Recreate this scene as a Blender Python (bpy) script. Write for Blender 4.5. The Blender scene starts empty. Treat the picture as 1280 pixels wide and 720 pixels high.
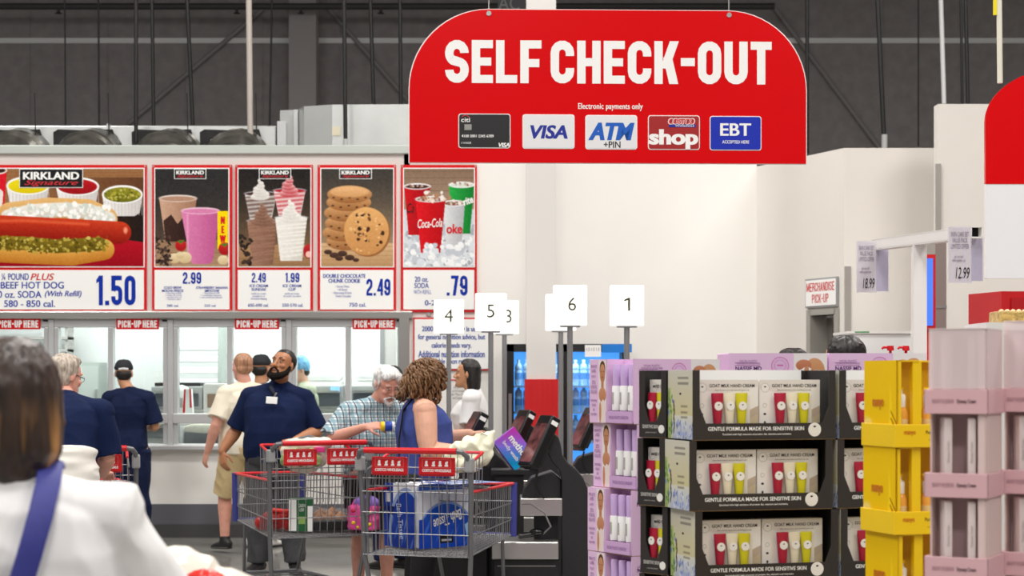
import bpy, bmesh, math, random
import numpy as np
from mathutils import Vector as V, Matrix as MX, Euler, noise

# ------------------------------------------------------------------ camera, world, lights, exposure
random.seed(7)
SC = bpy.context.scene
COL = SC.collection
F, CZ, HY = 2400.0, 1.55, 472.0          # focal length in pixels of a 1280 px wide frame, eye height, horizon row

cam_d = bpy.data.cameras.new('camera')
cam = bpy.data.objects.new('camera', cam_d); COL.objects.link(cam)
cam.location = (0, 0, CZ); cam.rotation_euler = (math.pi / 2, 0, 0)
cam_d.sensor_width = 36.0; cam_d.lens = F / 1280 * 36.0
cam_d.shift_y = (HY - 360) / 1280.0
cam_d.clip_end = 200
cam_d.dof.use_dof = True; cam_d.dof.focus_distance = 9.0
cam_d.dof.aperture_fstop = (cam_d.lens / 1000) / 0.0115
SC.camera = cam

world = bpy.data.worlds.new('world'); SC.world = world; world.use_nodes = True
bg = world.node_tree.nodes['Background']
bg.inputs[0].default_value = (1.0, 0.985, 0.96, 1); bg.inputs[1].default_value = 0.33

def area(name, loc, sx, sy, power, col=(1, 0.97, 0.93), rot=(0, 0, 0)):
    l = bpy.data.lights.new(name, 'AREA'); l.shape = 'RECTANGLE'; l.size = sx; l.size_y = sy
    l.energy = power; l.color = col
    o = bpy.data.objects.new(name, l); COL.objects.link(o); o.location = loc; o.rotation_euler = rot
    return o
CEIL = 9.0
for ly in (-3.0, 2.0, 7.0, 12.0, 17.0):                      # the warehouse's high-bay lamps; row behind the camera added to brighten front faces
    for lx in (-6.5, 0.0, 6.5):
        area('high_bay_light', (lx, ly, CEIL - 0.35), 1.6, 1.6, 368)
for lx in (-5.2, -3.2, -1.6):                           # kitchen ceiling panels
    area('kitchen_light', (lx, 20.6, 3.1), 1.3, 1.6, 92, (1, 1, 0.99))
SC.view_settings.view_transform = 'Standard'; SC.view_settings.look = 'None'
SC.view_settings.gamma = 1.0; SC.view_settings.exposure = -0.46
SC.view_settings.use_curve_mapping = False

# ------------------------------------------------------------------ helpers
def P(px, py, d): return V(((px - 640) / F * d, d, CZ - (py - HY) / F * d))
def X(px, d): return (px - 640) / F * d
def Z(py, d): return CZ - (py - HY) / F * d
def lin(c):
    c = c / 255.0
    return c / 12.92 if c <= 0.04045 else ((c + 0.055) / 1.055) ** 2.4
def rgb(c): return (lin(c[0]), lin(c[1]), lin(c[2]), 1.0)

MATS = {}
def mat(name, c, rough=0.6, metal=0.0, var=0.0, scale=8.0, spec=0.5, bump=0.0, coat=0.0, alpha=1.0, emit=0.0, trans=0.0):
    if name in MATS: return MATS[name]
    m = bpy.data.materials.new(name); m.use_nodes = True
    nt = m.node_tree; b = nt.nodes['Principled BSDF']
    col = rgb(c)
    b.inputs['Base Color'].default_value = col
    b.inputs['Roughness'].default_value = rough; b.inputs['Metallic'].default_value = metal
    b.inputs['Specular IOR Level'].default_value = spec
    b.inputs['Coat Weight'].default_value = coat
    b.inputs['Alpha'].default_value = alpha
    b.inputs['Transmission Weight'].default_value = trans
    if emit:
        b.inputs['Emission Color'].default_value = col; b.inputs['Emission Strength'].default_value = emit
    if var or bump:
        tc = nt.nodes.new('ShaderNodeTexCoord'); nz = nt.nodes.new('ShaderNodeTexNoise')
        nz.inputs['Scale'].default_value = scale; nz.inputs['Detail'].default_value = 5
        nt.links.new(tc.outputs['Object'], nz.inputs['Vector'])
        if var:
            r = nt.nodes.new('ShaderNodeValToRGB')
            r.color_ramp.elements[0].position = 0.3; r.color_ramp.elements[1].position = 0.7
            r.color_ramp.elements[0].color = tuple(max(0, v * (1 - var)) for v in col[:3]) + (1,)
            r.color_ramp.elements[1].color = tuple(min(1, v * (1 + var)) for v in col[:3]) + (1,)
            nt.links.new(nz.outputs['Fac'], r.inputs[0]); nt.links.new(r.outputs[0], b.inputs['Base Color'])
        if bump:
            bp = nt.nodes.new('ShaderNodeBump'); bp.inputs['Strength'].default_value = bump
            bp.inputs['Distance'].default_value = 0.01
            nt.links.new(nz.outputs['Fac'], bp.inputs['Height']); nt.links.new(bp.outputs[0], b.inputs['Normal'])
    MATS[name] = m
    return m
def glass_mat(name, tint=(255, 255, 255), fac=0.06, rough=0.02):
    if name in MATS: return MATS[name]
    m = bpy.data.materials.new(name); m.use_nodes = True; nt = m.node_tree; nt.nodes.clear()
    o = nt.nodes.new('ShaderNodeOutputMaterial'); mx = nt.nodes.new('ShaderNodeMixShader')
    t = nt.nodes.new('ShaderNodeBsdfTransparent'); g = nt.nodes.new('ShaderNodeBsdfGlossy')
    t.inputs[0].default_value = rgb(tint); g.inputs['Roughness'].default_value = rough
    mx.inputs[0].default_value = fac
    nt.links.new(t.outputs[0], mx.inputs[1]); nt.links.new(g.outputs[0], mx.inputs[2]); nt.links.new(mx.outputs[0], o.inputs[0])
    MATS[name] = m; return m
def film_mat(name, c, opacity, rough=0.3):
    if name in MATS: return MATS[name]
    m = bpy.data.materials.new(name); m.use_nodes = True; nt = m.node_tree
    b = nt.nodes['Principled BSDF']; b.inputs['Base Color'].default_value = rgb(c); b.inputs['Roughness'].default_value = rough
    o = [n for n in nt.nodes if n.type == 'OUTPUT_MATERIAL'][0]
    mx = nt.nodes.new('ShaderNodeMixShader'); t = nt.nodes.new('ShaderNodeBsdfTransparent'); mx.inputs[0].default_value = opacity
    nt.links.new(t.outputs[0], mx.inputs[1]); nt.links.new(b.outputs[0], mx.inputs[2]); nt.links.new(mx.outputs[0], o.inputs[0])
    MATS[name] = m; return m
def attr_mat(name, rough=0.45, coat=0.0, spec=0.1):
    if name in MATS: return MATS[name]
    m = bpy.data.materials.new(name); m.use_nodes = True; nt = m.node_tree
    b = nt.nodes['Principled BSDF']; b.inputs['Roughness'].default_value = rough; b.inputs['Coat Weight'].default_value = coat; b.inputs['Specular IOR Level'].default_value = spec
    a = nt.nodes.new('ShaderNodeAttribute'); a.attribute_name = 'Col'
    nt.links.new(a.outputs['Color'], b.inputs['Base Color'])
    MATS[name] = m; return m

class MB:
    """collects shapes and links them as ONE mesh object"""
    def __init__(s): s.v = []; s.f = []
    def add(s, vs, fs):
        n = len(s.v); s.v += [tuple(p) for p in vs]; s.f += [tuple(i + n for i in f) for f in fs]; return s
    def box(s, c, d, rot=None):
        hx, hy, hz = d[0] / 2, d[1] / 2, d[2] / 2
        vs = [V((x, y, z)) for x in (-hx, hx) for y in (-hy, hy) for z in (-hz, hz)]
        if rot is not None:
            R = rot if isinstance(rot, MX) else Euler(rot).to_matrix()
            vs = [R @ p for p in vs]
        c = V(c)
        return s.add([p + c for p in vs], [(0, 1, 3, 2), (4, 6, 7, 5), (0, 4, 5, 1), (2, 3, 7, 6), (0, 2, 6, 4), (1, 5, 7, 3)])
    def bx(s, x0, x1, y0, y1, z0, z1): return s.box(((x0 + x1) / 2, (y0 + y1) / 2, (z0 + z1) / 2), (x1 - x0, y1 - y0, z1 - z0))
    def tube(s, pts, r, seg=8, side=None, cap=True, dome=False):
        """sweep of ellipses; r is a number, a list of numbers or a list of (side, other) pairs"""
        pts = [V(p) for p in pts]; n = len(pts)
        rs = r if isinstance(r, (list, tuple)) else [r] * n
        rs = [q if isinstance(q, (list, tuple)) else (q, q) for q in rs]
        ts = []
        for i in range(n):
            t = pts[min(i + 1, n - 1)] - pts[max(i - 1, 0)]
            ts.append(t.normalized() if t.length > 1e-9 else V((0, 0, 1)))
        if dome:
            p0, p1, t0, t1, r0, r1 = pts[0], pts[-1], ts[0], ts[-1], rs[0], rs[-1]
            m0, m1 = min(r0), min(r1)
            ks = ((0.95, 0.31), (0.75, 0.66), (0.4, 0.917))
            pts = [p0 - t0 * m0 * a for a, b in ks] + pts + [p1 + t1 * m1 * a for a, b in reversed(ks)]
            rs = [(r0[0] * b, r0[1] * b) for a, b in ks] + rs + [(r1[0] * b, r1[1] * b) for a, b in reversed(ks)]
            ts = [t0] * 3 + ts + [t1] * 3; n += 6
        if side is None:
            a = ts[0].cross(V((0, 0, 1)))
            if a.length < 0.1: a = V((1, 0, 0))
        else: a = V(side)
        vs = []
        for i in range(n):
            t = ts[i]
            if side is not None: a = V(side)
            a = a - t * a.dot(t)
            if a.length < 1e-6: a = t.orthogonal()
            a.normalize(); b = t.cross(a)
            for k in range(seg):
                th = 2 * math.pi * k / seg
                vs.append(pts[i] + a * math.cos(th) * rs[i][0] + b * math.sin(th) * rs[i][1])
        fs = []
        for i in range(n - 1):
            for k in range(seg):
                k2 = (k + 1) % seg
                fs.append((i * seg + k, i * seg + k2, (i + 1) * seg + k2, (i + 1) * seg + k))
        if cap or dome:
            fs.append(tuple(range(seg))[::-1]); fs.append(tuple((n - 1) * seg + k for k in range(seg)))
        return s.add(vs, fs)
    def cyl(s, p0, p1, r, seg=16): return s.tube([p0, p1], r, seg)
    def lathe(s, prof, c=(0, 0, 0), seg=20):
        """prof: list of (radius, z)"""
        vs = []; c = V(c)
        for r, z in prof:
            for k in range(seg):
                t = 2 * math.pi * k / seg
                vs.append(c + V((r * math.cos(t), r * math.sin(t), z)))
        fs = []
        for i in range(len(prof) - 1):
            for k in range(seg):
                k2 = (k + 1) % seg
                fs.append((i * seg + k, i * seg + k2, (i + 1) * seg + k2, (i + 1) * seg + k))
        fs.append(tuple(range(seg))[::-1]); fs.append(tuple((len(prof) - 1) * seg + k for k in range(seg)))
        return s.add(vs, fs)
    def ell(s, c, r, rot=None, seg=16, rings=10):
        c = V(c); R = None
        if rot is not None: R = rot if isinstance(rot, MX) else Euler(rot).to_matrix()
        vs = []
        for i in range(rings + 1):
            ph = math.pi * (i / rings); ph = min(max(ph, 0.02), math.pi - 0.02)
            for k in range(seg):
                t = 2 * math.pi * k / seg
                p = V((r[0] * math.sin(ph) * math.cos(t), r[1] * math.sin(ph) * math.sin(t), -r[2] * math.cos(ph)))
                if R is not None: p = R @ p
                vs.append(c + p)
        fs = []
        for i in range(rings):
            for k in range(seg):
                k2 = (k + 1) % seg
                fs.append((i * seg + k, i * seg + k2, (i + 1) * seg + k2, (i + 1) * seg + k))
        fs.append(tuple(range(seg))[::-1]); fs.append(tuple(rings * seg + k for k in range(seg)))
        return s.add(vs, fs)
    def prism(s, poly, a0, a1, axis='y'):
        """poly in (x,z) extruded along y, or (x,y) along z, or (y,z) along x"""
        n = len(poly)
        def m(p, a):
            return V((p[0], a, p[1])) if axis == 'y' else (V((p[0], p[1], a)) if axis == 'z' else V((a, p[0], p[1])))
        vs = [m(p, a0) for p in poly] + [m(p, a1) for p in poly]
        fs = [tuple(range(n)), tuple(range(n, 2 * n))[::-1]] + [(i, i + n, (i + 1) % n + n, (i + 1) % n) for i in range(n)]
        return s.add(vs, fs)
    def quad(s, a, b, c, d): return s.add([a, b, c, d], [(0, 1, 2, 3)])
    def xf(s, m):
        s.v = [tuple(m @ V(p)) for p in s.v]; return s
    def mesh(s, name):
        me = bpy.data.meshes.new(name); me.from_pydata(s.v, [], s.f)
        bm = bmesh.new(); bm.from_mesh(me); bmesh.ops.recalc_face_normals(bm, faces=bm.faces); bm.to_mesh(me); bm.free()
        return me
    def build(s, name, m, parent=None, smooth=False, bevel=0.0, loc=None, rotz=0.0):
        return link(name, s.mesh(name), m, parent, smooth, bevel, loc, rotz)

def link(name, me, m, parent=None, smooth=False, bevel=0.0, loc=None, rotz=0.0):
    if m is not None and not me.materials: me.materials.append(m)
    o = bpy.data.objects.new(name, me); COL.objects.link(o)
    if parent is not None: o.parent = parent
    if loc is not None: o.location = loc
    if rotz: o.rotation_euler = (0, 0, rotz)
    if smooth:
        me.shade_smooth()
        if smooth != 'all': me.set_sharp_from_angle(angle=math.radians(40))
    if bevel:
        b = o.modifiers.new('bevel', 'BEVEL'); b.width = bevel; b.segments = 2; b.limit_method = 'ANGLE'
    return o
def thing(name, label, cat, loc=(0, 0, 0), rotz=0.0, group=None):
    o = bpy.data.objects.new(name, None); COL.objects.link(o); o.empty_display_size = 0.1
    o.location = loc; o.rotation_euler = (0, 0, rotz)
    return tag(o, label, cat, group)
def tag(o, label, cat, group=None):
    o['label'] = label; o['category'] = cat
    if group: o['group'] = group
    return o
def struct(o, label=None):
    o['kind'] = 'structure'
    if label: o['label'] = label
    return o
def dup(root, loc=None, rotz=None, label=None, group=None):
    r = root.copy(); COL.objects.link(r)
    if loc is not None: r.location = loc
    if rotz is not None: r.rotation_euler = (0, 0, rotz)
    if label: r['label'] = label
    if group: r['group'] = group
    for ch in list(root.children):
        c = ch.copy(); COL.objects.link(c); c.parent = r
        for g in list(ch.children):
            d = g.copy(); COL.objects.link(d); d.parent = c
    return r

# ---- lettering: a font curve turned into a mesh, fitted into a box of the XZ plane facing -Y
def text_mesh(s, w, h, bold=0.0, smear=0.0, shear=0.0, align='C', space=1.0, line=0.9, rot=0.0, thick=0.0006, keep=False):
    """w x h box centred on the origin; smear thickens the stems sideways (fraction of the height)"""
    cu = bpy.data.curves.new('lettering', 'FONT'); cu.body = s; cu.size = 1; cu.offset = bold; cu.shear = shear
    cu.align_x = {'C': 'CENTER', 'L': 'LEFT', 'R': 'RIGHT'}[align]; cu.space_character = space; cu.space_line = line
    cu.resolution_u = 4
    ob = bpy.data.objects.new('tmp', cu); COL.objects.link(ob)
    dg = bpy.context.evaluated_depsgraph_get()
    me = bpy.data.meshes.new_from_object(ob.evaluated_get(dg))
    bpy.data.objects.remove(ob); bpy.data.curves.remove(cu)
    n = len(me.vertices); a = np.empty(n * 3, np.float32); me.vertices.foreach_get('co', a); a = a.reshape(-1, 3)
    fs = [tuple(p.vertices) for p in me.polygons]
    bpy.data.meshes.remove(me)
    lo, hi = a[:, :2].min(0), a[:, :2].max(0)
    sx, sy = w / (hi[0] - lo[0]), h / (hi[1] - lo[1])
    if smear: sx = (w - smear * h) / (hi[0] - lo[0])
    if keep: sx = sy = min(sx, sy)
    a = (a[:, :2] - (lo + hi) / 2) * (sx, sy)
    smear *= 0.5
    mb = MB()
    ks = [0.0] if not smear else [k * smear * h for k in (-1, -0.5, 0, 0.5, 1)]
    c, sn = math.cos(rot), math.sin(rot)
    for i, k in enumerate(ks):
        mb.add([((x + k) * c - y * sn, -thick - i * 1e-5, (x + k) * sn + y * c) for x, y in a], fs)
    return mb
def text(name, s, m, parent, loc, w, h, turn=None, **kw):
    """lettering part of a thing; loc is the centre in the thing's own space"""
    mb = text_mesh(s, w, h, **kw)
    T = MX.Translation(V(loc))
    if turn is not None: T = T @ (turn.to_4x4() if isinstance(turn, MX) else Euler(turn).to_matrix().to_4x4())
    mb.xf(T)
    me = bpy.data.meshes.new(name); me.from_pydata(mb.v, [], mb.f)
    return link(name, me, m, parent)

# ---- condensed sign lettering drawn stroke by stroke (capitals and figures)
def gothic_mesh(s, w, h, t=0.2, cw=0.5, gap=0.1, thick=0.0006, shear=0.0):
    mb = MB(); x = 0.0; quads = []; polys = []
    def ribbon(pts, closed=False):
        n = len(pts); L, R = [], []
        for i in range(n):
            a = pts[(i - 1) % n] if (closed or i > 0) else pts[i]; b = pts[(i + 1) % n] if (closed or i < n - 1) else pts[i]
            dx, dy = b[0] - a[0], b[1] - a[1]; l = math.hypot(dx, dy) or 1; nx, ny = -dy / l, dx / l
            k = 1.0
            if (closed or 0 < i < n - 1):
                d1 = (pts[i][0] - a[0], pts[i][1] - a[1]); l1 = math.hypot(*d1) or 1
                c = abs((-d1[1] / l1) * nx + (d1[0] / l1) * ny); k = 1 / max(c, 0.6)
            L.append((pts[i][0] + nx * t / 2 * k, pts[i][1] + ny * t / 2 * k)); R.append((pts[i][0] - nx * t / 2 * k, pts[i][1] - ny * t / 2 * k))
        for i in range(n if closed else n - 1):
            j = (i + 1) % n; polys.append([L[i], L[j], R[j], R[i]])
    def arc(cx, cy, r, a0, a1, n=7): return [(cx + r * math.cos(math.radians(a0 + (a1 - a0) * i / n)), cy + r * math.sin(math.radians(a0 + (a1 - a0) * i / n))) for i in range(n + 1)]
    def rect(x0, y0, x1, y1): polys.append([(x0, y0), (x1, y0), (x1, y1), (x0, y1)])
    def diag(xa, ya, xb, yb, tw=None):
        tw = tw or t * 1.08; polys.append([(xa, ya), (xa + tw, ya), (xb + tw, yb), (xb, yb)])
    for ch in s:
        W = cw
        if ch in 'MW': W = cw * 1.35
        if ch in 'I1': W = t if ch == 'I' else t * 1.6
        if ch in '.,': W = t
        if ch in '-': W = cw * 0.6
        if ch == ' ': x += cw * 0.26; continue
        if ch in 'EFLT': W = cw * 0.9
        n0 = len(polys)
        X0, X1, Y0, Y1 = t / 2, W - t / 2, t / 2, 1 - t / 2; r = (X1 - X0) / 2; m = (X0 + X1) / 2; q = t * 0.92
        top = arc(m, Y1 - r, r, 0, 180); bot = arc(m, Y0 + r, r, 180, 360)
        if ch in 'O0Q': ribbon(top + bot, True)
        if ch == 'Q': diag(W * .5, .2, W * .82, -.06)
        if ch in 'CG': ribbon([(X1, .64)] + top + bot + [(X1, .36 if ch == 'C' else .5)])
        if ch == 'G': rect(W * .5, .42, W, .42 + q)
        if ch == 'S':
            ribbon([(X1, .70)] + top + arc(X0 + r, .68, r, 180, 232, 5) + arc(X1 - r, .32, r, 52, 0, 5) + list(reversed(bot)) + [(X0, .30)])
        if ch in 'EFLHKBDPRN': rect(0, 0, t, 1)
        if ch == 'E': rect(0, 0, W, q); rect(0, 1 - q, W, 1); rect(0, .5 - q / 2, W * .92, .5 + q / 2)
        if ch == 'F': rect(0, 1 - q, W, 1); rect(0, .47 - q / 2, W * .9, .47 + q / 2)
        if ch == 'L': rect(0, 0, W, q)
        if ch == 'H': rect(W - t, 0, W, 1); rect(0, .5 - q / 2, W, .5 + q / 2)
        if ch == 'T': rect(W / 2 - t / 2, 0, W / 2 + t / 2, 1); rect(0, 1 - q, W, 1)
        if ch == 'U': ribbon([(X0, 1)] + bot + [(X1, 1)])
        if ch == 'J': ribbon([(X0, .28)] + bot + [(X1, 1)])
        if ch == 'I': rect(0, 0, t, 1)
        if ch == 'K': diag(t * .7, .36, W - t * .95, 1); diag(W - t * 1.02, 0, t * 1.05, .62)
        if ch == 'N': rect(W - t, 0, W, 1); diag(W - t * 1.1, 0, 0, 1)
        if ch == 'M': rect(0, 0, t, 1); rect(W - t, 0, W, 1); diag(W / 2 - t * .5, .1, t * .1, 1, t); diag(W / 2 - t * .5, .1, W - t * 1.1, 1, t)
        if ch == 'W': diag(W * .22, 0, 0, 1, t); diag(W * .22, 0, W / 2 - t / 2, .9, t); diag(W * .78 - t, 0, W / 2 - t / 2, .9, t); diag(W * .78 - t, 0, W - t, 1, t)
        if ch == 'A': diag(0, 0, W / 2 - t / 2, 1, t); diag(W - t, 0, W / 2 - t / 2, 1, t); rect(W * .2, .22, W * .8, .22 + q)
        if ch == 'V': diag(W / 2 - t / 2, 0, 0, 1, t); diag(W / 2 - t / 2, 0, W - t, 1, t)
        if ch == 'Y': rect(W / 2 - t / 2, 0, W / 2 + t / 2, .45); diag(W / 2 - t / 2, .4, 0, 1, t); diag(W / 2 - t / 2, .4, W - t, 1, t)
        if ch == 'X': diag(0, 0, W - t, 1); diag(W - t, 0, 0, 1)
        if ch == 'Z': rect(0, 0, W, q); rect(0, 1 - q, W, 1); diag(0, q * .8, W - t * 1.1, 1 - q * .8)
        if ch in 'PRB':
            rr = (Y1 - .5) / 2 if ch != 'B' else (Y1 - .52) / 2
            yb = Y1 - 2 * rr; ribbon([(t / 2, Y1), (X1 - rr, Y1)] + arc(X1 - rr, Y1 - rr, rr, 90, -90) + [(t / 2, yb)])
        if ch == 'R': ribbon([(m - .02, .5), (X1 - .06, .46), (X1, .36), (X1, 0)])
        if ch == 'B': rr = (.52 - Y0) / 2; ribbon([(t / 2, .52), (X1 - rr, .52)] + arc(X1 - rr, Y0 + rr, rr, 90, -90) + [(t / 2, Y0)])
        if ch == 'D': rr = r * 1.2; ribbon([(t / 2, Y1), (X1 - rr, Y1)] + arc(X1 - rr, Y1 - rr, rr, 90, 0) + arc(X1 - rr, Y0 + rr, rr, 0, -90) + [(t / 2, Y0)])
        if ch == '-': rect(0, .42, W, .42 + q)
        if ch == '.': rect(0, 0, t, t * .9)
        if ch == '1': rect(W - t, 0, W, 1); polys.append([(0, .74), (W - t, .80), (W - t, .98), (W - t * .9, 1), (0, .86)])
        if ch == '2': ribbon([(X0, .68)] + list(reversed(top)) + [(X1, .66), (X1 - .02, .54), (X0 + .03, .28), (X0, .12)]); rect(0, 0, W, q)
        if ch == '3': ribbon([(X0, .72)] + list(reversed(top)) + arc(X1 - r * .7, .62, r * .7, 0, -70, 4) + arc(X1 - r * .8, .40, r * .8, 70, 0, 4) + list(reversed(bot)) + [(X0, .28)])
        if ch == '4': rect(W * .58, 0, W * .58 + t, 1); rect(0, .24, W, .24 + q); diag(0, .26, W * .56, 1, t * .9)
        if ch == '5': rect(0, 1 - q, W * .95, 1); rect(0, .48, t, 1); ribbon([(X0, .50), (X0 + .06, .58)] + arc(m, .58 - r + .0, r, 80, 0, 6) + list(reversed(bot)) + [(X0, .30)])
        if ch in '69':
            mid = arc(m, .58 - r, r, 180, 0); body = [(X1, .70)] + top + bot + [(X1, .58 - r)] + list(reversed(mid))
            if ch == '9': body = [(W - a, 1 - b) for a, b in body]
            ribbon(body)
        if ch == '7': rect(0, 1 - q, W, 1); diag(W * .22, 0, W - t * 1.1, 1)
        if ch == '8': ribbon(arc(m, Y1 - r * .92, r * .92, 0, 360, 16)[:-1], True); ribbon(arc(m, Y0 + r, r, 0, 360, 16)[:-1], True); rect(0.0, .40, t * .9, .46)
        for i in range(n0, len(polys)): polys[i] = [(a + x, b) for a, b in polys[i]]
        x += W + gap
    xs = [a for p in polys for a, b in p]; lo, hi = min(xs), max(xs)
    for i, p in enumerate(polys):
        mb.add([((a - (lo + hi) / 2) / (hi - lo) * w + (b - .5) * h * shear, -thick - (i % 7) * 4e-6, (b - .5) * h) for a, b in p], [tuple(range(len(p)))])
    return mb
def gothic(name, s, m, parent, loc, w, h, turn=None, **kw):
    mb = gothic_mesh(s, w, h, **kw); T = MX.Translation(V(loc))
    if turn is not None: T = T @ Euler(turn).to_matrix().to_4x4()
    mb.xf(T); me = bpy.data.meshes.new(name); me.from_pydata(mb.v, [], mb.f)
    return link(name, me, m, parent)

# ---- printed pictures: colours painted on a fine grid (the print of a flat poster)
class Canvas:
    def __init__(s, x0, y0, x1, y1, res, base):
        s.x0, s.y0, s.x1, s.y1 = x0, y0, x1, y1
        s.w = int(round((x1 - x0) * res)) + 1; s.h = int(round((y1 - y0) * res)) + 1
        s.gx, s.gy = np.meshgrid(np.linspace(x0, x1, s.w), np.linspace(y0, y1, s.h))
        s.px = (x1 - x0) / (s.w - 1)
        s.a = np.empty((s.h, s.w, 3)); s.a[:] = base
        s.rng = np.random.RandomState(3)
    def put(s, mask, col):
        m = np.clip(mask, 0, 1)[..., None]
        c = np.asarray(col, float)
        s.a = s.a * (1 - m) + c * m
    def grad(s, c0, c1, horiz=False, pw=1.0):
        t = ((s.gx - s.x0) / (s.x1 - s.x0) if horiz else (s.gy - s.y0) / (s.y1 - s.y0)) ** pw
        s.a = np.asarray(c0, float) * (1 - t[..., None]) + np.asarray(c1, float) * t[..., None]
    def ell_d(s, cx, cy, rx, ry, ang=0):
        c, n = math.cos(math.radians(ang)), math.sin(math.radians(ang))
        dx, dy = s.gx - cx, s.gy - cy
        u, v = (dx * c + dy * n) / rx, (-dx * n + dy * c) / ry
        return u, v, (1 - np.sqrt(u * u + v * v)) * min(rx, ry)
    def ell(s, cx, cy, rx, ry, col, ang=0, soft=0.6, dark=None, op=1.0):
        u, v, d = s.ell_d(cx, cy, rx, ry, ang)
        m = np.clip(d / soft + 0.5, 0, 1) * op
        if dark is not None:
            t = np.clip(0.5 + 0.5 * v, 0, 1)[..., None]
            s.put(m, np.asarray(col, float) * (1 - t) + np.asarray(dark, float) * t)
        else: s.put(m, col)
    def poly(s, pts, col, col2=None, horiz=True, op=1.0):
        ins = np.zeros_like(s.gx, bool); n = len(pts)
        for i in range(n):
            (x1, y1), (x2, y2) = pts[i], pts[(i + 1) % n]
            if y1 == y2: continue
            c = ((y1 > s.gy) != (y2 > s.gy)) & (s.gx < (x2 - x1) * (s.gy - y1) / (y2 - y1) + x1)
            ins ^= c
        m = ins.astype(float) * op
        if col2 is not None:
            xs = [p[0] for p in pts]; ys = [p[1] for p in pts]
            t = (s.gx - min(xs)) / (max(xs) - min(xs)) if horiz else (s.gy - min(ys)) / (max(ys) - min(ys))
            t = np.clip(t, 0, 1)[..., None]
            s.put(m, np.asarray(col, float) * (1 - t) + np.asarray(col2, float) * t)
        else: s.put(m, col)
    def rect(s, x0, y0, x1, y1, col, col2=None, horiz=True, op=1.0): s.poly([(x0, y0), (x1, y0), (x1, y1), (x0, y1)], col, col2, horiz, op)
    def specks(s, n, box, rad, cols, inside=None):
        for _ in range(n):
            x = s.rng.uniform(box[0], box[2]); y = s.rng.uniform(box[1], box[3])
            if inside is not None and not inside(x, y): continue
            r = s.rng.uniform(*rad); c = cols[s.rng.randint(len(cols))]
            s.ell(x, y, r, r * s.rng.uniform(0.5, 1), c, ang=s.rng.uniform(0, 180), soft=0.5)
    def noise(s, amp, k=4):
        g = s.rng.randn(s.h // k + 2, s.w // k + 2)
        g = np.repeat(np.repeat(g, k, 0), k, 1)[:s.h, :s.w]
        s.a = np.clip(s.a + g[..., None] * amp, 0, 255)
    def build(s, name, parent, fx, m, y=0.0):
        """fx maps canvas (x,y) arrays to local x,z arrays"""
        lx, lz = fx(s.gx, s.gy)
        co = np.stack([lx, np.full_like(lx, y), lz], -1).reshape(-1, 3)
        w, h = s.w, s.h
        i = np.arange((h - 1) * (w - 1)); r, c = i // (w - 1), i % (w - 1); k = r * w + c
        q = np.stack([k, k + w, k + w + 1, k + 1], -1)
        me = bpy.data.meshes.new(name); me.from_pydata(co.tolist(), [], q.tolist())
        a = s.a / 255.0
        l = np.where(a <= 0.04045, a / 12.92, ((a + 0.055) / 1.055) ** 2.4).reshape(-1, 3)
        at = me.color_attributes.new('Col', 'FLOAT_COLOR', 'POINT')
        at.data.foreach_set('color', np.concatenate([l, np.ones((len(l), 1))], 1).astype(np.float32).ravel())
        return link(name, me, m, parent)
# ------------------------------------------------------------------ materials of the place
m_wall = mat('wall_paint', (229, 224, 217), 0.7, var=0.02, scale=1.5)
m_dark = mat('dark_insulated_wall', (152, 146, 146), 0.85, var=0.12, scale=6, bump=0.25)
m_grey = mat('steel_grey_paint', (128, 126, 126), 0.5)
m_lgrey = mat('light_grey_paint', (176, 172, 168), 0.5)
m_black = mat('black_plastic', (22, 22, 24), 0.4)
m_white = mat('white_paint', (236, 234, 230), 0.45)
m_alu = mat('satin_aluminium', (196, 197, 198), 0.38, 0.35)
m_steel = mat('brushed_steel', (190, 188, 184), 0.28, 0.85)
m_galv = mat('galvanised_duct', (206, 208, 206), 0.34, 0.6, var=0.08, scale=2.5)
m_red = mat('red_paint', (205, 12, 22), 0.45)
m_signred = mat('glossy_sign_red', (216, 0, 8), 0.2, spec=0.28)
m_floor = mat('polished_concrete', (138, 136, 130), 0.12, var=0.14, scale=1.6, spec=0.55)
m_base = mat('grey_wall_band', (98, 98, 104), 0.5)
m_base2 = mat('dark_base_band', (74, 73, 74), 0.4)
m_glass = glass_mat('window_glass', (244, 249, 248), 0.05)
m_cable = mat('black_conduit', (14, 14, 15), 0.5)
m_blue = mat('print_blue', (8, 48, 160), 0.5, spec=0.15)
m_printwhite = mat('print_white', (246, 246, 244), 0.4, spec=0.3)
m_printred = mat('print_red', (208, 16, 26), 0.4, spec=0.2)

WY = 18.6                                   # the food counter's front wall
def fx(px): return X(px, WY)
def fz(py): return Z(py, WY)

# ------------------------------------------------------------------ the room
o = struct(MB().bx(-15, 15, -6, 31, -0.2, 0).build('floor', m_floor))
o = struct(MB().bx(-15, 15, -6, 31, CEIL, CEIL + 0.2).build('ceiling', mat('ceiling_deck', (150, 148, 145), 0.8)))
BY = 30.0
mb = MB().bx(-15, 15, BY, BY + 0.3, 0, CEIL)
for px in range(-60, 1400, 97): mb.bx(X(px, BY), X(px, BY) + 0.012, BY - 0.012, BY, 2, CEIL)   # seams
struct(mb.build('wall_back', m_dark))
H_TOP = fz(183)
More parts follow.
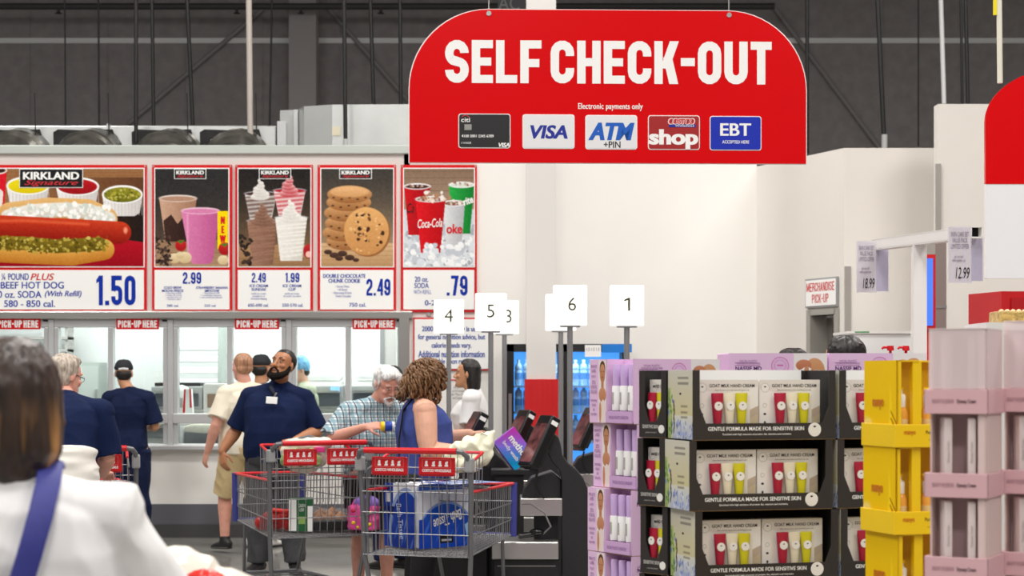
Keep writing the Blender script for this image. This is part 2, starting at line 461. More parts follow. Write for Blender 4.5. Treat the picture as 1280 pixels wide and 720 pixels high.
# front wall: fascia over the windows, the strip under them, and the plain run to the right
mb = MB()
mb.bx(-9, fx(512), WY, WY + 0.25, fz(399), H_TOP)
mb.bx(-9, fx(512), WY, WY + 0.25, 0, fz(560))
mb.bx(fx(505), fx(946), WY, WY + 0.25, 0, H_TOP)
mb.bx(-9, fx(-84), WY, WY + 0.25, fz(560), fz(399))
struct(mb.build('wall_front', mat('counter_wall_paint', (244, 241, 236), 0.7, var=0.015, scale=1.5)))
struct(MB().bx(-9, fx(596), WY - 0.05, WY + 0.28, fz(193), fz(182)).build('trim_1', mat('trim_green_grey', (192, 198, 192), 0.4, 0.3), bevel=0.008))
struct(MB().bx(-9, fx(516), WY - 0.06, WY, fz(398.5), fz(389)).build('trim_2', m_steel, bevel=0.01))
struct(MB().bx(fx(499), fx(512), WY - 0.06, WY + 0.1, fz(562), fz(390)).build('trim_3', m_steel, bevel=0.006))
struct(MB().bx(-9, fx(946), WY - 0.012, WY, 0.13, fz(630)).build('trim_4', m_base))
struct(MB().bx(-9, fx(946), WY - 0.02, WY, 0, 0.13).build('baseboard_front', m_base2))
struct(MB().bx(-9, fx(508), WY - 0.10, WY + 0.25, fz(562), fz(556.5)).build('trim_5', m_alu, bevel=0.006))
# right-hand walls: the side wall with the pick-up door, then two frontal blocks
SX0, SY0, SX1, SY1 = fx(946), WY, 2.957, 17.1
HB = 1.55 + 287 / 140.35
sd = V((SX1 - SX0, SY1 - SY0, 0)); sl = sd.length; sang = math.atan2(sd.y, sd.x)
def side_t(px):                              # distance along the side wall that projects to column px
    k = (px - 640) / F
    return (k * SY0 - SX0) / ((sd.x - k * sd.y) / sl)
def side_z(px, py):
    t = side_t(px); y = SY0 + sd.y / sl * t
    return Z(py, y)
side = thing('wall_side', 'white side wall with a door to merchandise pick-up', 'wall', (SX0, SY0, 0), sang); struct(side)
del side['category']
t0, t1 = side_t(1013.5), side_t(1046)
dz = 2.12
mb = MB().bx(0, t0, 0, 0.15, 0, HB).bx(t1, sl, 0, 0.15, 0, HB).bx(t0, t1, 0, 0.15, dz, HB)
struct(mb.build('wall_panel', m_wall, side))
mb = MB().bx(t0 - 0.05, t0 + 0.02, -0.02, 0.16, 0, dz + 0.05).bx(t1 - 0.02, t1 + 0.05, -0.02, 0.16, 0, dz + 0.05).bx(t0, t1, -0.02, 0.16, dz, dz + 0.05)
dr = thing('door_1', 'open grey door frame under the merchandise pick-up sign', 'door', (SX0, SY0, 0), sang); struct(dr); del dr['category']
mb.build('door_frame', mat('door_frame_grey', (158, 155, 148), 0.5), dr)
MB().bx(t0 + 0.02, t0 + 0.1, 0.16, 0.9, 0, dz - 0.02).build('door_leaf', mat('door_leaf_grey', (128, 124, 116), 0.5), dr)
MB().bx(t0 - 0.1, t1 + 0.25, 1.5, 1.6, 0, 2.6).build('passage_wall', mat('passage_tan', (176, 160, 132), 0.7), dr)
MB().bx(t1 - 0.16, t1 - 0.13, 1.44, 1.5, 0.9, 1.7).build('door_pull', m_black, dr)
struct(MB().bx(SX1, X(1172, 16.65) + 0.6, SY1, SY1 + 0.2, 0, HB).build('wall_right', m_wall))
HC = Z(130, 16.5)
mb = MB().bx(X(1172.5, 16.5), 9, 16.5, 16.66, 0, HC)
struct(mb.build('wall_block', m_wall))
struct(MB().bx(SX1 + 0.005, SX1 + 0.06, SY1 - 0.02, SY1, 0.4, Z(333, SY1)).build('trim_6', mat('corner_guard', (168, 164, 158), 0.4, 0.4)))
d = 16.5
struct(MB().bx(X(1169, d), X(1175.5, d), d - 0.03, d, Z(420, d), Z(205, d)).build('trim_7', mat('corner_guard', (168, 164, 158))))
# tall boxed column by the beverage cooler, its foot painted red
cd = 17.6
cx0, cx1 = X(658, cd), X(695, cd)
column = struct(MB().bx(cx0, cx1, cd, cd + 0.27, 0, CEIL).build('column_white', mat('column_paint', (222, 219, 215), 0.6)))
mb = MB().bx(cx0 - 0.015, cx1 + 0.02, cd - 0.02, cd + 0.29, 0.0, Z(474, cd))
for k in range(1, 6): mb.bx(cx0 + 0.048 * k, cx0 + 0.048 * k + 0.006, cd - 0.026, cd - 0.02, 0, Z(474, cd))
struct(mb.build('trim_8', mat('column_red', (202, 10, 18), 0.5)))

# ------------------------------------------------------------------ upper part of the hall
def beam(name, label, cat, x0, y0, x1, y1, d, r, m, flat=False):
    a, b = P(x0, y0, d), P(x1, y1, d)
    mb = MB().tube([a, b], r, 10) if not flat else MB().tube([a, b], (r, r * 0.6), 4)
    return tag(mb.build(name, m, smooth=not flat), label, cat)
d = BY - 0.15
for nm, y, lab in (('wall_girt', 49, 'light grey horizontal girt crossing the dark back wall'), ('sprinkler_pipe', 8, 'thin grey sprinkler pipe near the top of the dark back wall')):
    mb = MB()
    if y == 49: mb.bx(-9.5, 9.5, d + 0.13, d + 0.15, Z(52, d), Z(45.5, d)); tag(mb.build(nm, mat('girt_grey', (240, 240, 240), 0.5)), lab, 'beam')
    else:
        p = thing(nm, lab, 'pipe', (0, d - 0.6, Z(y, d - 0.6)))
        MB().tube([(-9.5, 0, 0), (4, 0, 0)], 0.05, 10).build('pipe_run', mat('pipe_dark', (70, 68, 68), 0.5), p, smooth=True)
        for px in (73, 296, 376, 476):
            xx = X(px, d - 0.6)
            MB().lathe([(0.0, -0.12), (0.06, -0.11), (0.02, -0.08), (0.03, -0.05), (0.03, 0)], (xx, 0, 0), 10).build('sprinkler_head', mat('pipe_dark', (70, 68, 68)), p)
d = BY - 0.45
tag(MB().bx(X(361, d), X(395, d), d, d + 0.4, 0, CEIL).build('steel_column', mat('column_grey', (176, 170, 170), 0.7)), 'wide grey building column standing against the dark back wall', 'column')
d = BY - 0.056
for i, (a, lab) in enumerate((((160, 155, 328, 12), 'thin grey brace slanting up to the right behind the food counter'),
                              ((408, 8, 512, 128), 'thin grey brace slanting down to the right beside the back wall column'),
                              ((968, 10, 1100, 186), 'thin grey brace slanting down behind the right end of the red self check-out sign'))):
    beam('diagonal_brace', lab, 'brace', *a, d, 0.035, mat('brace_grey', (146, 142, 142), 0.6))
# poles and conduits that hang from the roof
def hang(px, py, px_top, d, r, m, name, lab, end=None):
    a = P(px, py, d); t = P(px_top, 0, d); t = a + (t - a) * ((CEIL - a.z) / (t.z - a.z))
    o = thing(name, lab, 'pole' if 'pole' in name else 'conduit', a)
    MB().tube([(0, 0, 0), t - a], r, 10).build('tube', m, o, smooth=True)
    MB().tube([t - a - V((0, 0, 0.06)), t - a], r * 2.2, 10).build('ceiling_plate', m, o)
    if end: MB().tube([(0, 0, -0.02), (0, 0, end)], r * 1.25, 10).build('end_sleeve', mat('sleeve_grey', (178, 178, 176), 0.5), o, smooth=True)
    return o
hang(170, 178, 170, 19.6, 0.021, m_cable, 'hanging_conduit', 'thick black conduit coming down to the second duct collar from the left')
hang(192, 157, 190, 21.0, 0.02, m_cable, 'hanging_conduit', 'black conduit just right of the thick one over the hot dog board')
hang(241, 157, 234, 21.0, 0.022, m_cable, 'hanging_conduit', 'leaning black conduit above the smoothie menu board')
hang(432, 180, 430, 19.3, 0.021, m_cable, 'hanging_conduit', 'black conduit crossing in front of the curved metal duct', 0.05)
hang(467, 132, 463, 21.0, 0.021, m_cable, 'hanging_conduit', 'leaning black conduit left of the curved duct end')
hang(501, 132, 500, 21.0, 0.02, m_cable, 'hanging_conduit', 'black conduit close to the left end of the red self check-out sign')
hang(1009, 192, 1009, 21.0, 0.02, m_cable, 'hanging_conduit', 'black conduit touching the right end of the self check-out sign')
hang(1105.5, 183, 1097, 19.5, 0.024, m_cable, 'hanging_conduit', 'leaning black conduit with grey sleeve above the right white wall', 0.12)
hang(124, 180, 123, 24.0, 0.012, m_cable, 'hanging_conduit', 'thin dark wire above the hot dog board, right one of two')
hang(82, 180, 81, 24.0, 0.01, m_cable, 'hanging_conduit', 'thin dark wire above the hot dog board, left one of two')
hang(337, 160, 340, 24.0, 0.012, m_cable, 'hanging_conduit', 'thin dark wire just right of the pale pole')
hang(1148, 183, 1148, 24.0, 0.01, m_cable, 'hanging_conduit', 'thin dark wire above the right white wall')
hang(1210, 130, 1207, 20.0, 0.02, m_cable, 'hanging_conduit', 'paired black cable above the tall white block, right one')
hang(1203, 130, 1201, 20.6, 0.014, m_cable, 'hanging_conduit', 'paired black cable above the tall white block, left one')
hang(313, 178, 311, 19.75, 0.03, mat('pale_pole', (186, 176, 168), 0.5), 'support_pole', 'pale beige pole rising above the ice cream menu board')
hang(1180, 130, 1176, 22.0, 0.027, mat('girt_grey', (240, 240, 240)), 'support_pole', 'light grey pole behind the tall white block')
o = hang(1250, 104, 1249, 10.0, 0.0145, mat('cream_pole', (226, 222, 206), 0.5), 'support_pole', 'cream pole with a yellow tag holding the red sign at right')
MB().box((-0.022, 0, 0.405), (0.026, 0.012, 0.1)).build('tag', mat('tag_yellow', (236, 214, 24), 0.5), o)
# air duct behind the fascia: straight run with flexible hoses, then the curved end
dd = 19.9
duct = thing('air_duct', 'pale metal air duct running above the menu boards', 'duct', (0, dd, 0))
MB().bx(-9, X(345, dd), 0, 0.5, Z(205, dd), Z(157, dd)).build('straight_run', m_galv, duct, bevel=0.01)
pts = [(X(350, dd), 0.0), (X(372, dd), -0.05), (X(384, dd), -0.3), (X(420, dd), -0.42), (X(520, dd), -0.45), (X(560, dd), -0.45), (X(560, dd), 0.4), (X(350, dd), 0.4)]
MB().prism(pts, Z(200, dd), Z(138, dd) , 'z').build('curved_end', m_galv, duct)
for a_, b_, c_, d_ in ((347, 358, -0.04, 152), (369, 374, -0.12, 139), (134, 137, -0.03, 155)): MB().bx(X(a_, dd), X(b_, dd), c_, 0.45, Z(200, dd), Z(d_, dd)).build('flange', m_alu, duct)
MB().bx(X(420, dd), X(430, dd), -0.435, -0.425, Z(176, dd), Z(165, dd)).build('sticker', mat('sticker_cream', (226, 216, 190), 0.5), duct)
for i, px in enumerate((12, 105, 205, 292)):
    r = 0.29; hx, hz = X(px, 19.45), Z(155, 19.45) - r
    mb = MB(); vs = []
    for a in range(17):
        vs.append((hx + math.sin(a * 0.5 + i) * 0.025, 0.05 - a * 0.05, hz - 0.0016 * a * a + (0.015 if a % 3 == 0 else 0)))
    mb.tube(vs, [(r * (1.06 + 0.05 * (-1) ** a), r * (1 + 0.05 * (-1) ** a)) for a in range(17)], 22)
    h = mb.build('duct_hose', mat('hose_grey', (96, 94, 88), 0.3, 0.55, var=0.35, scale=7, bump=0.6), duct, smooth=True)
    pl = [(-0.40, -0.2), (-0.41, r - 0.03), (-0.36, r - 0.0), (-0.1, r - 0.01), (0.2, r - 0.0), (0.22, r - 0.07), (-0.1, r - 0.06), (-0.31, r - 0.09), (-0.33, -0.2)]
    MB().prism([(hx + x, hz + z) for x, z in pl], -0.04, 0.0).build('collar', mat('collar_black', (30, 30, 30), 0.8, var=0.5, scale=14), h)
    MB().tube([(hx + 0.2, -0.2, hz + r - 0.08), (hx + 0.19, -0.2, hz + r + 0.35)], 0.006, 6).build('hanger', m_cable, h)
ac = tag(MB().bx(X(622, 24), X(657, 24), 24, 24.4, Z(13, 24), Z(-30, 24)).build('unit_sign', mat('unit_dark', (62, 62, 64), 0.6)), 'dark hanging unit marked AC above the red self check-out sign', 'sign')
text('lettering', 'AC 2', mat('unit_grey', (122, 122, 124), 0.6), ac, (X(644, 24), 24, Z(4, 24)), 0.42, 0.17)
hang_ = MB().tube([(X(632, 24), 24.2, Z(-30, 24)), (X(632, 24), 24.2, CEIL)], 0.02, 6).build('hanger', m_cable, ac)

# ------------------------------------------------------------------ pick-up windows
ZT, ZB = fz(399), fz(557)
mull = [-84, 64, 213, 361, 506]
FR = m_alu
for i in range(4):
    a, b = fx(mull[i] + 3.5), fx(mull[i + 1] - 3.5)
    w = thing('window_%d' % (i + 1), 'aluminium pick-up window of the food counter', 'window', (0, WY, 0)); struct(w); del w['category']
    mid = fx(mull[i] + 74)
    mb = MB()
    y0, y1 = 0.0, 0.12
    mb.bx(a, a + 0.045, y0 + 0.002, y1 - 0.002, fz(555) + 0.001, fz(409) - 0.001).bx(b - 0.045, b, y0 + 0.002, y1 - 0.002, fz(555) + 0.001, fz(409) - 0.001)
    mb.bx(a, b, y0, y1, fz(409), ZT).bx(a, b, y0, y1, ZB, fz(555))
    mb.bx(a, b, y0 - 0.02, y1, fz(529.5), fz(517))
    mb.bx(mid - 0.026, mid + 0.026, y0 + 0.004, y1 - 0.004, fz(517) + 0.001, fz(409) - 0.001)
    mb.build('window_frame', FR, w, bevel=0.006)
    MB().bx(a + 0.04, mid, 0.03, 0.036, fz(517), fz(409)).build('fixed_pane', m_glass, w)
    MB().bx(mid, b - 0.04, 0.07, 0.076, fz(517), fz(409)).build('sliding_pane', m_glass, w)
    MB().bx(a + 0.04, b - 0.04, 0.05, 0.056, fz(555), fz(529)).build('lower_pane', m_glass, w)
    MB().bx(b - 0.12, b - 0.06, -0.03, 0, fz(524.5), fz(522)).build('latch', m_black, w)
    MB().bx(b - 0.05, b - 0.005, -0.01, 0, fz(402), fz(399.5)).build('sensor', m_black, w)
for i in range(1, 4):
    o = struct(MB().bx(fx(mull[i] - 3.6), fx(mull[i] + 3.6), WY - 0.012, WY + 0.14, ZB, ZT).build('trim_%d' % (10 + i), FR, bevel=0.006))
for i, (x0, x1) in enumerate(((-4, 51), (146, 199), (294, 349), (441, 494))):
    w, h = (x1 - x0) / 129.03, 13.5 / 129.03
    s = thing('pickup_sign', ('red pick-up here sign at the far left window', 'red pick-up here sign above the man in the cap', 'red pick-up here sign above the tall man in navy polo', 'red pick-up here sign nearest the nutrition notice')[i], 'sign', (fx((x0 + x1) / 2), WY - 0.03, fz(405)), group='pick-up signs over the windows')
    MB().box((0, 0.012, 0), (w, 0.02, h)).build('plate', m_printred, s)
    gothic('lettering', 'PICK-UP HERE', m_printwhite, s, (0, 0.002, 0), w * 0.92, h * 0.68, t=0.2)
# ------------------------------------------------------------------ kitchen behind the windows
KY = 22.4
m_kw = mat('kitchen_white', (240, 242, 241), 0.5)
mb = MB().bx(-9, 0.05, KY, KY + 0.1, 0, 3.3).bx(fx(516), fx(516) + 0.1, WY + 0.25, KY, 0, 3.3)
for x in (-5.5, -4.3, -3.1, -1.9, -0.9): mb.bx(x, x + 0.012, KY - 0.006, KY, 0, 3.3)
struct(mb.build('wall_kitchen', m_kw))
struct(MB().bx(-9, 0, WY + 0.25, KY, 3.3, 3.4).build('ceiling_kitchen', m_kw))
d = 21.9
def kx(px, d=d): return X(px, d)
def kz(py, d=d): return Z(py, d)
# grey cabinet left, roller shelf far left
c = thing('metal_cabinet', 'grey metal cabinet at the back of the kitchen behind the left windows', 'cabinet', (kx(110), d, 0))
MB().box((0, 0.2, kz(453) / 2), (0.27, 0.4, kz(453))).build('body', mat('cabinet_grey', (170, 178, 172), 0.5), c)
MB().box((0.01, -0.008, kz(453) / 2), (0.22, 0.016, kz(453) - 0.08)).build('door', mat('cabinet_grey2', (186, 193, 188), 0.5), c)
MB().box((0.1, -0.03, 1.35), (0.02, 0.03, 0.14)).build('handle', m_steel, c)
sh = thing('wall_shelf', 'pale slatted wire shelving behind the far left window', 'shelf', (kx(20), d, 0))
mb = MB()
for k in range(7): mb.box((0, 0.1, 1.3 + k * 0.14), (1.2, 0.35, 0.03))
mb.build('shelf', m_lgrey, sh)
MB().bx(-0.6, -0.57, -0.05, 0.25, 0, 2.3).bx(0.57, 0.6, -0.05, 0.25, 0, 2.3).build('upright', m_lgrey, sh)
# counters along the glass
cy0, cy1, ct = 19.15, 19.85, fz(531)
mb = MB().bx(-6.2, fx(500), cy0, cy1, ct - 0.05, ct)
tag(mb.build('worktop', m_steel, bevel=0.006), 'long steel worktop just inside the pick-up windows', 'worktop')
for i, (x0, x1) in enumerate(((-6.1, -4.1), (-4.08, -2.7), (-2.68, -1.15))):
    c = thing('counter_cabinet', ('steel counter base under the worktop, left run', 'steel counter base under the worktop, middle run', 'steel counter base under the worktop, right run')[i], 'cabinet', ((x0 + x1) / 2, (cy0 + cy1) / 2 + 0.05, 0))
    w = x1 - x0
    MB().box((0, 0, (ct - 0.05) / 2 + 0.04), (w, 0.58, ct - 0.13)).build('body', mat('cabinet_steel', (150, 152, 154), 0.4, 0.5), c)
    for s in (-1, 1): MB().box((s * w / 4, -0.3, (ct - 0.05) / 2), (w / 2 - 0.03, 0.02, ct - 0.25)).build('door', m_steel, c)
# food warmers / ovens (back counter at 20.9)
by = 20.7
bt = Z(512, by)
tag(MB().bx(-5.4, -1.02, by, by + 0.7, bt - 0.06, bt).build('back_worktop', m_steel, bevel=0.005), 'steel back counter carrying the ovens', 'worktop')
for i, (x0, x1) in enumerate(((-5.3, -3.2), (-3.18, -1.05))):
    c = thing('counter_cabinet', ('steel base under the back counter, left run', 'steel base under the back counter, right run')[i], 'cabinet', ((x0 + x1) / 2, by + 0.38, 0))
    w = x1 - x0
    MB().box((0, 0, (bt - 0.06) / 2), (w, 0.6, bt - 0.06)).build('body', mat('cabinet_steel', (150, 152, 154)), c)
    for s in (-1, 1): MB().box((s * w / 4, -0.31, (bt - 0.06) / 2), (w / 2 - 0.03, 0.02, bt - 0.3)).build('door', m_steel, c)
def oven(px0, px1, y0, y1, lab, dark, lit=None):
    x0, x1 = X(px0, by), X(px1, by); z0, z1 = bt, Z(y0, by)
    o = thing('food_warmer', lab, 'oven', ((x0 + x1) / 2, by + 0.3, z0))
    w, h = x1 - x0, z1 - z0
    MB().box((0, 0, h / 2), (w, 0.5, h)).build('housing', mat('oven_steel', (176, 177, 176), 0.4, 0.3), o, bevel=0.01)
    MB().box((0, -0.26, h * 0.42), (w * 0.86, 0.02, h * 0.55)).build('door_glass', mat('oven_glass', dark, 0.2), o, bevel=0.004)
    MB().box((0, -0.28, h * 0.76), (w * 0.8, 0.03, 0.02)).build('handle', m_steel, o)
    MB().box((0, 0, h + 0.02), (w * 0.9, 0.4, 0.04)).build('top_tray', m_black if dark[0] < 100 else m_white, o)
    if lit: MB().box((w * 0.32, -0.275, h * 0.86), (0.1, 0.01, 0.05)).build('display', mat('display_blue', (140, 190, 235), 0.3, emit=1.0), o)
    return o
oven(188, 252, 483, 512, 'steel warmer with dark glass behind the second pick-up window', (86, 90, 96))
oven(254, 284, 483, 512, 'small steel warmer with dark glass left of the beige shirted man', (92, 96, 102))
oven(376, 428, 482, 512, 'grey pizza oven behind the hair net, left of two', (150, 150, 146), True)
oven(437, 492, 482, 512, 'grey pizza oven behind the white haired man, right of two', (150, 150, 146), True)
# things standing about the counters
def at_counter(px, back=False): return (X(px, by + 0.2) if back else X(px, cy0 + 0.2), (by + 0.2) if back else cy0 + 0.2, bt if back else ct)
for i, px in enumerate((236.5,)):
    x, y, z = at_counter(px); x += 0
    o = thing('wrapper_stack', ('white and red stack of food sleeves standing on the worktop', 'white and red stack of food sleeves standing on the worktop, right one')[i], 'food sleeves', (x, y - 0.05 + 0.12 * i, z))
    h = Z(486, y) - z
    MB().prism([(-0.055, 0), (0.055, 0), (0.035, h), (-0.035, h)], -0.05, 0.05).build('sleeves', m_printwhite, o)
    MB().prism([(-0.048, h * 0.3), (-0.026, h * 0.3), (-0.018, h), (-0.035, h)], -0.054, -0.05).prism([(0.024, h * 0.45), (0.044, h * 0.45), (0.035, h), (0.018, h)], -0.054, -0.05).build('red_print', m_printred, o)
for i, (px, hh) in enumerate(((188, 0.17), (193, 0.15), (268, 0.15))):
    x, y, z = at_counter(px)
    o = thing('paper_cup', ('white paper cup with straw low behind the second window', 'second white paper cup beside the one with the straw', 'white paper cup left of the beige shirted man')[i], 'cup', (x, y - 0.12, z - (0.0)))
    MB().lathe([(0.032, 0), (0.045, hh), (0.047, hh + 0.004), (0.043, hh)], seg=14).build('cup', m_printwhite, o, smooth=True)
    MB().lathe([(0.0385, 0.05), (0.0425, 0.10)], seg=14).build('red_print', m_printred, o, smooth=True)
    if i == 0: MB().tube([(0.0, 0, 0.1), (0.03, 0, 0.28)], 0.006, 6).build('straw', m_white, o)
x, y, z = at_counter(270, True)
o = thing('coffee_urn', 'white drink dispenser with brown label on the steel worktop', 'dispenser', (X(270, cy0 + 0.5), cy0 + 0.5, ct))
MB().box((0, 0, 0.2), (0.24, 0.14, 0.4)).build('body', m_white, o, bevel=0.02)
MB().box((-0.03, -0.08, 0.22), (0.09, 0.02, 0.14)).build('label', mat('label_brown', (150, 120, 96), 0.5), o)
MB().box((-0.03, -0.1, 0.1), (0.03, 0.06, 0.03)).build('tap', m_black, o)
o = thing('tray_rack', 'rack of white trays at the back of the kitchen', 'rack', (kx(250), d - 0.3, 0))
mb = MB()
for k in range(5): mb.box((0, 0, kz(492) + k * 0.13), (0.56, 0.4, 0.07))
mb.build('tray', m_kw, o, bevel=0.01)
MB().bx(-0.32, -0.28, -0.15, 0.2, 0, 2.1).bx(0.28, 0.32, -0.2, 0.2, 0, 2.3).box((0.1, 0, 2.28), (0.45, 0.3, 0.05)).build('upright', mat('cabinet_grey', (170, 178, 172)), o)
o = thing('glove_box', 'pale rounded container on the worktop behind the second window', 'container', (X(226, cy0 + 0.55), cy0 + 0.55, ct))
MB().lathe([(0.1, 0), (0.11, 0.3), (0.07, 0.36), (0.02, 0.38)], seg=16).build('body', m_kw, o, smooth=True)
MB().box((0, -0.11, 0.2), (0.08, 0.012, 0.1)).build('label', m_lgrey, o)
o = thing('towel_dispenser', 'grey towel holder hanging below the worktop edge behind the lower pane', 'dispenser', (X(262, cy0 + 0.1), cy0 - 0.16, ct - 0.32))
MB().box((0, 0, 0.12), (0.4, 0.14, 0.24)).build('bin', mat('bin_grey', (120, 122, 126), 0.5), o, bevel=0.01)
MB().ell((0, 0, 0.26), (0.24, 0.08, 0.07)).build('cloth', mat('cloth_cream', (226, 220, 204), 0.8, var=0.1, scale=30), o, smooth=True)
MB().cyl((-0.26, 0, 0.0), (-0.26, 0, 0.3), 0.07).build('towel_roll', m_printwhite, o, smooth=True)
MB().cyl((0.28, 0, 0.05), (0.28, 0, 0.3), 0.06).build('towel_roll', m_printwhite, o, smooth=True)
o = thing('doorway_panel', 'grey kitchen side panel seen through the right window', 'panel', (kx(488), d, 0))
MB().box((0, 0, 1.2), (0.13, 0.06, 2.5)).build('jamb', m_lgrey, o)
MB().box((-0.09, -0.02, 1.2), (0.05, 0.05, 2.5)).build('edge', m_grey, o)
o = thing('tray_cover', 'white rounded cover above the right pizza oven', 'cover', (X(465, by), by + 0.3, Z(482, by) + 0.045))
MB().box((0, 0, 0.09), (0.42, 0.36, 0.18)).build('cover', m_kw, o, bevel=0.05)
MB().box((0, 0, 0.19), (0.1, 0.03, 0.03)).build('grip', m_white, o)
o = thing('tray_cover', 'white rounded cover above the left pizza oven', 'cover', (X(402, by), by + 0.3, Z(482, by) + 0.045))
MB().box((0, 0, 0.09), (0.4, 0.36, 0.18)).build('cover', m_kw, o, bevel=0.05)
MB().box((0, 0, 0.19), (0.1, 0.03, 0.03)).build('grip', m_white, o)
# ------------------------------------------------------------------ menu boards
BD = WY - 0.035
m_print = attr_mat('printed_picture', 0.4)
m_script = mat('script_red', (214, 30, 40), 0.4)
m_ink = mat('ink_black', (20, 18, 20), 0.45, spec=0.2)
m_yel = mat('print_yellow', (248, 214, 0), 0.4)
def board(label, x0, x1, p0, p1, paint, words, logo=None, yb=390):
    cx, cy = (x0 + x1) / 2, (206 + yb) / 2
    b = thing('menu_board', label, 'menu board', P(cx, cy, BD), group='menu boards over the food counter')
    s = F / BD
    L = lambda px, py, y=0.0: (((px - cx) / s), y, (cy - py) / s)
    MB().box((0, 0.016, 0), ((x1 - x0) / s, 0.022, (yb - 206) / s)).build('frame', m_printred, b)
    def panel(nm, a, c, e, f, m, y0=0.0): 
        q0, q1 = L(a, e), L(c, f)
        return MB().bx(q0[0], q1[0], y0, y0 + 0.005, q1[2], q0[2]).build(nm, m, b)
    panel('picture_margin', p0 - 1.2, p1 + 1.2, 209.8, 334.2, m_printwhite)
    panel('price_panel', x0 + 3.2, x1 - 3.2, 337.5, yb - 3.2, m_printwhite)
    cv = Canvas(p0, 211, p1, 333, 1.8, (60, 50, 45)); paint(cv); cv.noise(2.5)
    cv.build('picture', b, lambda gx, gy: ((gx - cx) / s, (cy - gy) / s), m_print, -0.0012)
    if logo:
        a, c, e, f = logo
        panel('logo_edge', a - 0.8, c + 0.8, e - 0.8, f + 0.8, m_printwhite, -0.003)
        panel('logo_plate', a, c, e, f, m_ink, -0.0045)
        w, h = (c - a) / s, (f - e) / s
        text('brand_lettering', 'KIRKLAND', m_printwhite, b, L((a + c) / 2, e + (f - e) * 0.36, -0.005), w * 0.9, h * 0.42, bold=0.02, smear=0.06)
        text('script_lettering', 'Signature', m_script, b, L((a + c) / 2, e + (f - e) * 0.78, -0.005), w * 0.86, h * 0.36, shear=0.4)
    for (t, px, py, w, h, m, kw) in words:
        if kw is NUM: gothic('lettering', t, m, b, L(px, py, -0.0012), w / s, h / s, t=0.17, cw=0.46, gap=0.09)
        else: text('lettering', t, m, b, L(px, py, -0.0012), w / s, h / s, **kw)
    screws = MB()
    for px in (x0 + 1.8, x1 - 1.8):
        for py in (207.8, yb - 1.8): 
            q = L(px, py); screws.cyl((q[0], 0.006, q[2]), (q[0], 0.002, q[2]), 0.008, 8)
    screws.build('screw', m_steel, b)
    return b
NUM = dict(bold=0.008, smear=0.06, space=1.04); TXT = dict(bold=0.006, smear=0.03); ITA = dict(bold=0.006, smear=0.03, shear=0.25)
def cap_mask(c, pts, r, col, dark, soft=0.6):
    """a thick rounded stroke with a top-to-bottom print gradient"""
    best = None
    for (x1, y1), (x2, y2) in zip(pts, pts[1:]):
        dx, dy = x2 - x1, y2 - y1
        t = np.clip(((c.gx - x1) * dx + (c.gy - y1) * dy) / (dx * dx + dy * dy), 0, 1)
        px, py = c.gx - (x1 + t * dx), c.gy - (y1 + t * dy)
        dd = np.sqrt(px * px + py * py)
        if best is None: best, oy = dd, py
        else:
            oy = np.where(dd < best, py, oy); best = np.minimum(best, dd)
    m = np.clip((r - best) / soft + 0.5, 0, 1); k = np.clip(oy / r * 0.5 + 0.5, 0, 1)[..., None]
    c.put(m, np.asarray(col, float) * (1 - k) + np.asarray(dark, float) * k)
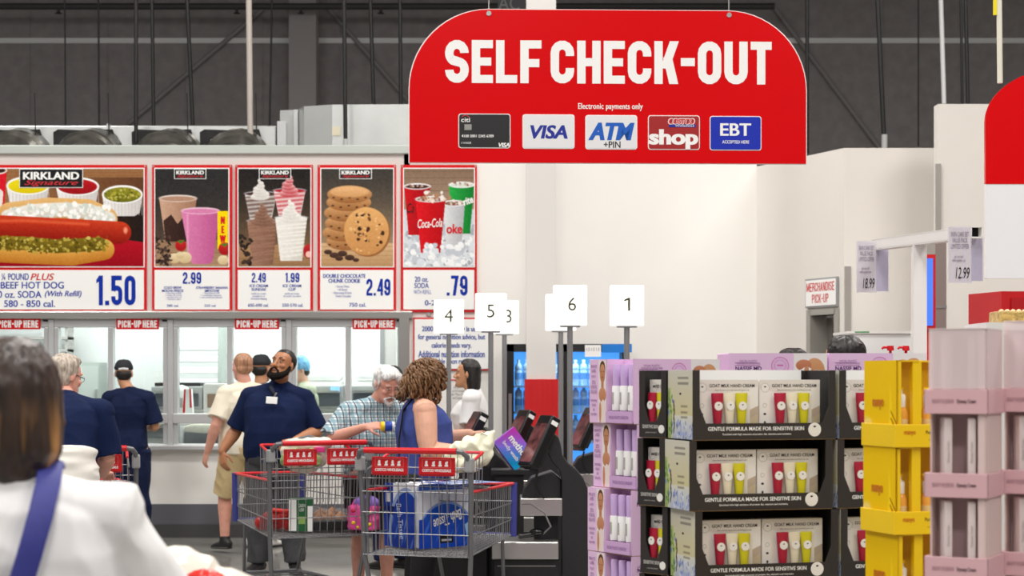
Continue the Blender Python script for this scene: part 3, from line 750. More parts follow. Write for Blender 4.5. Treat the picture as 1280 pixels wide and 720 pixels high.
def paint_dog(c):
    c.grad((176, 128, 84), (96, 58, 34), True)
    c.rect(-60, 211, 180, 222, (150, 104, 66))
    for k in range(26): c.rect(-60, 211 + k * 4.3, 180, 211.6 + k * 4.3, (110, 70, 40), op=0.35)
    c.poly([(120, 262), (180, 258), (180, 312), (120, 312)], (48, 30, 22), (34, 22, 18))
    c.poly([(-60, 296), (100, 292), (180, 303), (180, 334), (-60, 334)], (190, 12, 34), (150, 6, 26), False)
    c.poly([(-30, 214), (9, 210), (5, 262), (-30, 262)], (214, 24, 40)); c.ell(-4, 213, 13, 5, (240, 236, 230)); c.ell(-4, 213, 11, 3.5, (60, 30, 24))
    c.poly([(0, 236), (4, 240), (2, 268), (-8, 268)], (236, 226, 220))
    for (x, y, rx, col, dk, hb) in ((35, 232, 27, (238, 222, 20), (220, 196, 6), 24), (97, 233, 27, (190, 22, 30), (150, 10, 20), 24), (153, 243, 25.5, (150, 146, 40), (104, 104, 22), 27)):
        c.poly([(x - rx, y), (x + rx, y), (x + rx - 4, y + hb - 4), (x + rx - 10, y + hb), (x - rx + 10, y + hb), (x - rx + 4, y + hb - 4)], (240, 238, 236), (206, 202, 200))
        for k in range(12): c.rect(x - rx + 3 + k * rx / 6, y + 8, x - rx + 4 + k * rx / 6, y + hb - 1, (196, 192, 190), op=0.6)
        c.ell(x, y, rx, 11.5, (248, 247, 246)); c.ell(x, y + 0.5, rx - 2.5, 9.4, col, dark=dk)
    c.specks(90, (130, 235, 176, 252), (0.9, 2), [(176, 168, 60), (120, 120, 30), (88, 92, 20), (196, 186, 96)], lambda x, y: ((x - 153) / 22) ** 2 + ((y - 243.5) / 8) ** 2 < 1)
    cap_mask(c, [(12, 268), (60, 262), (110, 264), (132, 274)], 15, (232, 186, 118), (196, 138, 70))
    cap_mask(c, [(10, 271), (40, 264), (80, 262), (115, 265), (136, 274)], 9, (240, 238, 230), (206, 200, 188), 2)
    c.specks(240, (2, 253, 142, 284), (1.8, 4.2), [(246, 246, 240), (226, 230, 222), (210, 216, 208), (252, 252, 250)], lambda x, y: abs(y - (268 - 5 * math.sin((x - 2) / 140 * math.pi))) < 9 and 5 < x < 140)
    cap_mask(c, [(-60, 285), (0, 283), (80, 287), (150, 291)], 14, (206, 62, 30), (140, 20, 8))
    cap_mask(c, [(-60, 278), (30, 276.5), (110, 281)], 2.0, (232, 110, 70), (206, 62, 30), 3)
    c.ell(157, 288, 2.5, 4, (240, 150, 120), soft=2)
    cap_mask(c, [(-60, 312), (20, 316), (90, 319), (130, 312)], 13, (236, 186, 92), (188, 116, 36))
    cap_mask(c, [(-60, 303), (30, 304), (70, 308), (124, 305)], 8.5, (128, 108, 28), (96, 80, 14))
    c.specks(330, (-58, 292, 136, 318), (1.0, 2.8), [(150, 128, 34), (112, 92, 16), (82, 70, 12), (186, 166, 70), (206, 190, 96)], lambda x, y: abs(y - (304 + 4 * math.sin(max(0, x) / 140 * math.pi))) < 9)
def paint_smooth(c):
    c.grad((44, 43, 44), (118, 88, 66), pw=2.0)
    c.rect(193, 300, 286, 334, (150, 118, 90), (176, 142, 110), False)
    for k in range(5): c.rect(193, 303 + k * 6.4, 286, 303.8 + k * 6.4, (116, 88, 64), op=0.5)
    c.poly([(199, 248), (246, 248), (238, 302), (207, 302)], (206, 166, 140), (158, 116, 92))
    c.poly([(204, 276), (214, 268), (222, 280), (230, 270), (241, 274), (238, 302), (207, 302)], (66, 42, 36), (44, 26, 24))
    c.ell(222.5, 248, 24, 4.5, (226, 214, 206)); c.ell(222.5, 248.5, 22, 3.2, (180, 140, 116))
    c.poly([(226.5, 264), (275, 264), (266, 326), (262, 330), (241, 330), (238, 326)], (222, 132, 178), (186, 84, 140))
    c.rect(233, 268, 236, 318, (238, 176, 206), op=0.5)
    c.ell(250.7, 263.5, 24.4, 4.4, (236, 196, 216)); c.ell(250.7, 264, 22.4, 3, (216, 128, 174))
    c.poly([(272, 264), (285, 264), (285, 312), (278.5, 306), (272, 312)], (250, 216, 0))
    for (x, y, r) in ((218, 323, 7.5), (231, 322, 8.5), (225, 319, 5), (279, 325, 7)): c.ell(x, y, r, r * 0.85, (238, 220, 180), dark=(206, 180, 136)); 
    for (x, y, r) in ((226, 307, 7), (281, 311, 8)): c.ell(x, y, r, r, (206, 40, 40), dark=(160, 18, 24)); c.poly([(x - 5, y - 6), (x + 5, y - 7), (x, y - 2)], (70, 120, 40))
    c.specks(70, (194, 296, 214, 332), (1, 2.6), [(40, 30, 28), (60, 44, 38), (84, 62, 52)])
def paint_ice(c):
    c.grad((34, 31, 30), (160, 122, 84), pw=1.6)
    c.rect(297, 306, 389, 334, (176, 138, 100), (150, 112, 76), False)
    for k in range(4): c.rect(297, 309 + k * 7, 389, 309.7 + k * 7, (120, 86, 58), op=0.5)
    def cup(x0, x1, yt, yb, top, bands):
        w = x1 - x0
        c.poly([(x0, yt), (x1, yt), (x1 - w * 0.16, yb), (x0 + w * 0.16, yb)], bands[0], bands[1])
        for k in range(10):
            t = k / 10; y = yt + 4 + (yb - yt - 6) * t; ins = w * 0.16 * t
            cap_mask(c, [(x0 + ins + 2, y + 1.5), (x1 - ins - 2, y - 1.5)], 1.5, bands[2 + k % 2], bands[2 + (k + 1) % 2], 1.5)
        c.ell((x0 + x1) / 2, yt, w / 2 + 1, 3.2, (196, 196, 206), op=0.75); c.ell((x0 + x1) / 2, yt + 0.5, w / 2 - 1, 2.4, top)
    def swirl(x, y, col, dk, w=11, h=26):
        for k in range(7): 
            t = k / 6; c.ell(x + math.sin(k * 1.7) * 1.6, y - t * h, w * (1 - t * 0.85), 4.6 * (1 - 0.5 * t), col, dark=dk)
    cup(306, 346, 242, 274, (70, 46, 40), ((222, 218, 214), (190, 184, 180), (96, 70, 62), (206, 200, 196)))
    swirl(325, 246, (246, 244, 240), (206, 200, 194), 12, 20)
    cup(342, 382, 238, 270, (180, 30, 44), ((236, 226, 224), (206, 186, 186), (196, 70, 80), (236, 222, 220)))
    swirl(361, 242, (240, 214, 212), (186, 60, 70), 12, 24)
    cup(309, 347, 276, 331, (146, 108, 88), ((166, 126, 104), (122, 86, 68), (160, 120, 100), (136, 98, 80)))
    swirl(328, 278, (170, 132, 112), (118, 82, 66), 14, 22)
    cup(344, 384, 272, 326, (240, 238, 230), ((240, 238, 232), (206, 202, 192), (244, 242, 236), (230, 226, 218)))
    swirl(363, 274, (250, 248, 244), (216, 212, 204), 14, 22)
    c.ell(386, 314, 7, 9, (196, 40, 44), dark=(150, 20, 30)); c.ell(386, 318, 4, 4, (240, 190, 180))
    c.specks(26, (298, 292, 316, 330), (1.5, 4), [(50, 38, 34), (34, 26, 24), (72, 54, 46)])
def paint_cookie(c):
    c.grad((62, 58, 54), (206, 168, 124), pw=1.5)
    c.rect(401, 304, 492, 334, (212, 176, 134), (182, 142, 98), False)
    for k in range(5): c.rect(401, 308 + k * 5.5, 492, 308.7 + k * 5.5, (160, 120, 80), op=0.45)
    for k, (x, y) in enumerate(((432, 302), (431, 291), (434, 279), (433, 266), (436, 253), (437, 243))):
        c.ell(x, y, 28 - (k == 0) * 4, 11, (222, 172, 118), dark=(150, 96, 52))
        for j in range(5): c.ell(x - 20 + j * 10, y + 4 + (j % 2) * 2, 1.8, 1.1, (86, 52, 34))
    c.ell(437, 240, 24, 6.5, (228, 180, 128), dark=(206, 152, 98))
    c.ell(460, 291, 28, 30, (150, 98, 54)); c.ell(458, 289, 28, 30, (226, 172, 108), dark=(198, 140, 82))
    c.specks(34, (434, 264, 484, 316), (1.2, 3.0), [(74, 44, 28), (56, 34, 24), (110, 70, 42)], lambda x, y: ((x - 458) / 24) ** 2 + ((y - 289) / 26) ** 2 < 1)
    c.specks(60, (434, 264, 484, 316), (0.8, 2.2), [(206, 150, 90), (234, 186, 128)], lambda x, y: ((x - 458) / 25) ** 2 + ((y - 289) / 27) ** 2 < 1)
    for (x, y, r) in ((410, 315, 5), (418, 319, 6), (428, 317, 6), (437, 322, 6), (445, 325, 4), (424, 323, 5)): c.ell(x, y, r, r * 0.6, (92, 64, 52), dark=(54, 36, 30))
def paint_soda(c):
    c.grad((126, 102, 84), (226, 228, 232), pw=0.8)
    c.rect(504, 211, 593, 262, (134, 108, 88), (166, 142, 120), False)
    for k in range(6): c.rect(504, 214 + k * 8, 593, 214.8 + k * 8, (104, 80, 62), op=0.5)
    c.rect(504, 262, 593, 334, (206, 210, 216), (226, 230, 234), False)
    c.specks(150, (504, 282, 593, 334), (2, 5.5), [(244, 246, 248), (190, 196, 204), (214, 220, 226), (168, 174, 184)])
    def cup(x0, x1, yt, yb, col, dk, drink=(120, 70, 50)):
        w = x1 - x0
        c.poly([(x0, yt), (x1, yt), (x1 - w * 0.17, yb), (x0 + w * 0.17, yb)], col, dk)
        c.ell((x0 + x1) / 2, yt, w / 2 + 0.6, 4, (240, 240, 242)); c.ell((x0 + x1) / 2, yt + 0.3, w / 2 - 2, 2.6, drink)
        c.specks(10, (x0 + 5, yt - 3, x1 - 5, yt + 1), (1, 2.4), [(236, 226, 220), (150, 110, 90), (200, 180, 170)])
    cup(505, 538, 233, 294, (206, 20, 30), (150, 8, 18), (70, 40, 34))
    cup(561, 593, 231, 292, (40, 170, 70), (16, 120, 44), (214, 224, 214))
    cup(554, 581, 254, 316, (226, 228, 230), (176, 178, 182))
    cup(519.5, 557, 249, 316, (222, 22, 32), (178, 8, 18))
    c.specks(16, (528, 240, 562, 252), (1.5, 4), [(226, 206, 190), (176, 130, 100), (240, 232, 226)])
    c.specks(70, (504, 306, 593, 334), (2, 5), [(244, 246, 248), (196, 202, 210), (220, 226, 232)])
b_, w_ = m_blue, m_printwhite
board('wide hot dog menu board priced 1.50', -62, 183, -58, 179.5, paint_dog, [
    ('1.50', 145, 363, 49, 37, b_, NUM), ('¼ POUND', 19, 346, 34, 8.5, b_, TXT), ('PLUS', 53, 346, 30, 8.5, m_printred, ITA),
    ('ALL BEEF HOT DOG', 29, 356.5, 102, 8.5, b_, TXT), ('20 oz. SODA', 22, 368, 60, 8.5, b_, TXT), ('(With Refill)', 79, 368, 46, 9, b_, ITA),
    ('580 - 850 cal.', 37, 379.5, 64, 8.5, b_, TXT)], (25, 103, 211.7, 234))
board('smoothie menu board priced 2.99 with a pink drink', 190, 290, 194, 285.5, paint_smooth, [
    ('2.99', 240, 347.5, 23, 14.5, b_, NUM), ('COLD BREW\nMOCHA FREEZE', 216, 361.5, 27, 7, b_, TXT), ('STRAWBERRY BANANA\nSMOOTHIE', 265, 361.5, 40, 7, b_, TXT),
    ('• blended coffee\n• cream & cocoa\n• served over ice\n• contains dairy', 217, 370.5, 20, 10, b_, {}), ('• blended fruit\n• contains banana\n• no artificial flavor', 264, 369, 28, 7.5, b_, {}),
    ('380 cal.', 216, 382, 15, 3, b_, TXT), ('320 cal.', 263, 382, 15, 3, b_, TXT), ('NEW'[0] + '\nE\nW', 278.5, 287, 8, 33, m_printred, dict(bold=0.02, smear=0.04))], (218.5, 257, 211.7, 223))
board('ice cream menu board priced 2.49 and 1.99', 294, 391, 298, 388, paint_ice, [
    ('2.49', 323.5, 347, 17.5, 12, b_, NUM), ('1.99', 365.5, 347, 17.5, 12, b_, NUM), ('ICE CREAM\nSUNDAE', 323.5, 359.5, 23, 8, b_, TXT), ('ICE CREAM\nCUP', 365, 359.5, 23, 8, b_, TXT),
    ('vanilla ice cream,\nstrawberry or\nchocolate topping', 323.5, 370.5, 20, 9.5, b_, {}), ('vanilla ice cream,\nchocolate ice cream', 365, 368.5, 22, 5.5, b_, {}),
    ('650-690 cal.', 323, 381.5, 26, 4, b_, TXT), ('550-570 cal.', 366, 381.5, 26, 4, b_, TXT)], (324.5, 363, 211.7, 223))
board('double chocolate cookie menu board priced 2.49', 397, 495, 401.5, 491.5, paint_cookie, [
    ('2.49', 473, 359, 30, 21, b_, NUM), ('DOUBLE CHOCOLATE\nCHUNK COOKIE', 430.5, 348, 53, 11, b_, TXT),
    ('• Served Warm\n• All Butter\n• Bittersweet & Semi-\n   Sweet Chocolate', 428, 364, 24, 15, b_, {}), ('750 cal.', 447, 381, 21, 5, b_, TXT)], (425, 464, 211.7, 223))
sb = board('soda menu board priced .79 with paper cups in ice', 501, 596, 505, 592.5, paint_soda, [
    ('.79', 571.5, 357, 26, 25, b_, NUM), ('20 oz.', 527, 349, 17, 6.5, b_, TXT), ('SODA', 527, 357, 18, 6.5, b_, TXT), ('WITH REFILL', 528, 365, 22, 5, b_, {}),
    ('0-200 cal.', 550, 378.5, 38, 6.5, b_, TXT), ('Coca-Cola', 537.5, 279, 31, 11, m_printwhite, dict(shear=0.3, bold=0.01, rot=0.06, thick=0.0022)),
    ('oke', 568, 286, 20, 12, m_printred, dict(bold=0.02, smear=0.03, thick=0.0022)), ('rite', 585, 251, 13, 9, m_printwhite, dict(bold=0.03, shear=0.2, rot=0.35, thick=0.0022)), ('Ca', 513, 260, 9, 12, m_ink, dict(shear=0.3, thick=0.0022))])
# nutrition notice
nd = WY - 0.03; ns = F / nd
nt_ = thing('nutrition_notice', 'red-edged nutrition notice on the wall under the soda board', 'notice', P(564.5, 430, nd))
MB().box((0, 0.01, 0), (96 / ns, 0.016, 66 / ns)).build('frame', m_printred, nt_)
MB().box((0, 0.0, 0), (92.5 / ns, 0.006, 62 / ns)).build('sheet', m_printwhite, nt_)
for i, (t, w, y) in enumerate((('2000 calories a day is used', 74, 412), ('for general nutrition advice, but', 84, 422), ('calorie needs vary.', 50, 432.5), ('Additional nutrition information', 83, 442.5), ('available upon request.', 60, 452.5))):
    text('lettering', t, mat('notice_blue', (58, 80, 160), 0.5), nt_, (0, -0.004, (430 - y) / ns), w / ns, 8.4 / ns, bold=0.012, smear=0.04)
nt2 = thing('paper_notice', 'small white printed sheet on the wall below the nutrition notice', 'notice', P(577, 495, nd))
MB().box((0, 0.01, 0), (32 / ns, 0.01, 50 / ns)).build('sheet', mat('sheet_white', (232, 230, 226), 0.5), nt2)
text('lettering', 'allergens are listed\nat the counter. Please\nask. Mixes, Fries, Sauces\nand Desserts change', mat('ink_grey', (110, 108, 108), 0.5), nt2, (0, 0.004, 0.03), 26 / ns, 18 / ns)
MB().box((0, 0.003, 0.155), (28 / ns, 0.004, 0.012)).build('red_line', m_printred, nt2)
for i, y in enumerate((400, 392)):
    pl = tag(MB().box(P(536, y, WY - 0.012), (0.045, 0.02, 0.05)).build('wall_socket', m_lgrey, bevel=0.004), ('small grey wall socket just above the nutrition notice', 'small grey wall switch just below the soda board')[i], 'socket')
# merchandise pick-up sign on the side wall
t0, t1 = side_t(1009.5), side_t(1049)
za, zb = side_z(1029, 347.5), side_z(1029, 384)
ms = thing('pickup_door_sign', 'white merchandise pick-up sign with red lettering over the side door', 'sign', V((SX0, SY0, 0)) + sd.normalized() * ((t0 + t1) / 2) + V((0, 0, (za + zb) / 2)), sang)
w, h = t1 - t0, za - zb
MB().box((0, -0.015, 0), (w, 0.02, h)).build('rim', mat('sign_rim', (150, 150, 152), 0.5), ms)
MB().box((0, -0.025, 0), (w - 0.03, 0.01, h - 0.03)).build('plate', m_printwhite, ms)
gothic('lettering', 'MERCHANDISE', m_printred, ms, (0, -0.031, h * 0.2), w * 0.88, h * 0.3, t=0.13)
gothic('lettering', 'PICK-UP', m_printred, ms, (0, -0.031, -h * 0.2), w * 0.52, h * 0.3, t=0.13)

# ------------------------------------------------------------------ the hanging red signs
def arch(x0, x1, zb, zt, rx, rz, n=14):
    p = [(x0, zb)]
    p += [(x0 + rx - rx * math.cos(a), zt - rz + rz * math.sin(a)) for a in [i / n * math.pi / 2 for i in range(n + 1)]]
    p += [(x1 - rx + rx * math.sin(a), zt - rz + rz * math.cos(a)) for a in [i / n * math.pi / 2 for i in range(n + 1)]]
    return p + [(x1, zb)]
sdp = 11.5; ss = F / sdp
sg = thing('hanging_sign', 'big red hanging self check-out sign with payment cards', 'sign', P(760.5, 204.5, sdp), math.radians(2.0))
def sl_(px, py, y=0.0): return ((px - 760.5) / ss, y, (204.5 - py) / ss)
ar = arch(-249.5 / ss, 249.5 / ss, 0, 192.5 / ss, 100 / ss, 100 / ss)
MB().prism(ar, 0.0, 0.018).build('backing', m_printwhite, sg)
ar2 = arch(-249 / ss + 0.003, 249 / ss - 0.003, 0.003, 192.5 / ss - 0.004, 100 / ss, 100 / ss)
MB().prism(ar2, -0.004, 0.002).build('red_face', m_signred, sg)
gothic('lettering', 'SELF CHECK-OUT', m_printwhite, sg, sl_(761, 78, -0.005), 409 / ss, 53.5 / ss, t=0.205, cw=0.575, gap=0.075)
text('lettering', 'Electronic payments only', m_printwhite, sg, sl_(763, 134, -0.005), 81 / ss, 9.5 / ss, bold=0.004, smear=0.03, space=1.05)
def rrect(w, h, r, n=5):
    p = []
    for sx, sz, a0 in ((1, 1, 0), (-1, 1, 90), (-1, -1, 180), (1, -1, 270)):
        for i in range(n + 1):
            a = math.radians(a0 + 90 * i / n); p.append((sx * (w / 2 - r) + r * math.cos(a), sz * (h / 2 - r) + r * math.sin(a)))
    return p
def card(cx, cy, m, edge=m_printwhite):
    w, h = 65 / ss, 43 / ss
    T = MX.Translation(V(sl_(cx, cy)))
    r = MB().prism(rrect(w, h, 0.016), -0.007, -0.003).xf(T).build('card_edge', edge, sg)
    MB().prism(rrect(w - 0.01, h - 0.01, 0.013), -0.0095, -0.006).xf(T).build('card_face', m, sg)
def ct_(s, px, py, w, h, m, **kw): text('card_lettering', s, m, sg, sl_(px, py, -0.0098), w / ss, h / ss, **kw)
m_cwhite = mat('card_white', (232, 232, 234), 0.3)
card(605.5, 164.5, mat('card_black', (36, 34, 36), 0.35)); card(685.5, 165, m_cwhite); card(764, 165.5, m_cwhite)
card(842.5, 165.5, mat('card_red_brown', (164, 30, 32), 0.35)); card(920, 166, mat('card_blue', (6, 40, 176), 0.35))
ct_('citi', 582, 151, 11, 5.5, m_printwhite, bold=0.01)
MB().tube([sl_(577.5 + i * 1.1, 147.4 - 2.3 * math.sin(i / 8 * math.pi), -0.0105) for i in range(9)], 0.0025, 6).build('card_arc', m_script, sg)
MB().box(sl_(585, 160, -0.0105), (9 / ss, 0.002, 7 / ss)).build('card_chip', m_steel, sg)
ct_('4100 2001 2345 6789', 597, 171, 40, 3.4, m_printwhite, smear=0.05); ct_('L WALKER', 583, 179.5, 12, 2.4, m_printwhite); ct_('VISA', 630, 182, 14, 5.5, m_printwhite, bold=0.02, shear=0.2, smear=0.06)
m_visa = mat('card_navy', (28, 44, 150), 0.35)
ct_('VISA', 686, 165.5, 47, 17, m_visa, bold=0.02, shear=0.2, smear=0.06)
ct_('ATM', 764, 164.5, 58, 22, mat('card_atm_blue', (20, 92, 190), 0.35), bold=0.03, shear=0.25, smear=0.07); ct_('+PIN', 765, 181, 21, 8, m_ink, bold=0.005, smear=0.03)
ct_('shop', 842, 174, 62, 25, m_printwhite, bold=0.03, smear=0.05); ct_('COSTCO', 852, 151.5, 34, 8, m_printwhite, bold=0.045, shear=0.15, smear=0.12)
text('card_lettering', 'COSTCO', m_script, sg, sl_(852, 151.5, -0.011), 32 / ss, 6.5 / ss, bold=0.02, shear=0.15, smear=0.06)
MB().box(sl_(853, 157.2, -0.0105), (34 / ss, 0.002, 3.4 / ss)).build('card_bar', m_visa, sg); text('card_lettering', 'WHOLESALE', m_printwhite, sg, sl_(856, 157.2, -0.0115), 24 / ss, 2.2 / ss, smear=0.05)
ct_('EBT', 920, 161.5, 39, 15.5, m_printwhite, bold=0.012, smear=0.04); ct_('ACCEPTED HERE', 920, 177, 34, 4, m_printwhite, smear=0.04)
for px in (611, 912):
    q = sl_(px, 18)
    MB().cyl((q[0], -0.012, q[2]), (q[0], 0.02, q[2]), 0.015, 12).build('eyelet', m_steel, sg)
    MB().tube([(q[0], 0.009, q[2]), (q[0], 0.009, CEIL - sg.location.z)], 0.004, 6).build('wire', m_steel, sg)
# second sign, at the right edge of the view
d2 = 10.0; s2 = F / d2
s2g = thing('hanging_sign', 'hanging sign at the right edge, red arch over a plain white panel', 'sign', P(1232, 348, d2))
ar = arch(0, 2.35, 118 / s2, 262 / s2, 0.38, 0.28)
MB().prism(ar, 0.0, 0.03).build('red_arch', m_signred, s2g)
MB().bx(0, 2.35, 0.002, 0.028, 0, 118 / s2).build('white_panel', mat('sign_white', (238, 238, 240), 0.3), s2g)
for x in (0.5, 1.9): MB().tube([(x, 0.015, 1.05), (x, 0.015, CEIL - s2g.location.z)], 0.004, 6).build('wire', m_steel, s2g)

# ------------------------------------------------------------------ lit lane numbers on poles
m_lit = mat('lit_white_acrylic', (255, 255, 250), 0.4, emit=1.15)
m_num = mat('numeral_olive', (62, 62, 18), 0.5)
m_pole = mat('pole_steel', (150, 151, 153), 0.35, 0.5)
for (n, px, y0, y1, dd, lab, w) in (('4', 561, 375, 417, 16.6, 'lit lane number 4, leftmost of the numbered poles', 37), ('5', 613.5, 367, 414, 15.25, 'lit lane number 5 above the woman in the white T-shirt', 39),
        ('3', 630.5, 376, 417.5, 17.0, 'lit lane number 3 half hidden behind the 5', 36), ('2', 701, 368, 413.5, 16.25, 'lit lane number box hidden behind the 6', 38),
        ('6', 712.5, 357, 407, 14.2, 'lit lane number 6 in front of the white column', 42), ('1', 783.5, 357, 407.5, 14.0, 'lit lane number 1, rightmost of the numbered poles', 42)):
    s = F / dd; b = thing('lane_number_sign', lab, 'lane sign', (X(px, dd), dd, 0), group='lit lane numbers')
    zb, zt = Z(y1, dd), Z(y0, dd); ww = w / s
    MB().box((0, 0, (zb + zt) / 2), (ww, 0.07, zt - zb)).build('light_box', m_lit, b, bevel=0.008)
    if n == '1':
        q = (zb + zt) / 2 + 0.01; hn = 16.5 / s; MB().prism([(0.006, -hn / 2), (0.006 + 0.016, -hn / 2), (0.022, hn / 2), (0.008, hn / 2), (-0.024, hn * 0.33), (-0.018, hn * 0.22), (0.006, hn * 0.33)], -0.0366, -0.036).xf(MX.Translation(V((0, 0, q)))).build('numeral', m_num, b)
    else: text('numeral', n, m_num, b, ({'6': 0.015, '3': 0.035}.get(n, 0.0), -0.036, (zb + zt) / 2 + 0.01), 12 / s, 16.5 / s, bold=0.0, keep=True)
    MB().box((0, 0, zb - 0.006), (ww * 0.6, 0.05, 0.012)).build('cap', m_pole, b)
    MB().tube([(0, 0.0, 0.02), (0, 0.0, zb)], 0.021, 12).build('pole', m_pole, b, smooth=True)
    MB().lathe([(0.16, 0), (0.16, 0.012), (0.03, 0.03)], seg=20).build('foot', m_pole, b, smooth=True)

# ------------------------------------------------------------------ beverage cooler
kd = 18.0
kx0, kx1 = X(633, kd), X(787, kd); kt = Z(430, kd)
ck = thing('drink_cooler', 'black beverage cooler with glass doors lit blue', 'cooler', ((kx0 + kx1) / 2, kd, 0))
w = kx1 - kx0
MB().bx(-w / 2, -w / 2 + 0.07, 0, 0.55, 0, kt).bx(w / 2 - 0.07, w / 2, 0, 0.55, 0, kt).bx(-w / 2, w / 2, 0, 0.55, kt - 0.07, kt).bx(-w / 2, w / 2, 0, 0.55, 0, 0.25).bx(-w / 2, w / 2, 0.5, 0.55, 0, kt).bx(-0.1, 0.02, 0, 0.04, 0.2, kt).build('cabinet', m_black, ck)
MB().bx(-w / 2 + 0.07, w / 2 - 0.07, 0.47, 0.5, 0.25, kt - 0.07).build('back_panel', mat('cooler_blue_glow', (96, 176, 240), 0.5, emit=1.5), ck)  # back panel glows in place of the cooler's inside lighting
MB().bx(w / 2 - 0.26, w / 2 + 0.02, -0.02, 0.0, kt - 0.08, kt + 0.0).build('blue_header', mat('header_blue', (10, 120, 210), 0.4), ck)
MB().bx(w / 2 - 0.42, w / 2 - 0.27, -0.03, -0.02, kt - 0.12, kt - 0.01).build('price_label', m_printwhite, ck)
text('lettering', '1.5 1.5 1.5', m_ink, ck, (w / 2 - 0.345, -0.031, kt - 0.05), 0.12, 0.03)
zs = [Z(482, kd), Z(515, kd), Z(552, kd), 0.55]
mbs = MB()
for z in zs: MB().bx(-w / 2 + 0.07, w / 2 - 0.07, 0.1, 0.47, z - 0.02, z).build('shelf', mat('cooler_shelf', (196, 222, 240), 0.4), ck)
MB().bx(-w / 2 + 0.07, w / 2 - 0.07, 0.02, 0.026, 0.25, kt - 0.07).build('glass_door', glass_mat('cooler_glass', (226, 240, 252), 0.05), ck)
MB().bx(-w / 2 + 0.02, -w / 2 + 0.05, -0.04, 0.0, 0.9, 1.4).build('handle', m_grey, ck)
bl = glass_mat('clear_bottle', (150, 196, 232), 0.25, 0.1)
m_bottle = mat('water_bottle_clear', (214, 234, 250), 0.15, spec=0.8, emit=0.0)
bt0 = thing('water_bottle', 'x', 'bottle', (0, 0, 0))
MB().lathe([(0.03, 0), (0.036, 0.02), (0.036, 0.13), (0.03, 0.145), (0.036, 0.16), (0.03, 0.195), (0.013, 0.215), (0.013, 0.23)], seg=14).build('body', m_bottle, bt0, smooth=True)
MB().lathe([(0.015, 0.225), (0.015, 0.245)], seg=12).build('cap', m_printwhite, bt0)
MB().lathe([(0.0368, 0.06), (0.0368, 0.12)], seg=14).build('label', mat('bottle_label', (120, 176, 226), 0.4), bt0)
area('cooler_light', (ck.location.x, kd + 0.1, kt - 0.09), w - 0.3, 0.1, 5, (0.8, 0.92, 1.0))
first = True
for r, z in enumerate(zs[:3]):
    for k in range(13):
        x = -w / 2 + 0.115 + k * (w - 0.23) / 12
        lab = 'clear water bottle inside the beverage cooler, %s shelf' % ('upper', 'middle', 'lower')[r]
        loc = (ck.location.x + x, kd + 0.2, z)
        if first: bt0.location = loc; bt0['label'] = lab; bt0['group'] = 'water bottles on the %s cooler shelf' % 'upper'; first = False
        else: dup(bt0, loc, 0, lab, 'water bottles on the %s cooler shelf' % ('upper', 'middle', 'lower')[r])

# ------------------------------------------------------------------ price stand behind the yellow boxes, and what stands by the right wall
pa, pb = P(1097, 306, 9.06), P(1221, 290, 8.0)
st = thing('price_stand', 'white T-shaped price stand with a square tube bar', 'stand', (P(1148.5, 300, 8.6).x, 8.6, 0))
dirv = (pb - pa).normalized(); q = MX((dirv, V((0, 0, 1)).cross(dirv), V((0, 0, 1)))).transposed()
mid = (pa + pb) / 2; Lb = (pb - pa).length
mb = MB()
for (c, dm) in (((0, 0, 0.0225), (Lb, 0.055, 0.006)), ((0, 0, -0.0225), (Lb, 0.055, 0.006)), ((0, 0.0245, 0), (Lb, 0.006, 0.045)), ((0, -0.0245, 0), (Lb, 0.006, 0.045))): mb.box(c, dm)
T = MX.Translation(mid - st.location) @ q.to_4x4()
mb.xf(T).build('bar', m_white, st)
MB().box((-Lb * 0.02, 0, 0), (Lb * 0.98, 0.044, 0.04)).xf(T).build('tube_shade_fill', mat('tube_shade', (14, 14, 14), 0.9), st)  # dark block filling the hollow bar, standing in for shade at its open end
MB().bx(-0.03, 0.03, -0.03, 0.03, 0.02, mid.z - 0.025).build('post', m_white, st)
MB().bx(-0.25, 0.25, -0.25, 0.25, 0, 0.02).build('foot', m_white, st)
m_sleeve = film_mat('plastic_sleeve', (196, 190, 208), 0.55, 0.15)
m_pcard = mat('price_card_paper', (226, 218, 222), 0.5)
m_vio = mat('price_card_violet', (190, 180, 208), 0.4)
for (x0, x1, y0, y1, dd, price, lab, m) in ((1070.5, 1095, 301, 365, 9.0, '18.99', 'price card hanging from the far end of the stand bar', m_pcard), (1091, 1110.5, 312, 364, 9.12, None, 'violet plastic sleeve behind the price card at the far end of the bar', m_vio),
        (1185, 1214, 283, 353, 8.0, '12.99', 'price card marked 12.99 at the near end of the stand bar', m_pcard), (1211, 1228.5, 296, 351, 8.1, None, 'violet plastic sleeve beside the 12.99 price card near the open tube end', m_vio)):
    s = F / dd; c = thing('price_card', lab, 'price card', P((x0 + x1) / 2, (y0 + y1) / 2, dd - 0.035), math.radians(8), group=None)
    w, h = (x1 - x0) / s, (y1 - y0) / s
    MB().box((0, 0, 0), (w, 0.003, h)).build('card', m, c)
    MB().box((0, -0.003, -0.004), (w + 0.008, 0.001, h)).build('sleeve', film_mat('thin_sleeve', (225, 225, 235), 0.18, 0.08), c)
    if price:
        text('price', price, m_ink, c, (w * 0.12, -0.0045, -h * 0.33), w * 0.62, h * 0.2, shear=0.2)
        text('lettering', 'SKIN CARE SET\nVALUE PACK\nLIMITED OFFER', mat('ink_violet', (120, 104, 128), 0.5), c, (0, -0.0045, h * 0.25), w * 0.8, h * 0.3)
        text('lettering', 'per set sold\nwhile supplies last', mat('ink_violet', (120, 104, 128)), c, (-w * 0.05, -0.0045, -h * 0.08), w * 0.6, h * 0.14)
d = 14.0
sc_ = thing('wall_screen', 'blue screen in a red frame behind the price stand post', 'screen', (X(1156, d), d, 0))
w = 27 / (F / d)
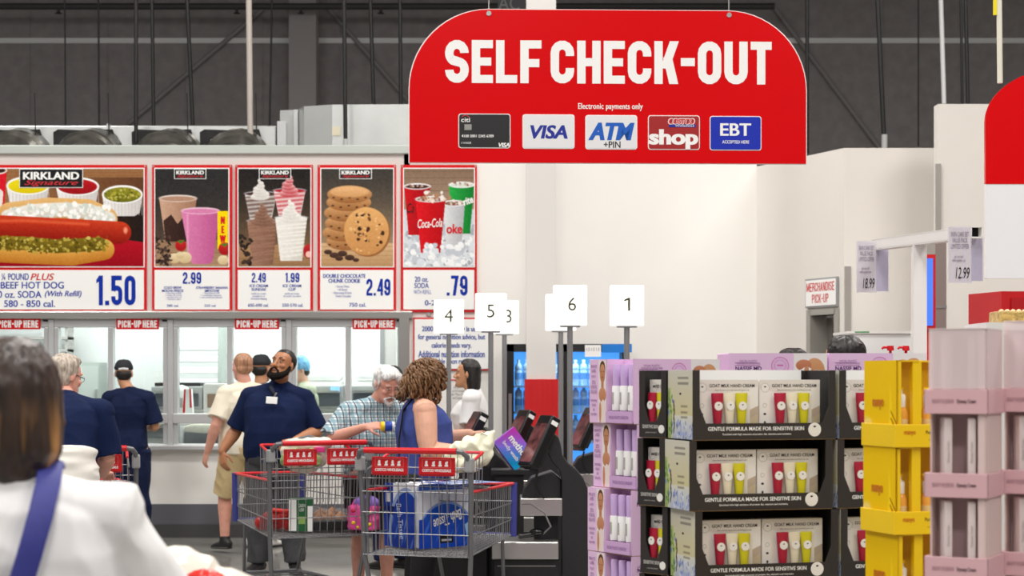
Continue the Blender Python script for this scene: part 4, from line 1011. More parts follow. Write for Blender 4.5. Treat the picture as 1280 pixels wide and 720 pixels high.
MB().bx(-w / 2, w / 2, 0, 0.12, Z(412, d), Z(318, d)).bx(-0.06, 0.06, 0.03, 0.1, 0.02, Z(412, d)).bx(-0.2, 0.2, -0.12, 0.25, 0, 0.02).build('housing', m_red, sc_)
MB().bx(-w / 2 + 0.02, w / 2 - 0.02, -0.006, 0.004, Z(407, d), Z(323, d)).build('display', mat('screen_blue', (70, 120, 240), 0.2, emit=0.75), sc_)
d = 15.2
gp = thing('metal_door', 'narrow steel door leaf standing by the tall white block', 'door', (X(1176, d), d, 0))
w = 14 / (F / d)
MB().bx(-w / 2, w / 2, 0, 0.35, 0, Z(303, d)).build('leaf', mat('door_steel', (150, 142, 136), 0.35, 0.5), gp)
mb = MB()
for k in range(6): mb.bx(-w / 2 - 0.002, w / 2 + 0.002, -0.006, 0.0, 0.3 + k * 0.36, 0.32 + k * 0.36)
mb.build('hinge', m_grey, gp)
d = 16.0
wc = thing('white_cabinet', 'low white cabinet against the right wall behind the red pump bottles', 'cabinet', (X(1101, d), d, 0))
w = 80 / (F / d)
MB().bx(-w / 2, w / 2, 0, 0.7, 0, Z(417, d)).build('body', mat('cabinet_white', (234, 236, 236), 0.4), wc)
MB().bx(-w / 2 - 0.01, w / 2 + 0.01, -0.02, 0.72, Z(417, d), Z(414, d)).build('top', m_white, wc)
MB().bx(-0.22, -0.1, -0.022, -0.02, Z(416, d), Z(414.3, d)).build('green_tag', mat('tag_green', (70, 150, 96), 0.5), wc)
d = 12.0; s = F / d
rc = thing('red_cabinet', 'red box-shaped cabinet at the right edge below the white sign', 'cabinet', (X(1232, d), d, 0))
MB().prism([(0, 0.45), (0.10, 0), (1.3, 0.12), (1.3, 0.6)], 0.0, Z(364, d), 'z').build('body', mat('cabinet_red', (196, 10, 22), 0.45), rc)
MB().prism([(0.16, -0.012), (1.28, 0.1), (1.28, 0.13), (0.16, 0.02)], 0.5, Z(372, d), 'z').build('door', mat('cabinet_red2', (180, 8, 18), 0.35), rc)
d = 7.2; s = F / d
pl = thing('display_plinth', 'plain white plinth behind the pink cartons', 'plinth', (X(1300, d), d, 0))
MB().bx(-0.2, 0.2, 0, 0.35, 0, Z(403, d)).build('body', m_white, pl)
MB().bx(-0.21, 0.21, -0.01, 0.36, 0, 0.08).build('kick', m_grey, pl)
gb = thing('gift_basket', 'golden wrapped basket on top of the plinth at the right edge', 'basket', (X(1284, d), d + 0.1, Z(403, d)))
MB().bx(-0.09, 0.12, -0.05, 0.12, 0, 0.045).build('tray', mat('basket_gold', (196, 164, 96), 0.35, 0.3, var=0.45, scale=60, bump=0.8), gb, bevel=0.006)
mb = MB()
for k in range(9): mb.ell((-0.08 + k * 0.022, -0.035, 0.04), (0.012, 0.012, 0.012), seg=8, rings=6)
mb.build('filling', mat('filling_cream', (226, 206, 160), 0.5), gb, smooth=True)
# ------------------------------------------------------------------ pallet displays in front
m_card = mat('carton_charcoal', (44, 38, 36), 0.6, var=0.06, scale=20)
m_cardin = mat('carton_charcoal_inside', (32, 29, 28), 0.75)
m_cream = mat('cream_tube', (226, 216, 190), 0.35); m_tred = mat('crimson_tube', (172, 26, 56), 0.3); m_tyel = mat('yellow_tube', (206, 196, 30), 0.3)
m_label = mat('round_label', (240, 236, 230), 0.5)
m_setcard = mat('gift_card_grey', (234, 229, 223), 0.5)
m_wood = mat('pallet_wood', (168, 134, 92), 0.8, var=0.2, scale=12)
def pallet(label, x, y, rot, w, dp, h):
    o = thing('pallet', label, 'pallet', (x, y, 0), rot)
    mb = MB(); n = max(3, int(w / 0.16))
    for k in range(n): mb.bx(k * w / n + 0.01, (k + 1) * w / n - 0.01, 0, dp, h - 0.025, h)
    mb.build('deck_boards', m_wood, o)
    mb = MB()
    for yy in (0, dp / 2 - 0.05, dp - 0.1): mb.bx(0, w, yy, yy + 0.1, h - 0.05, h - 0.025)
    for xx in (0, w / 2 - 0.05, w - 0.1):
        for yy in (0, dp / 2 - 0.05, dp - 0.1): mb.bx(xx, xx + 0.1, yy, yy + 0.1, 0.02, h - 0.05)
        mb.bx(xx, xx + 0.1, 0, dp, 0, 0.02)
    mb.build('frame', m_wood, o)
    return o
# --- hand cream gift set
def make_set(narrow=False):
    t = thing('hand_cream_set', 'x', 'gift set')
    w, h = (0.098 if narrow else 0.215), 0.172
    MB().bx(0, w, 0, 0.05, 0, h).build('carton', m_setcard, t, bevel=0.002)
    cv = Canvas(0, 0, w * 1000, h * 1000, 0.9, (240, 236, 231))
    cv.poly([(0, 0), (w * 1000, 0), (w * 1000, 22), (90, 46), (0, 30)], (228, 222, 216))
    cv.poly([(120, 172), (150, 120), (190, 96), (216, 84), (216, 172)], (196, 178, 160)); cv.poly([(120, 172), (160, 140), (216, 110), (216, 172)], (206, 190, 160))
    for (x, y) in ((168, 158), (178, 150), (186, 160), (196, 152)): cv.ell(x, y, 5, 8, (92, 40, 40))
    cv.rect(56, 50, 186, 172, (232, 226, 217))
    for (x, y, r) in ((20, 26, 15), (19, 84, 7)):
        cv.ell(x, y, r, r, (140, 136, 134)); cv.ell(x, y, r - 0.9, r - 0.9, (238, 234, 229))
    cv.ell(20, 23, 4, 2.5, (50, 48, 48)); cv.ell(19, 112, 5, 3.5, (40, 38, 38)); cv.ell(19, 140, 3.5, 5, (40, 38, 38)); cv.rect(10, 151, 28, 152.5, (120, 116, 114))
    cv.build('printed_face', t, lambda gx, gy: (gx / 1000, h - gy / 1000), m_print, -0.0012)
    if narrow: text('lettering', 'HAND CREAM', m_ink, t, (0.05, -0.0015, h - 0.022), 0.07, 0.011, bold=0.006, smear=0.03)
    else:
        text('lettering', 'GOAT MILK HAND CREAM', m_ink, t, (0.123, -0.0015, h - 0.019), 0.158, 0.0105, bold=0.004, smear=0.02)
        text('lettering', 'Silky soft skin starts with nourishing goat milk', m_ink, t, (0.123, -0.0015, h - 0.034), 0.12, 0.005)
    for x, m, nm in (((0.028, m_tred, 'red_tube'), (0.070, m_tyel, 'yellow_tube')) if narrow else ((0.066, m_tred, 'red_tube'), (0.108, m_cream, 'cream_tube'), (0.150, m_tyel, 'yellow_tube'))):
        z1, z0 = h - 0.043, h - 0.150
        b = MB().tube([(x, -0.016, z1), (x, -0.016, z1 - 0.012), (x, -0.016, z1 - 0.05), (x, -0.016, z0)], [(0.0214, 0.0022), (0.021, 0.005), (0.0175, 0.011), (0.0125, 0.0115)], 16, side=(1, 0, 0)).build(nm, m, t, smooth=True)
        MB().tube([(x, -0.016, z0), (x, -0.016, z0 - 0.016)], [(0.0122, 0.0115), (0.012, 0.0112)], 14).build('cap', m, b, smooth=True)
        MB().tube([(x, -0.0262, h - 0.085), (x, -0.0280, h - 0.085)], 0.0142, 18).build('label', m_label, b)
        MB().ell((x, -0.0283, h - 0.081), (0.003, 0.0006, 0.002), seg=8, rings=5).build('label_mark', m_ink, b)
    return t
TH = 0.2275
def make_tray(W, D, full=True):
    t = thing('display_tray', 'x', 'display tray')
    a = 0.024; hh = TH - 0.004
    pts = [(0, 0), (W, 0), (W, hh), (W - a, hh), (W - a, 0.105), (W - a * 1.9, 0.052), (a * 1.9, 0.052), (a, 0.105), (a, hh), (0, hh)]
    mb = MB().prism(pts, 0, 0.004)
    mb.build('front_panel', m_card, t)
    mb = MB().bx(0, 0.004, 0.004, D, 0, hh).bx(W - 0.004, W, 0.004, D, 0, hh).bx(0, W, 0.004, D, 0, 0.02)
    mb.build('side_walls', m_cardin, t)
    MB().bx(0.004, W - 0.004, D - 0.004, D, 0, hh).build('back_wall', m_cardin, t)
    MB().bx(0.0, W, 0.002, 0.006, -0.0025, -0.0005).build('cut_edge', mat('cardboard_edge', (170, 140, 104), 0.8), t)
    lw = W - 0.1
    if full:
        text('lettering', 'GENTLE FORMULA MADE FOR SENSITIVE SKIN', m_printwhite, t, (0.052 + 0.335 / 2, -0.0004, 0.0345), 0.335, 0.0125, bold=0.01, smear=0.03)
        text('lettering', 'Enriched with high amounts of protein, fat, vitamins and nutrients.', m_printwhite, t, (0.055 + 0.335 / 2, -0.0004, 0.016), 0.24, 0.0075, smear=0.03)
        MB().tube([(W - 0.075, 0, 0.03), (W - 0.075, -0.0012, 0.03)], 0.0225, 24).build('round_badge', m_label, t)
        MB().tube([(W - 0.075, -0.001, 0.03), (W - 0.075, -0.0014, 0.03)], 0.0195, 24).build('badge_ring', m_setcard, t)
        MB().ell((W - 0.075, -0.0014, 0.04), (0.005, 0.0008, 0.003), seg=8, rings=5).build('badge_mark', m_ink, t)
    else:
        text('lettering', 'SENSITIVE SKIN', mat('band_grey', (196, 194, 188), 0.5), t, (W * 0.42, -0.0004, 0.036), W * 0.6, 0.012, bold=0.01, smear=0.04)
        text('lettering', 'protein, fat, vitamins', mat('band_grey', (196, 194, 188)), t, (W * 0.45, -0.0004, 0.016), W * 0.4, 0.006)
        MB().tube([(W - 0.022, 0, 0.028), (W - 0.022, -0.0012, 0.028)], 0.014, 20).build('round_badge', m_label, t)
    # flower print on the left side
    cv = Canvas(0, 0, D * 1000, TH * 1000, 0.8, (226, 222, 208))
    cv.grad((206, 202, 190), (206, 194, 134)); cv.rect(0, 150, 240, 240, (214, 212, 200), (170, 180, 205), False)
    cv.rect(0, 60, 40, 240, (150, 170, 110), (216, 210, 170))
    for _ in range(26): 
        x, y = cv.rng.uniform(0, 45), cv.rng.uniform(70, 228); cv.ell(x, y, 5, 9, [(110, 150, 60), (150, 180, 70), (90, 120, 190), (70, 110, 60)][cv.rng.randint(4)], ang=cv.rng.uniform(-40, 40))
    for _ in range(46):
        x, y = cv.rng.uniform(70, 220), cv.rng.uniform(168, 228); cv.ell(x, y, 3.4, 8, [(90, 110, 190), (130, 150, 215), (214, 216, 226), (70, 96, 120)][cv.rng.randint(4)], ang=cv.rng.uniform(-30, 30))
    for k in range(7): cv.ell(52 + k % 3 * 3, 110 + k * 15, 5, 12, (84, 72, 64), ang=12)
    cv.ell(112, 78, 9, 4, (36, 34, 34)); cv.rect(88, 22, 185, 30, (120, 114, 108), op=0.7); cv.rect(88, 40, 185, 48, (120, 114, 108), op=0.7)
    for y in (116, 136, 152): cv.rect(116, y, 176, y + 7, (130, 122, 100), op=0.7)
    c = cv.build('flower_print', t, lambda gx, gy: (gx / 1000, hh - gy / 1000 * hh / TH), m_print, 0)
    c.rotation_euler = (0, 0, -math.pi / 2); c.location = (-0.0012, D, 0)
    return t
GROT = math.radians(16); GX, GY = X(866, 6.15), 6.15
gu, gv = V((math.cos(GROT), math.sin(GROT), 0)), V((-math.sin(GROT), math.cos(GROT), 0))
def gp_(u, v, z): return V((GX, GY, 0)) + gu * u + gv * v + V((0, 0, z))
set0 = make_set(); used = [False, False, False, False]
def put(proto, i, loc, rot, label, group, cat=None):
    if not used[i]:
        used[i] = True; o = proto; o.location = loc; o.rotation_euler = (0, 0, rot); o['label'] = label
        if group: o['group'] = group
        return o
    return dup(proto, loc, rot, label, group)
WA, DA, WL = 0.5, 0.22, 0.128
trayA, trayL = make_tray(WA, DA), make_tray(WL, 0.16, False); setL = make_set(True); LR = GROT - math.pi / 2 + math.radians(24)
lux, luy = V((math.cos(LR), math.sin(LR), 0)), V((-math.sin(LR), math.cos(LR), 0))
ZT0 = 1.578
names = ['top', 'second', 'third', 'fourth', 'fifth', 'bottom']
jit = [0.0, -0.011, 0.009, 0.0, -0.005, 0.003]
for k in range(6):
    z = ZT0 - (k + 1) * TH; j = jit[k]
    put(trayA, 0, gp_(j, 0, z), GROT, 'black hand cream display tray, %s of the wide front stack' % names[k], 'hand cream trays')
    dup(trayA, gp_(WA + 0.014 + j * 0.6, 0.0, z), GROT, 'black hand cream display tray, %s of the stack beside the yellow boxes' % names[k], 'hand cream trays')
    lb = gp_(j * 0.5 - 0.004, DA + 0.012, z) - lux * WL
    put(trayL, 1, lb, LR, 'narrow black hand cream tray facing left, %s of its stack beside the lavender boxes' % names[k], 'narrow hand cream trays')
    if k < 3:
        for s in (0, 1):
            put(set0, 2, gp_(j + 0.03 + s * 0.222 + (0.003 if k == 1 else 0), 0.045 + 0.006 * s, z + 0.0205), GROT, 'boxed set of three hand creams, %s in the %s tray of the wide front stack' % (('left', 'right')[s], names[k]), 'hand cream sets')
            dup(set0, gp_(WA + 0.014 + j * 0.6 + 0.03 + s * 0.222, 0.05 + 0.006 * s, z + 0.0205), GROT, 'boxed set of three hand creams, %s in the %s tray beside the yellow boxes' % (('left', 'right')[s], names[k]), 'hand cream sets')
        q = lb + lux * 0.015 + luy * 0.036 + V((0, 0, 0.0205))
        (put if k == 0 else (lambda a, b, c, d, e, g: dup(a, c, d, e, g)))(setL, 3, q, LR, 'boxed pair of hand creams in the %s narrow tray facing left' % names[k], 'hand cream sets')
for o in list(COL.objects):                      # the top trays have a white card left standing at the back
    if o.get('label') in ('black hand cream display tray, top of the wide front stack', 'black hand cream display tray, top of the stack beside the yellow boxes'):
        MB().bx(0.006, WA - 0.028, DA - 0.012, DA - 0.006, 0.006, TH - 0.003).build('back_card', m_printwhite, o)
pallet('wooden pallet under the hand cream trays', GX, GY, GROT, 1.03, 0.5, ZT0 - 6 * TH - 0.004)

# --- lavender serum displays
m_lav = mat('lavender_carton', (228, 190, 226), 0.5, var=0.03, scale=10); m_lav2 = mat('lavender_inside', (196, 156, 200), 0.6)
m_lav3 = mat('lavender_carton_deep', (208, 168, 214), 0.45); m_plum = mat('plum_ink', (140, 92, 152), 0.5)
LROT = math.radians(30); LX, LY = X(792, 7.06), 7.06
lu, lv = V((math.cos(LROT), math.sin(LROT), 0)), V((-math.sin(LROT), math.cos(LROT), 0))
LH = 0.2427
def shoulder_print(w, h):
    cv = Canvas(0, 0, w * 1000, h * 1000, 0.5, (230, 194, 228))
    W_, H_ = w * 1000, h * 1000
    cv.rect(W_ * 0.66, 0, W_, H_, (236, 230, 230))
    cv.ell(W_ * 0.52, 48, 34, 34, (196, 70, 140)); cv.ell(W_ * 0.52, 48, 32, 32, (220, 180, 222)); cv.ell(W_ * 0.52, 48, 22, 22, (206, 110, 168)); cv.ell(W_ * 0.52, 48, 20.5, 20.5, (222, 186, 224)); cv.rect(W_ * 0.52 - 12, 44, W_ * 0.52 + 12, 50, (200, 80, 150), op=0.7)
    cv.ell(W_ * 0.87, 70, 40, 52, (214, 160, 118), dark=(186, 124, 84)); cv.ell(W_ * 0.76, 46, 30, 22, (206, 138, 106), dark=(180, 110, 80)); cv.poly([(W_ * 0.7, 70), (W_ * 0.79, 48), (W_ * 0.84, 60), (W_ * 0.76, 96)], (240, 236, 234))
    cv.ell(W_ * 0.79, 62, 9, 13, (200, 140, 106))
    for y in (36, 46): cv.rect(24, y, 120 if y == 46 else 108, y + 4, (150, 100, 150), op=0.6)
    return cv
def make_lav():
    t = thing('serum_display', 'x', 'display box')
    W, D, h = 0.39, 0.30, LH - 0.003
    m1, m2 = 0.183, 0.237                                  # opening | face print | text panel, along the depth
    lipz = 0.045
    mb = MB().bx(0, W, 0, 0.005, 0, h).bx(W - 0.005, W, 0, D, 0, h).bx(0, W, D - 0.005, D, 0, h).bx(0, W, 0, D, 0, 0.005).bx(0.075, 0.08, 0, m1, 0, h).bx(0, 0.075, m1 - 0.005, m1, 0, h).bx(0, 0.005, m1, D, 0, h).bx(0.08, W, 0, D, h - 0.004, h).bx(0, 0.08, m1, D, h - 0.004, h)
    mb.build('carton', m_lav, t)
    MB().bx(-0.006, 0.0, 0.004, m1 - 0.002, 0.002, lipz).build('lip', m_lav3, t)
    c = text('lettering', 'FACIAL PLASTIC SURGEON', mat('lip_ink', (160, 120, 176), 0.5), t, (-0.0065, m1 / 2, lipz / 2), 0.13, 0.012, turn=(0, 0, -math.pi / 2), smear=0.04)
    # woman strip and text panel (print of the left side)
    cv = Canvas(0, 0, (D - m1) * 1000, h * 1000, 0.9, (228, 192, 226))
    tw = (D - m2) * 1000; fw = (m2 - m1) * 1000; H_ = h * 1000
    cv.rect(tw, 4, tw + fw - 3, H_ - 4, (234, 224, 224))
    x0 = tw + 27
    cv.ell(x0, 40, 20, 34, (96, 62, 44)); cv.ell(x0, 54, 18, 36, (206, 148, 112), dark=(176, 116, 84)); cv.rect(x0 - 9, 80, x0 + 9, 120, (190, 130, 96))
    cv.ell(x0, 134, 25, 28, (206, 148, 112), dark=(184, 124, 90)); cv.ell(x0 + 4, 196, 18, 44, (232, 214, 208)); cv.ell(x0 - 16, 200, 8, 40, (196, 138, 102))
    cv.ell(x0 - 7, 46, 3, 1.8, (60, 36, 30)); cv.ell(x0 + 7, 46, 3, 1.8, (60, 36, 30)); cv.ell(x0, 68, 6, 2, (150, 70, 66)); cv.ell(x0 - 2, 56, 2.5, 5, (180, 120, 90))
    c = cv.build('woman_print', t, lambda gx, gy: (gx / 1000, h - gy / 1000), m_print, 0)
    c.rotation_euler = (0, 0, -math.pi / 2); c.location = (-0.0012, D, 0)
    for i, (s, z, hh2) in enumerate((('PRIVATE\nLABEL', h - 0.035, 0.028), ('ENJOY', h - 0.066, 0.012), ('DETOX\nHYDRATING\nFACIAL PADS', h - 0.105, 0.05), ('remove makeup\nmoisturize\ntone\nreduce redness', h - 0.18, 0.065))):
        text('lettering', s, m_plum, t, (-0.0022, (D + m2) / 2, z), 0.043 if i != 1 else 0.03, hh2, turn=(0, 0, -math.pi / 2))
    c = shoulder_print(W, h).build('front_print', t, lambda gx, gy: (gx / 1000, h - gy / 1000), m_print, -0.0012)
    text('lettering', 'NASSIF MD', mat('plum_dark', (84, 40, 110), 0.5), t, (0.075, -0.002, h - 0.05), 0.105, 0.016, bold=0.01, smear=0.03)
    text('lettering', 'FACIAL PLASTIC\nSURGEON SKINCARE', m_plum, t, (0.08, -0.002, h - 0.029), 0.095, 0.017)
    MB().bx(0, W, 0, 0.006, -0.003, -0.0005).bx(0, 0.006, 0, D, -0.003, -0.0005).build('cut_edge', mat('cardboard_edge', (170, 140, 104)), t)
    return t
def make_serum():
    t = thing('serum_pack', 'x', 'serum pack')
    MB().box((0, 0, 0.105), (0.034, 0.044, 0.21)).build('carton', m_lav3, t, bevel=0.002)
    b = MB().lathe([(0.017, 0), (0.0175, 0.004), (0.0175, 0.088), (0.016, 0.092)], (-0.036, 0, 0.042), 18).build('bottle', m_printwhite, t, smooth=True)
    MB().lathe([(0.015, 0.0), (0.0155, 0.075), (0.014, 0.08)], (-0.036, 0, 0.134), 18).build('tube_top', mat('lavender_clear', (206, 176, 224), 0.2), b, smooth=True)
    MB().bx(-0.054, -0.0535, -0.005, 0.005, 0.065, 0.11).build('label_mark', m_lgrey, b)
    MB().lathe([(0.0165, 0), (0.0165, 0.04)], (-0.036, 0, 0.0), 16).build('base_cap', m_lav2, b)
    return t
lav0, ser0 = make_lav(), make_serum(); usedL = [False, False]
LT = 1.622; lj = [(0.0, 0.0), (0.012, 0.004), (-0.004, -0.004), (-0.012, 0.004), (0, 0), (0, 0)]
for k in range(6):
    z = LT - (k + 1) * LH; base = V((LX, LY, 0)) + lu * lj[k][0] + V((lj[k][1], 0, 0))
    lab = 'lavender skincare display box with a woman printed on it, %s of the stack' % names[k]
    if k == 0: o = lav0; o.location = base + V((0, 0, z)); o.rotation_euler = (0, 0, LROT); o['label'] = lab; o['group'] = 'lavender display boxes'
    else: dup(lav0, base + V((0, 0, z)), LROT, lab, 'lavender display boxes')
    if k < 4:
        for q in range(3):
            loc = base + lu * 0.055 + lv * (0.035 + q * 0.055) + V((0, 0, z + 0.006))
            lab = 'white serum tube with lavender carton, %s of three in the %s lavender box' % (('right', 'middle', 'left')[q], names[k])
            if not usedL[0]: usedL[0] = True; o = ser0; o.location = loc; o.rotation_euler = (0, 0, LROT); o['label'] = lab; o['group'] = 'serum packs'
            else: dup(ser0, loc, LROT + (q - 1) * 0.05, lab, 'serum packs')
pallet('wooden pallet under the lavender display boxes', LX, LY, LROT, 0.42, 0.32, LT - 6 * LH - 0.004)
for i, (px, dd, lab) in enumerate(((911, 7.3, 'lavender skincare carton with a shoulder printed on it, behind the wide hand cream stack'), (1036, 7.35, 'lavender skincare carton peeping out just left of the yellow boxes'))):
    s = F / dd; W = 0.378; h = 0.24; zt = Z(441.5, dd); D = 0.28
    o = thing('skincare_carton', lab, 'carton', (X(px, dd), dd, zt - h), math.radians(3), group='lavender cartons behind')
    MB().bx(0, W, 0, D, 0, h).build('carton', m_lav, o, bevel=0.003)
    shoulder_print(W, h).build('front_print', o, lambda gx, gy: (gx / 1000, h - gy / 1000), m_print, -0.0012)
    text('lettering', 'NASSIF MD', mat('plum_dark', (84, 40, 110)), o, (0.075, -0.002, h - 0.058), 0.1, 0.016, bold=0.01, smear=0.03)
    text('lettering', 'FACIAL PLASTIC\nSURGEON SKINCARE', m_plum, o, (0.075, -0.002, h - 0.034), 0.09, 0.017)
    b = thing('base_carton', ('tall plain lavender base carton under the carton behind the hand creams', 'tall plain lavender base carton under the carton beside the yellow boxes')[i], 'carton', (X(px, dd), dd, 0), math.radians(3))
    MB().bx(0, W, 0, D, 0, zt - h - 0.002).build('carton', m_lav, b, bevel=0.003)
    MB().bx(0.05, W - 0.05, -0.003, 0.0, 0.3, 0.9).build('label_panel', m_lav3, b)

# --- yellow cleansing oil displays
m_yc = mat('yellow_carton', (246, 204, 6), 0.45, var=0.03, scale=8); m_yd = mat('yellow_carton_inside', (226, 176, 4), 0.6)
m_org = mat('orange_ink', (204, 110, 10), 0.5); m_oil = mat('amber_oil', (238, 170, 70), 0.15); 
YROT = math.radians(16); YX, YY = X(1121, 5.4), 5.4
yu, yv = V((math.cos(YROT), math.sin(YROT), 0)), V((-math.sin(YROT), math.cos(YROT), 0))
YH = 0.2455
def make_yellow():
    t = thing('cleansing_oil_display', 'x', 'display box')
    W, D, h, lz = 0.3, 0.2, YH - 0.003, 0.062
    MB().bx(0, 0.005, 0, D, 0, h).bx(0, W, D - 0.005, D, 0, h).bx(W - 0.005, W, 0, D, 0, h).bx(0, W, 0, D, 0, 0.005).bx(0.0, 0.07, 0.0, D, h - 0.004, h).bx(0.0, W, 0.06, D, h - 0.005, h).bx(0, 0.014, 0, 0.004, 0, h).build('carton', m_yc, t)
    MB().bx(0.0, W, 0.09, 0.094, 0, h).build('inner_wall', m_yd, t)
    for x in (0.065, 0.165): MB().box((x, 0.012, h / 2), (0.028, 0.02, h)).build('divider', m_yc, t, bevel=0.002)
    mb = MB().bx(-0.009, W + 0.009, -0.010, -0.005, -0.003, lz).bx(-0.010, -0.005, -0.010, D + 0.002, -0.003, lz)
    mb.build('lip', m_yc, t, bevel=0.0015)
    text('lettering', 'manyo', m_org, t, (0.035, -0.0105, 0.036), 0.036, 0.014, smear=0.05)
    text('lettering', 'Pure Cleansing Oil', mat('olive_ink', (110, 84, 20), 0.5), t, (0.13, -0.0105, 0.038), 0.09, 0.013, smear=0.04)
    text('lettering', 'deep cleansing, all skin types', mat('olive_ink', (110, 84, 20)), t, (0.13, -0.0105, 0.018), 0.075, 0.005)
    cv = Canvas(0, 0, D * 1000, h * 1000, 0.7, (238, 192, 8))
    H_ = h * 1000
    for k in range(3): cv.ell(90 + k * 6, 60, 140 - k * 5, 150 - k * 4, ((206, 150, 20), (240, 206, 40), (240, 196, 8))[k], soft=2)
    cv.ell(10, 220, 46, 60, (240, 214, 120), ang=30, soft=12); cv.ell(30, 236, 60, 20, (236, 206, 90), ang=20, soft=10)
    cv.poly([(160, 60), (172, 130), (168, 242), (150, 242), (158, 140)], (250, 214, 30)); 
    for y in (140, 160, 190): cv.poly([(165, y), (200, y + 34), (200, y + 42), (164, y + 6)], (150, 100, 10))
    c = cv.build('side_print', t, lambda gx, gy: (gx / 1000, h - gy / 1000), m_print, 0)
    c.rotation_euler = (0, 0, -math.pi / 2); c.location = (-0.0012, D, 0)
    text('lettering', 'manyo', m_org, t, (-0.0022, D * 0.55, h * 0.48), 0.07, 0.03, turn=(0, 0, -math.pi / 2), smear=0.06)
    return t
def make_oil():
    t = thing('cleansing_oil_bottle', 'x', 'bottle')
    MB().lathe([(0.018, 0), (0.02, 0.004), (0.02, 0.088), (0.012, 0.104)], seg=18).build('bottle', m_oil, t, smooth=True)
    MB().lathe([(0.012, 0.102), (0.013, 0.135), (0.009, 0.14), (0.004, 0.142), (0.004, 0.156)], seg=16).build('pump', m_printwhite, t, smooth=True)
    MB().box((-0.006, -0.002, 0.157), (0.022, 0.008, 0.006)).build('nozzle', m_yc, t)
    MB().lathe([(0.0203, 0.02), (0.0203, 0.07)], seg=18).build('label', mat('oil_label', (244, 214, 150), 0.4), t, smooth=True)
    return t
yel0, oil0 = make_yellow(), make_oil()
for k in range(6):
    z = 1.602 - (k + 1) * YH; base = V((YX, YY, z)) + yu * (0, -0.003, 0.004, 0, 0, 0)[k]
    lab = 'yellow cleansing oil display box, %s of the yellow stack' % names[k]
    if k == 0: o = yel0; o.location = base; o.rotation_euler = (0, 0, YROT); o['label'] = lab; o['group'] = 'yellow display boxes'
    else: dup(yel0, base, YROT, lab, 'yellow display boxes')
    if k < 4:
        for q, x in enumerate((0.034, 0.118)):
            loc = base + yu * x + yv * 0.04 + V((0, 0, 0.006))
            lab = 'amber oil bottle with white pump, %s one in the %s yellow box' % (('left', 'right')[q], names[k])
            if k == 0 and q == 0: o = oil0; o.location = loc; o.rotation_euler = (0, 0, YROT); o['label'] = lab; o['group'] = 'cleansing oil bottles'
            else: dup(oil0, loc, YROT, lab, 'cleansing oil bottles')
pallet('wooden pallet under the yellow display boxes', YX - 0.003, YY, YROT, 0.31, 0.21, 1.602 - 6 * YH - 0.004)
# red pump bottles on a carton behind
d = 9.5; s = F / d
zt = Z(432, d)
cb = thing('stock_carton', 'white stock carton behind the yellow boxes carrying red pump bottles', 'carton', (X(1135, d), d, 0))
MB().bx(-0.2, 0.2, -0.02, 0.2, 0, zt - 0.27).build('carton', m_white, cb, bevel=0.004)
MB().bx(-0.02, 0.02, -0.021, 0.201, 0, zt - 0.269).build('tape', mat('tape_tan', (186, 150, 100), 0.4), cb)
m_pump = mat('pump_red', (214, 14, 30), 0.35)
pb0 = None
for i, px in enumerate((1116, 1135.5, 1160)):
    lab = ('red pump bottle behind the yellow boxes, leftmost of three', 'red pump bottle behind the yellow boxes, next to the white post', 'red pump bottle behind the yellow boxes, beside the pink cartons')[i]
    if pb0 is None:
        pb0 = thing('pump_bottle', lab, 'bottle', (X(px, d), d + 0.06, zt - 0.27), group='red pump bottles')
        MB().lathe([(0.03, 0), (0.034, 0.01), (0.034, 0.16), (0.014, 0.19), (0.014, 0.2)], seg=18).build('bottle', m_pump, pb0, smooth=True)
        MB().lathe([(0.017, 0.195), (0.017, 0.222), (0.007, 0.224), (0.007, 0.245), (0.018, 0.247), (0.016, 0.27)], seg=16).build('pump_head', m_pump, pb0, smooth=True)
        MB().tube([(0, 0, 0.262), (-0.035, 0, 0.262), (-0.042, 0, 0.254)], 0.006, 8).build('nozzle', m_pump, pb0, smooth=True)
    else: dup(pb0, (X(px, d), d + 0.06, zt - 0.27), 0.2 * i, lab)

# --- pink cream displays
m_pk = mat('pink_carton', (220, 176, 182), 0.5, var=0.02, scale=8); m_pk2 = mat('pink_carton_inside', (206, 178, 182), 0.65)
m_pk3 = mat('pale_carton', (230, 214, 212), 0.5); m_pkside = mat('pale_pink_side', (224, 200, 196), 0.5)
PROT = math.radians(-27); KX, KY_ = X(1233, 4.55), 4.55
pu, pv = V((math.cos(PROT), math.sin(PROT), 0)), V((-math.sin(PROT), math.cos(PROT), 0))
PW, PD, PH = 0.1395, 0.16, 0.2
def make_pink(top=False):
    t = thing('cream_display', 'x', 'display box')
    h = PH - 0.002; lz = 0.055
    MB().bx(0, PW, PD - 0.004, PD, 0, h).bx(0, 0.004, 0.02, PD, 0, h).bx(PW - 0.004, PW, 0, PD, 0, h).bx(0, PW, 0, PD, 0, 0.004).bx(PW - 0.02, PW, 0, 0.004, 0, h).build('carton', m_pkside, t)
    MB().bx(0.0, PW - 0.02, 0.075, 0.079, 0, h).build('inner_wall', m_pk2, t)
    MB().bx(-0.008, PW + 0.006, -0.008, -0.003, -0.003, lz).bx(PW + 0.002, PW + 0.006, -0.008, PD, -0.003, lz).bx(-0.008, -0.004, -0.008, PD, -0.003, lz).build('lip', m_pk, t, bevel=0.0012)
    text('lettering', 'BEAUTY OF JOSEON', mat('pink_ink', (178, 138, 148), 0.5), t, (0.038, -0.0085, 0.026), 0.052, 0.012, smear=0.05)
    text('lettering', 'Dynasty Cream', mat('plum_black', (74, 50, 58), 0.5), t, (0.094, -0.0085, 0.026), 0.046, 0.012, smear=0.04)
    return t
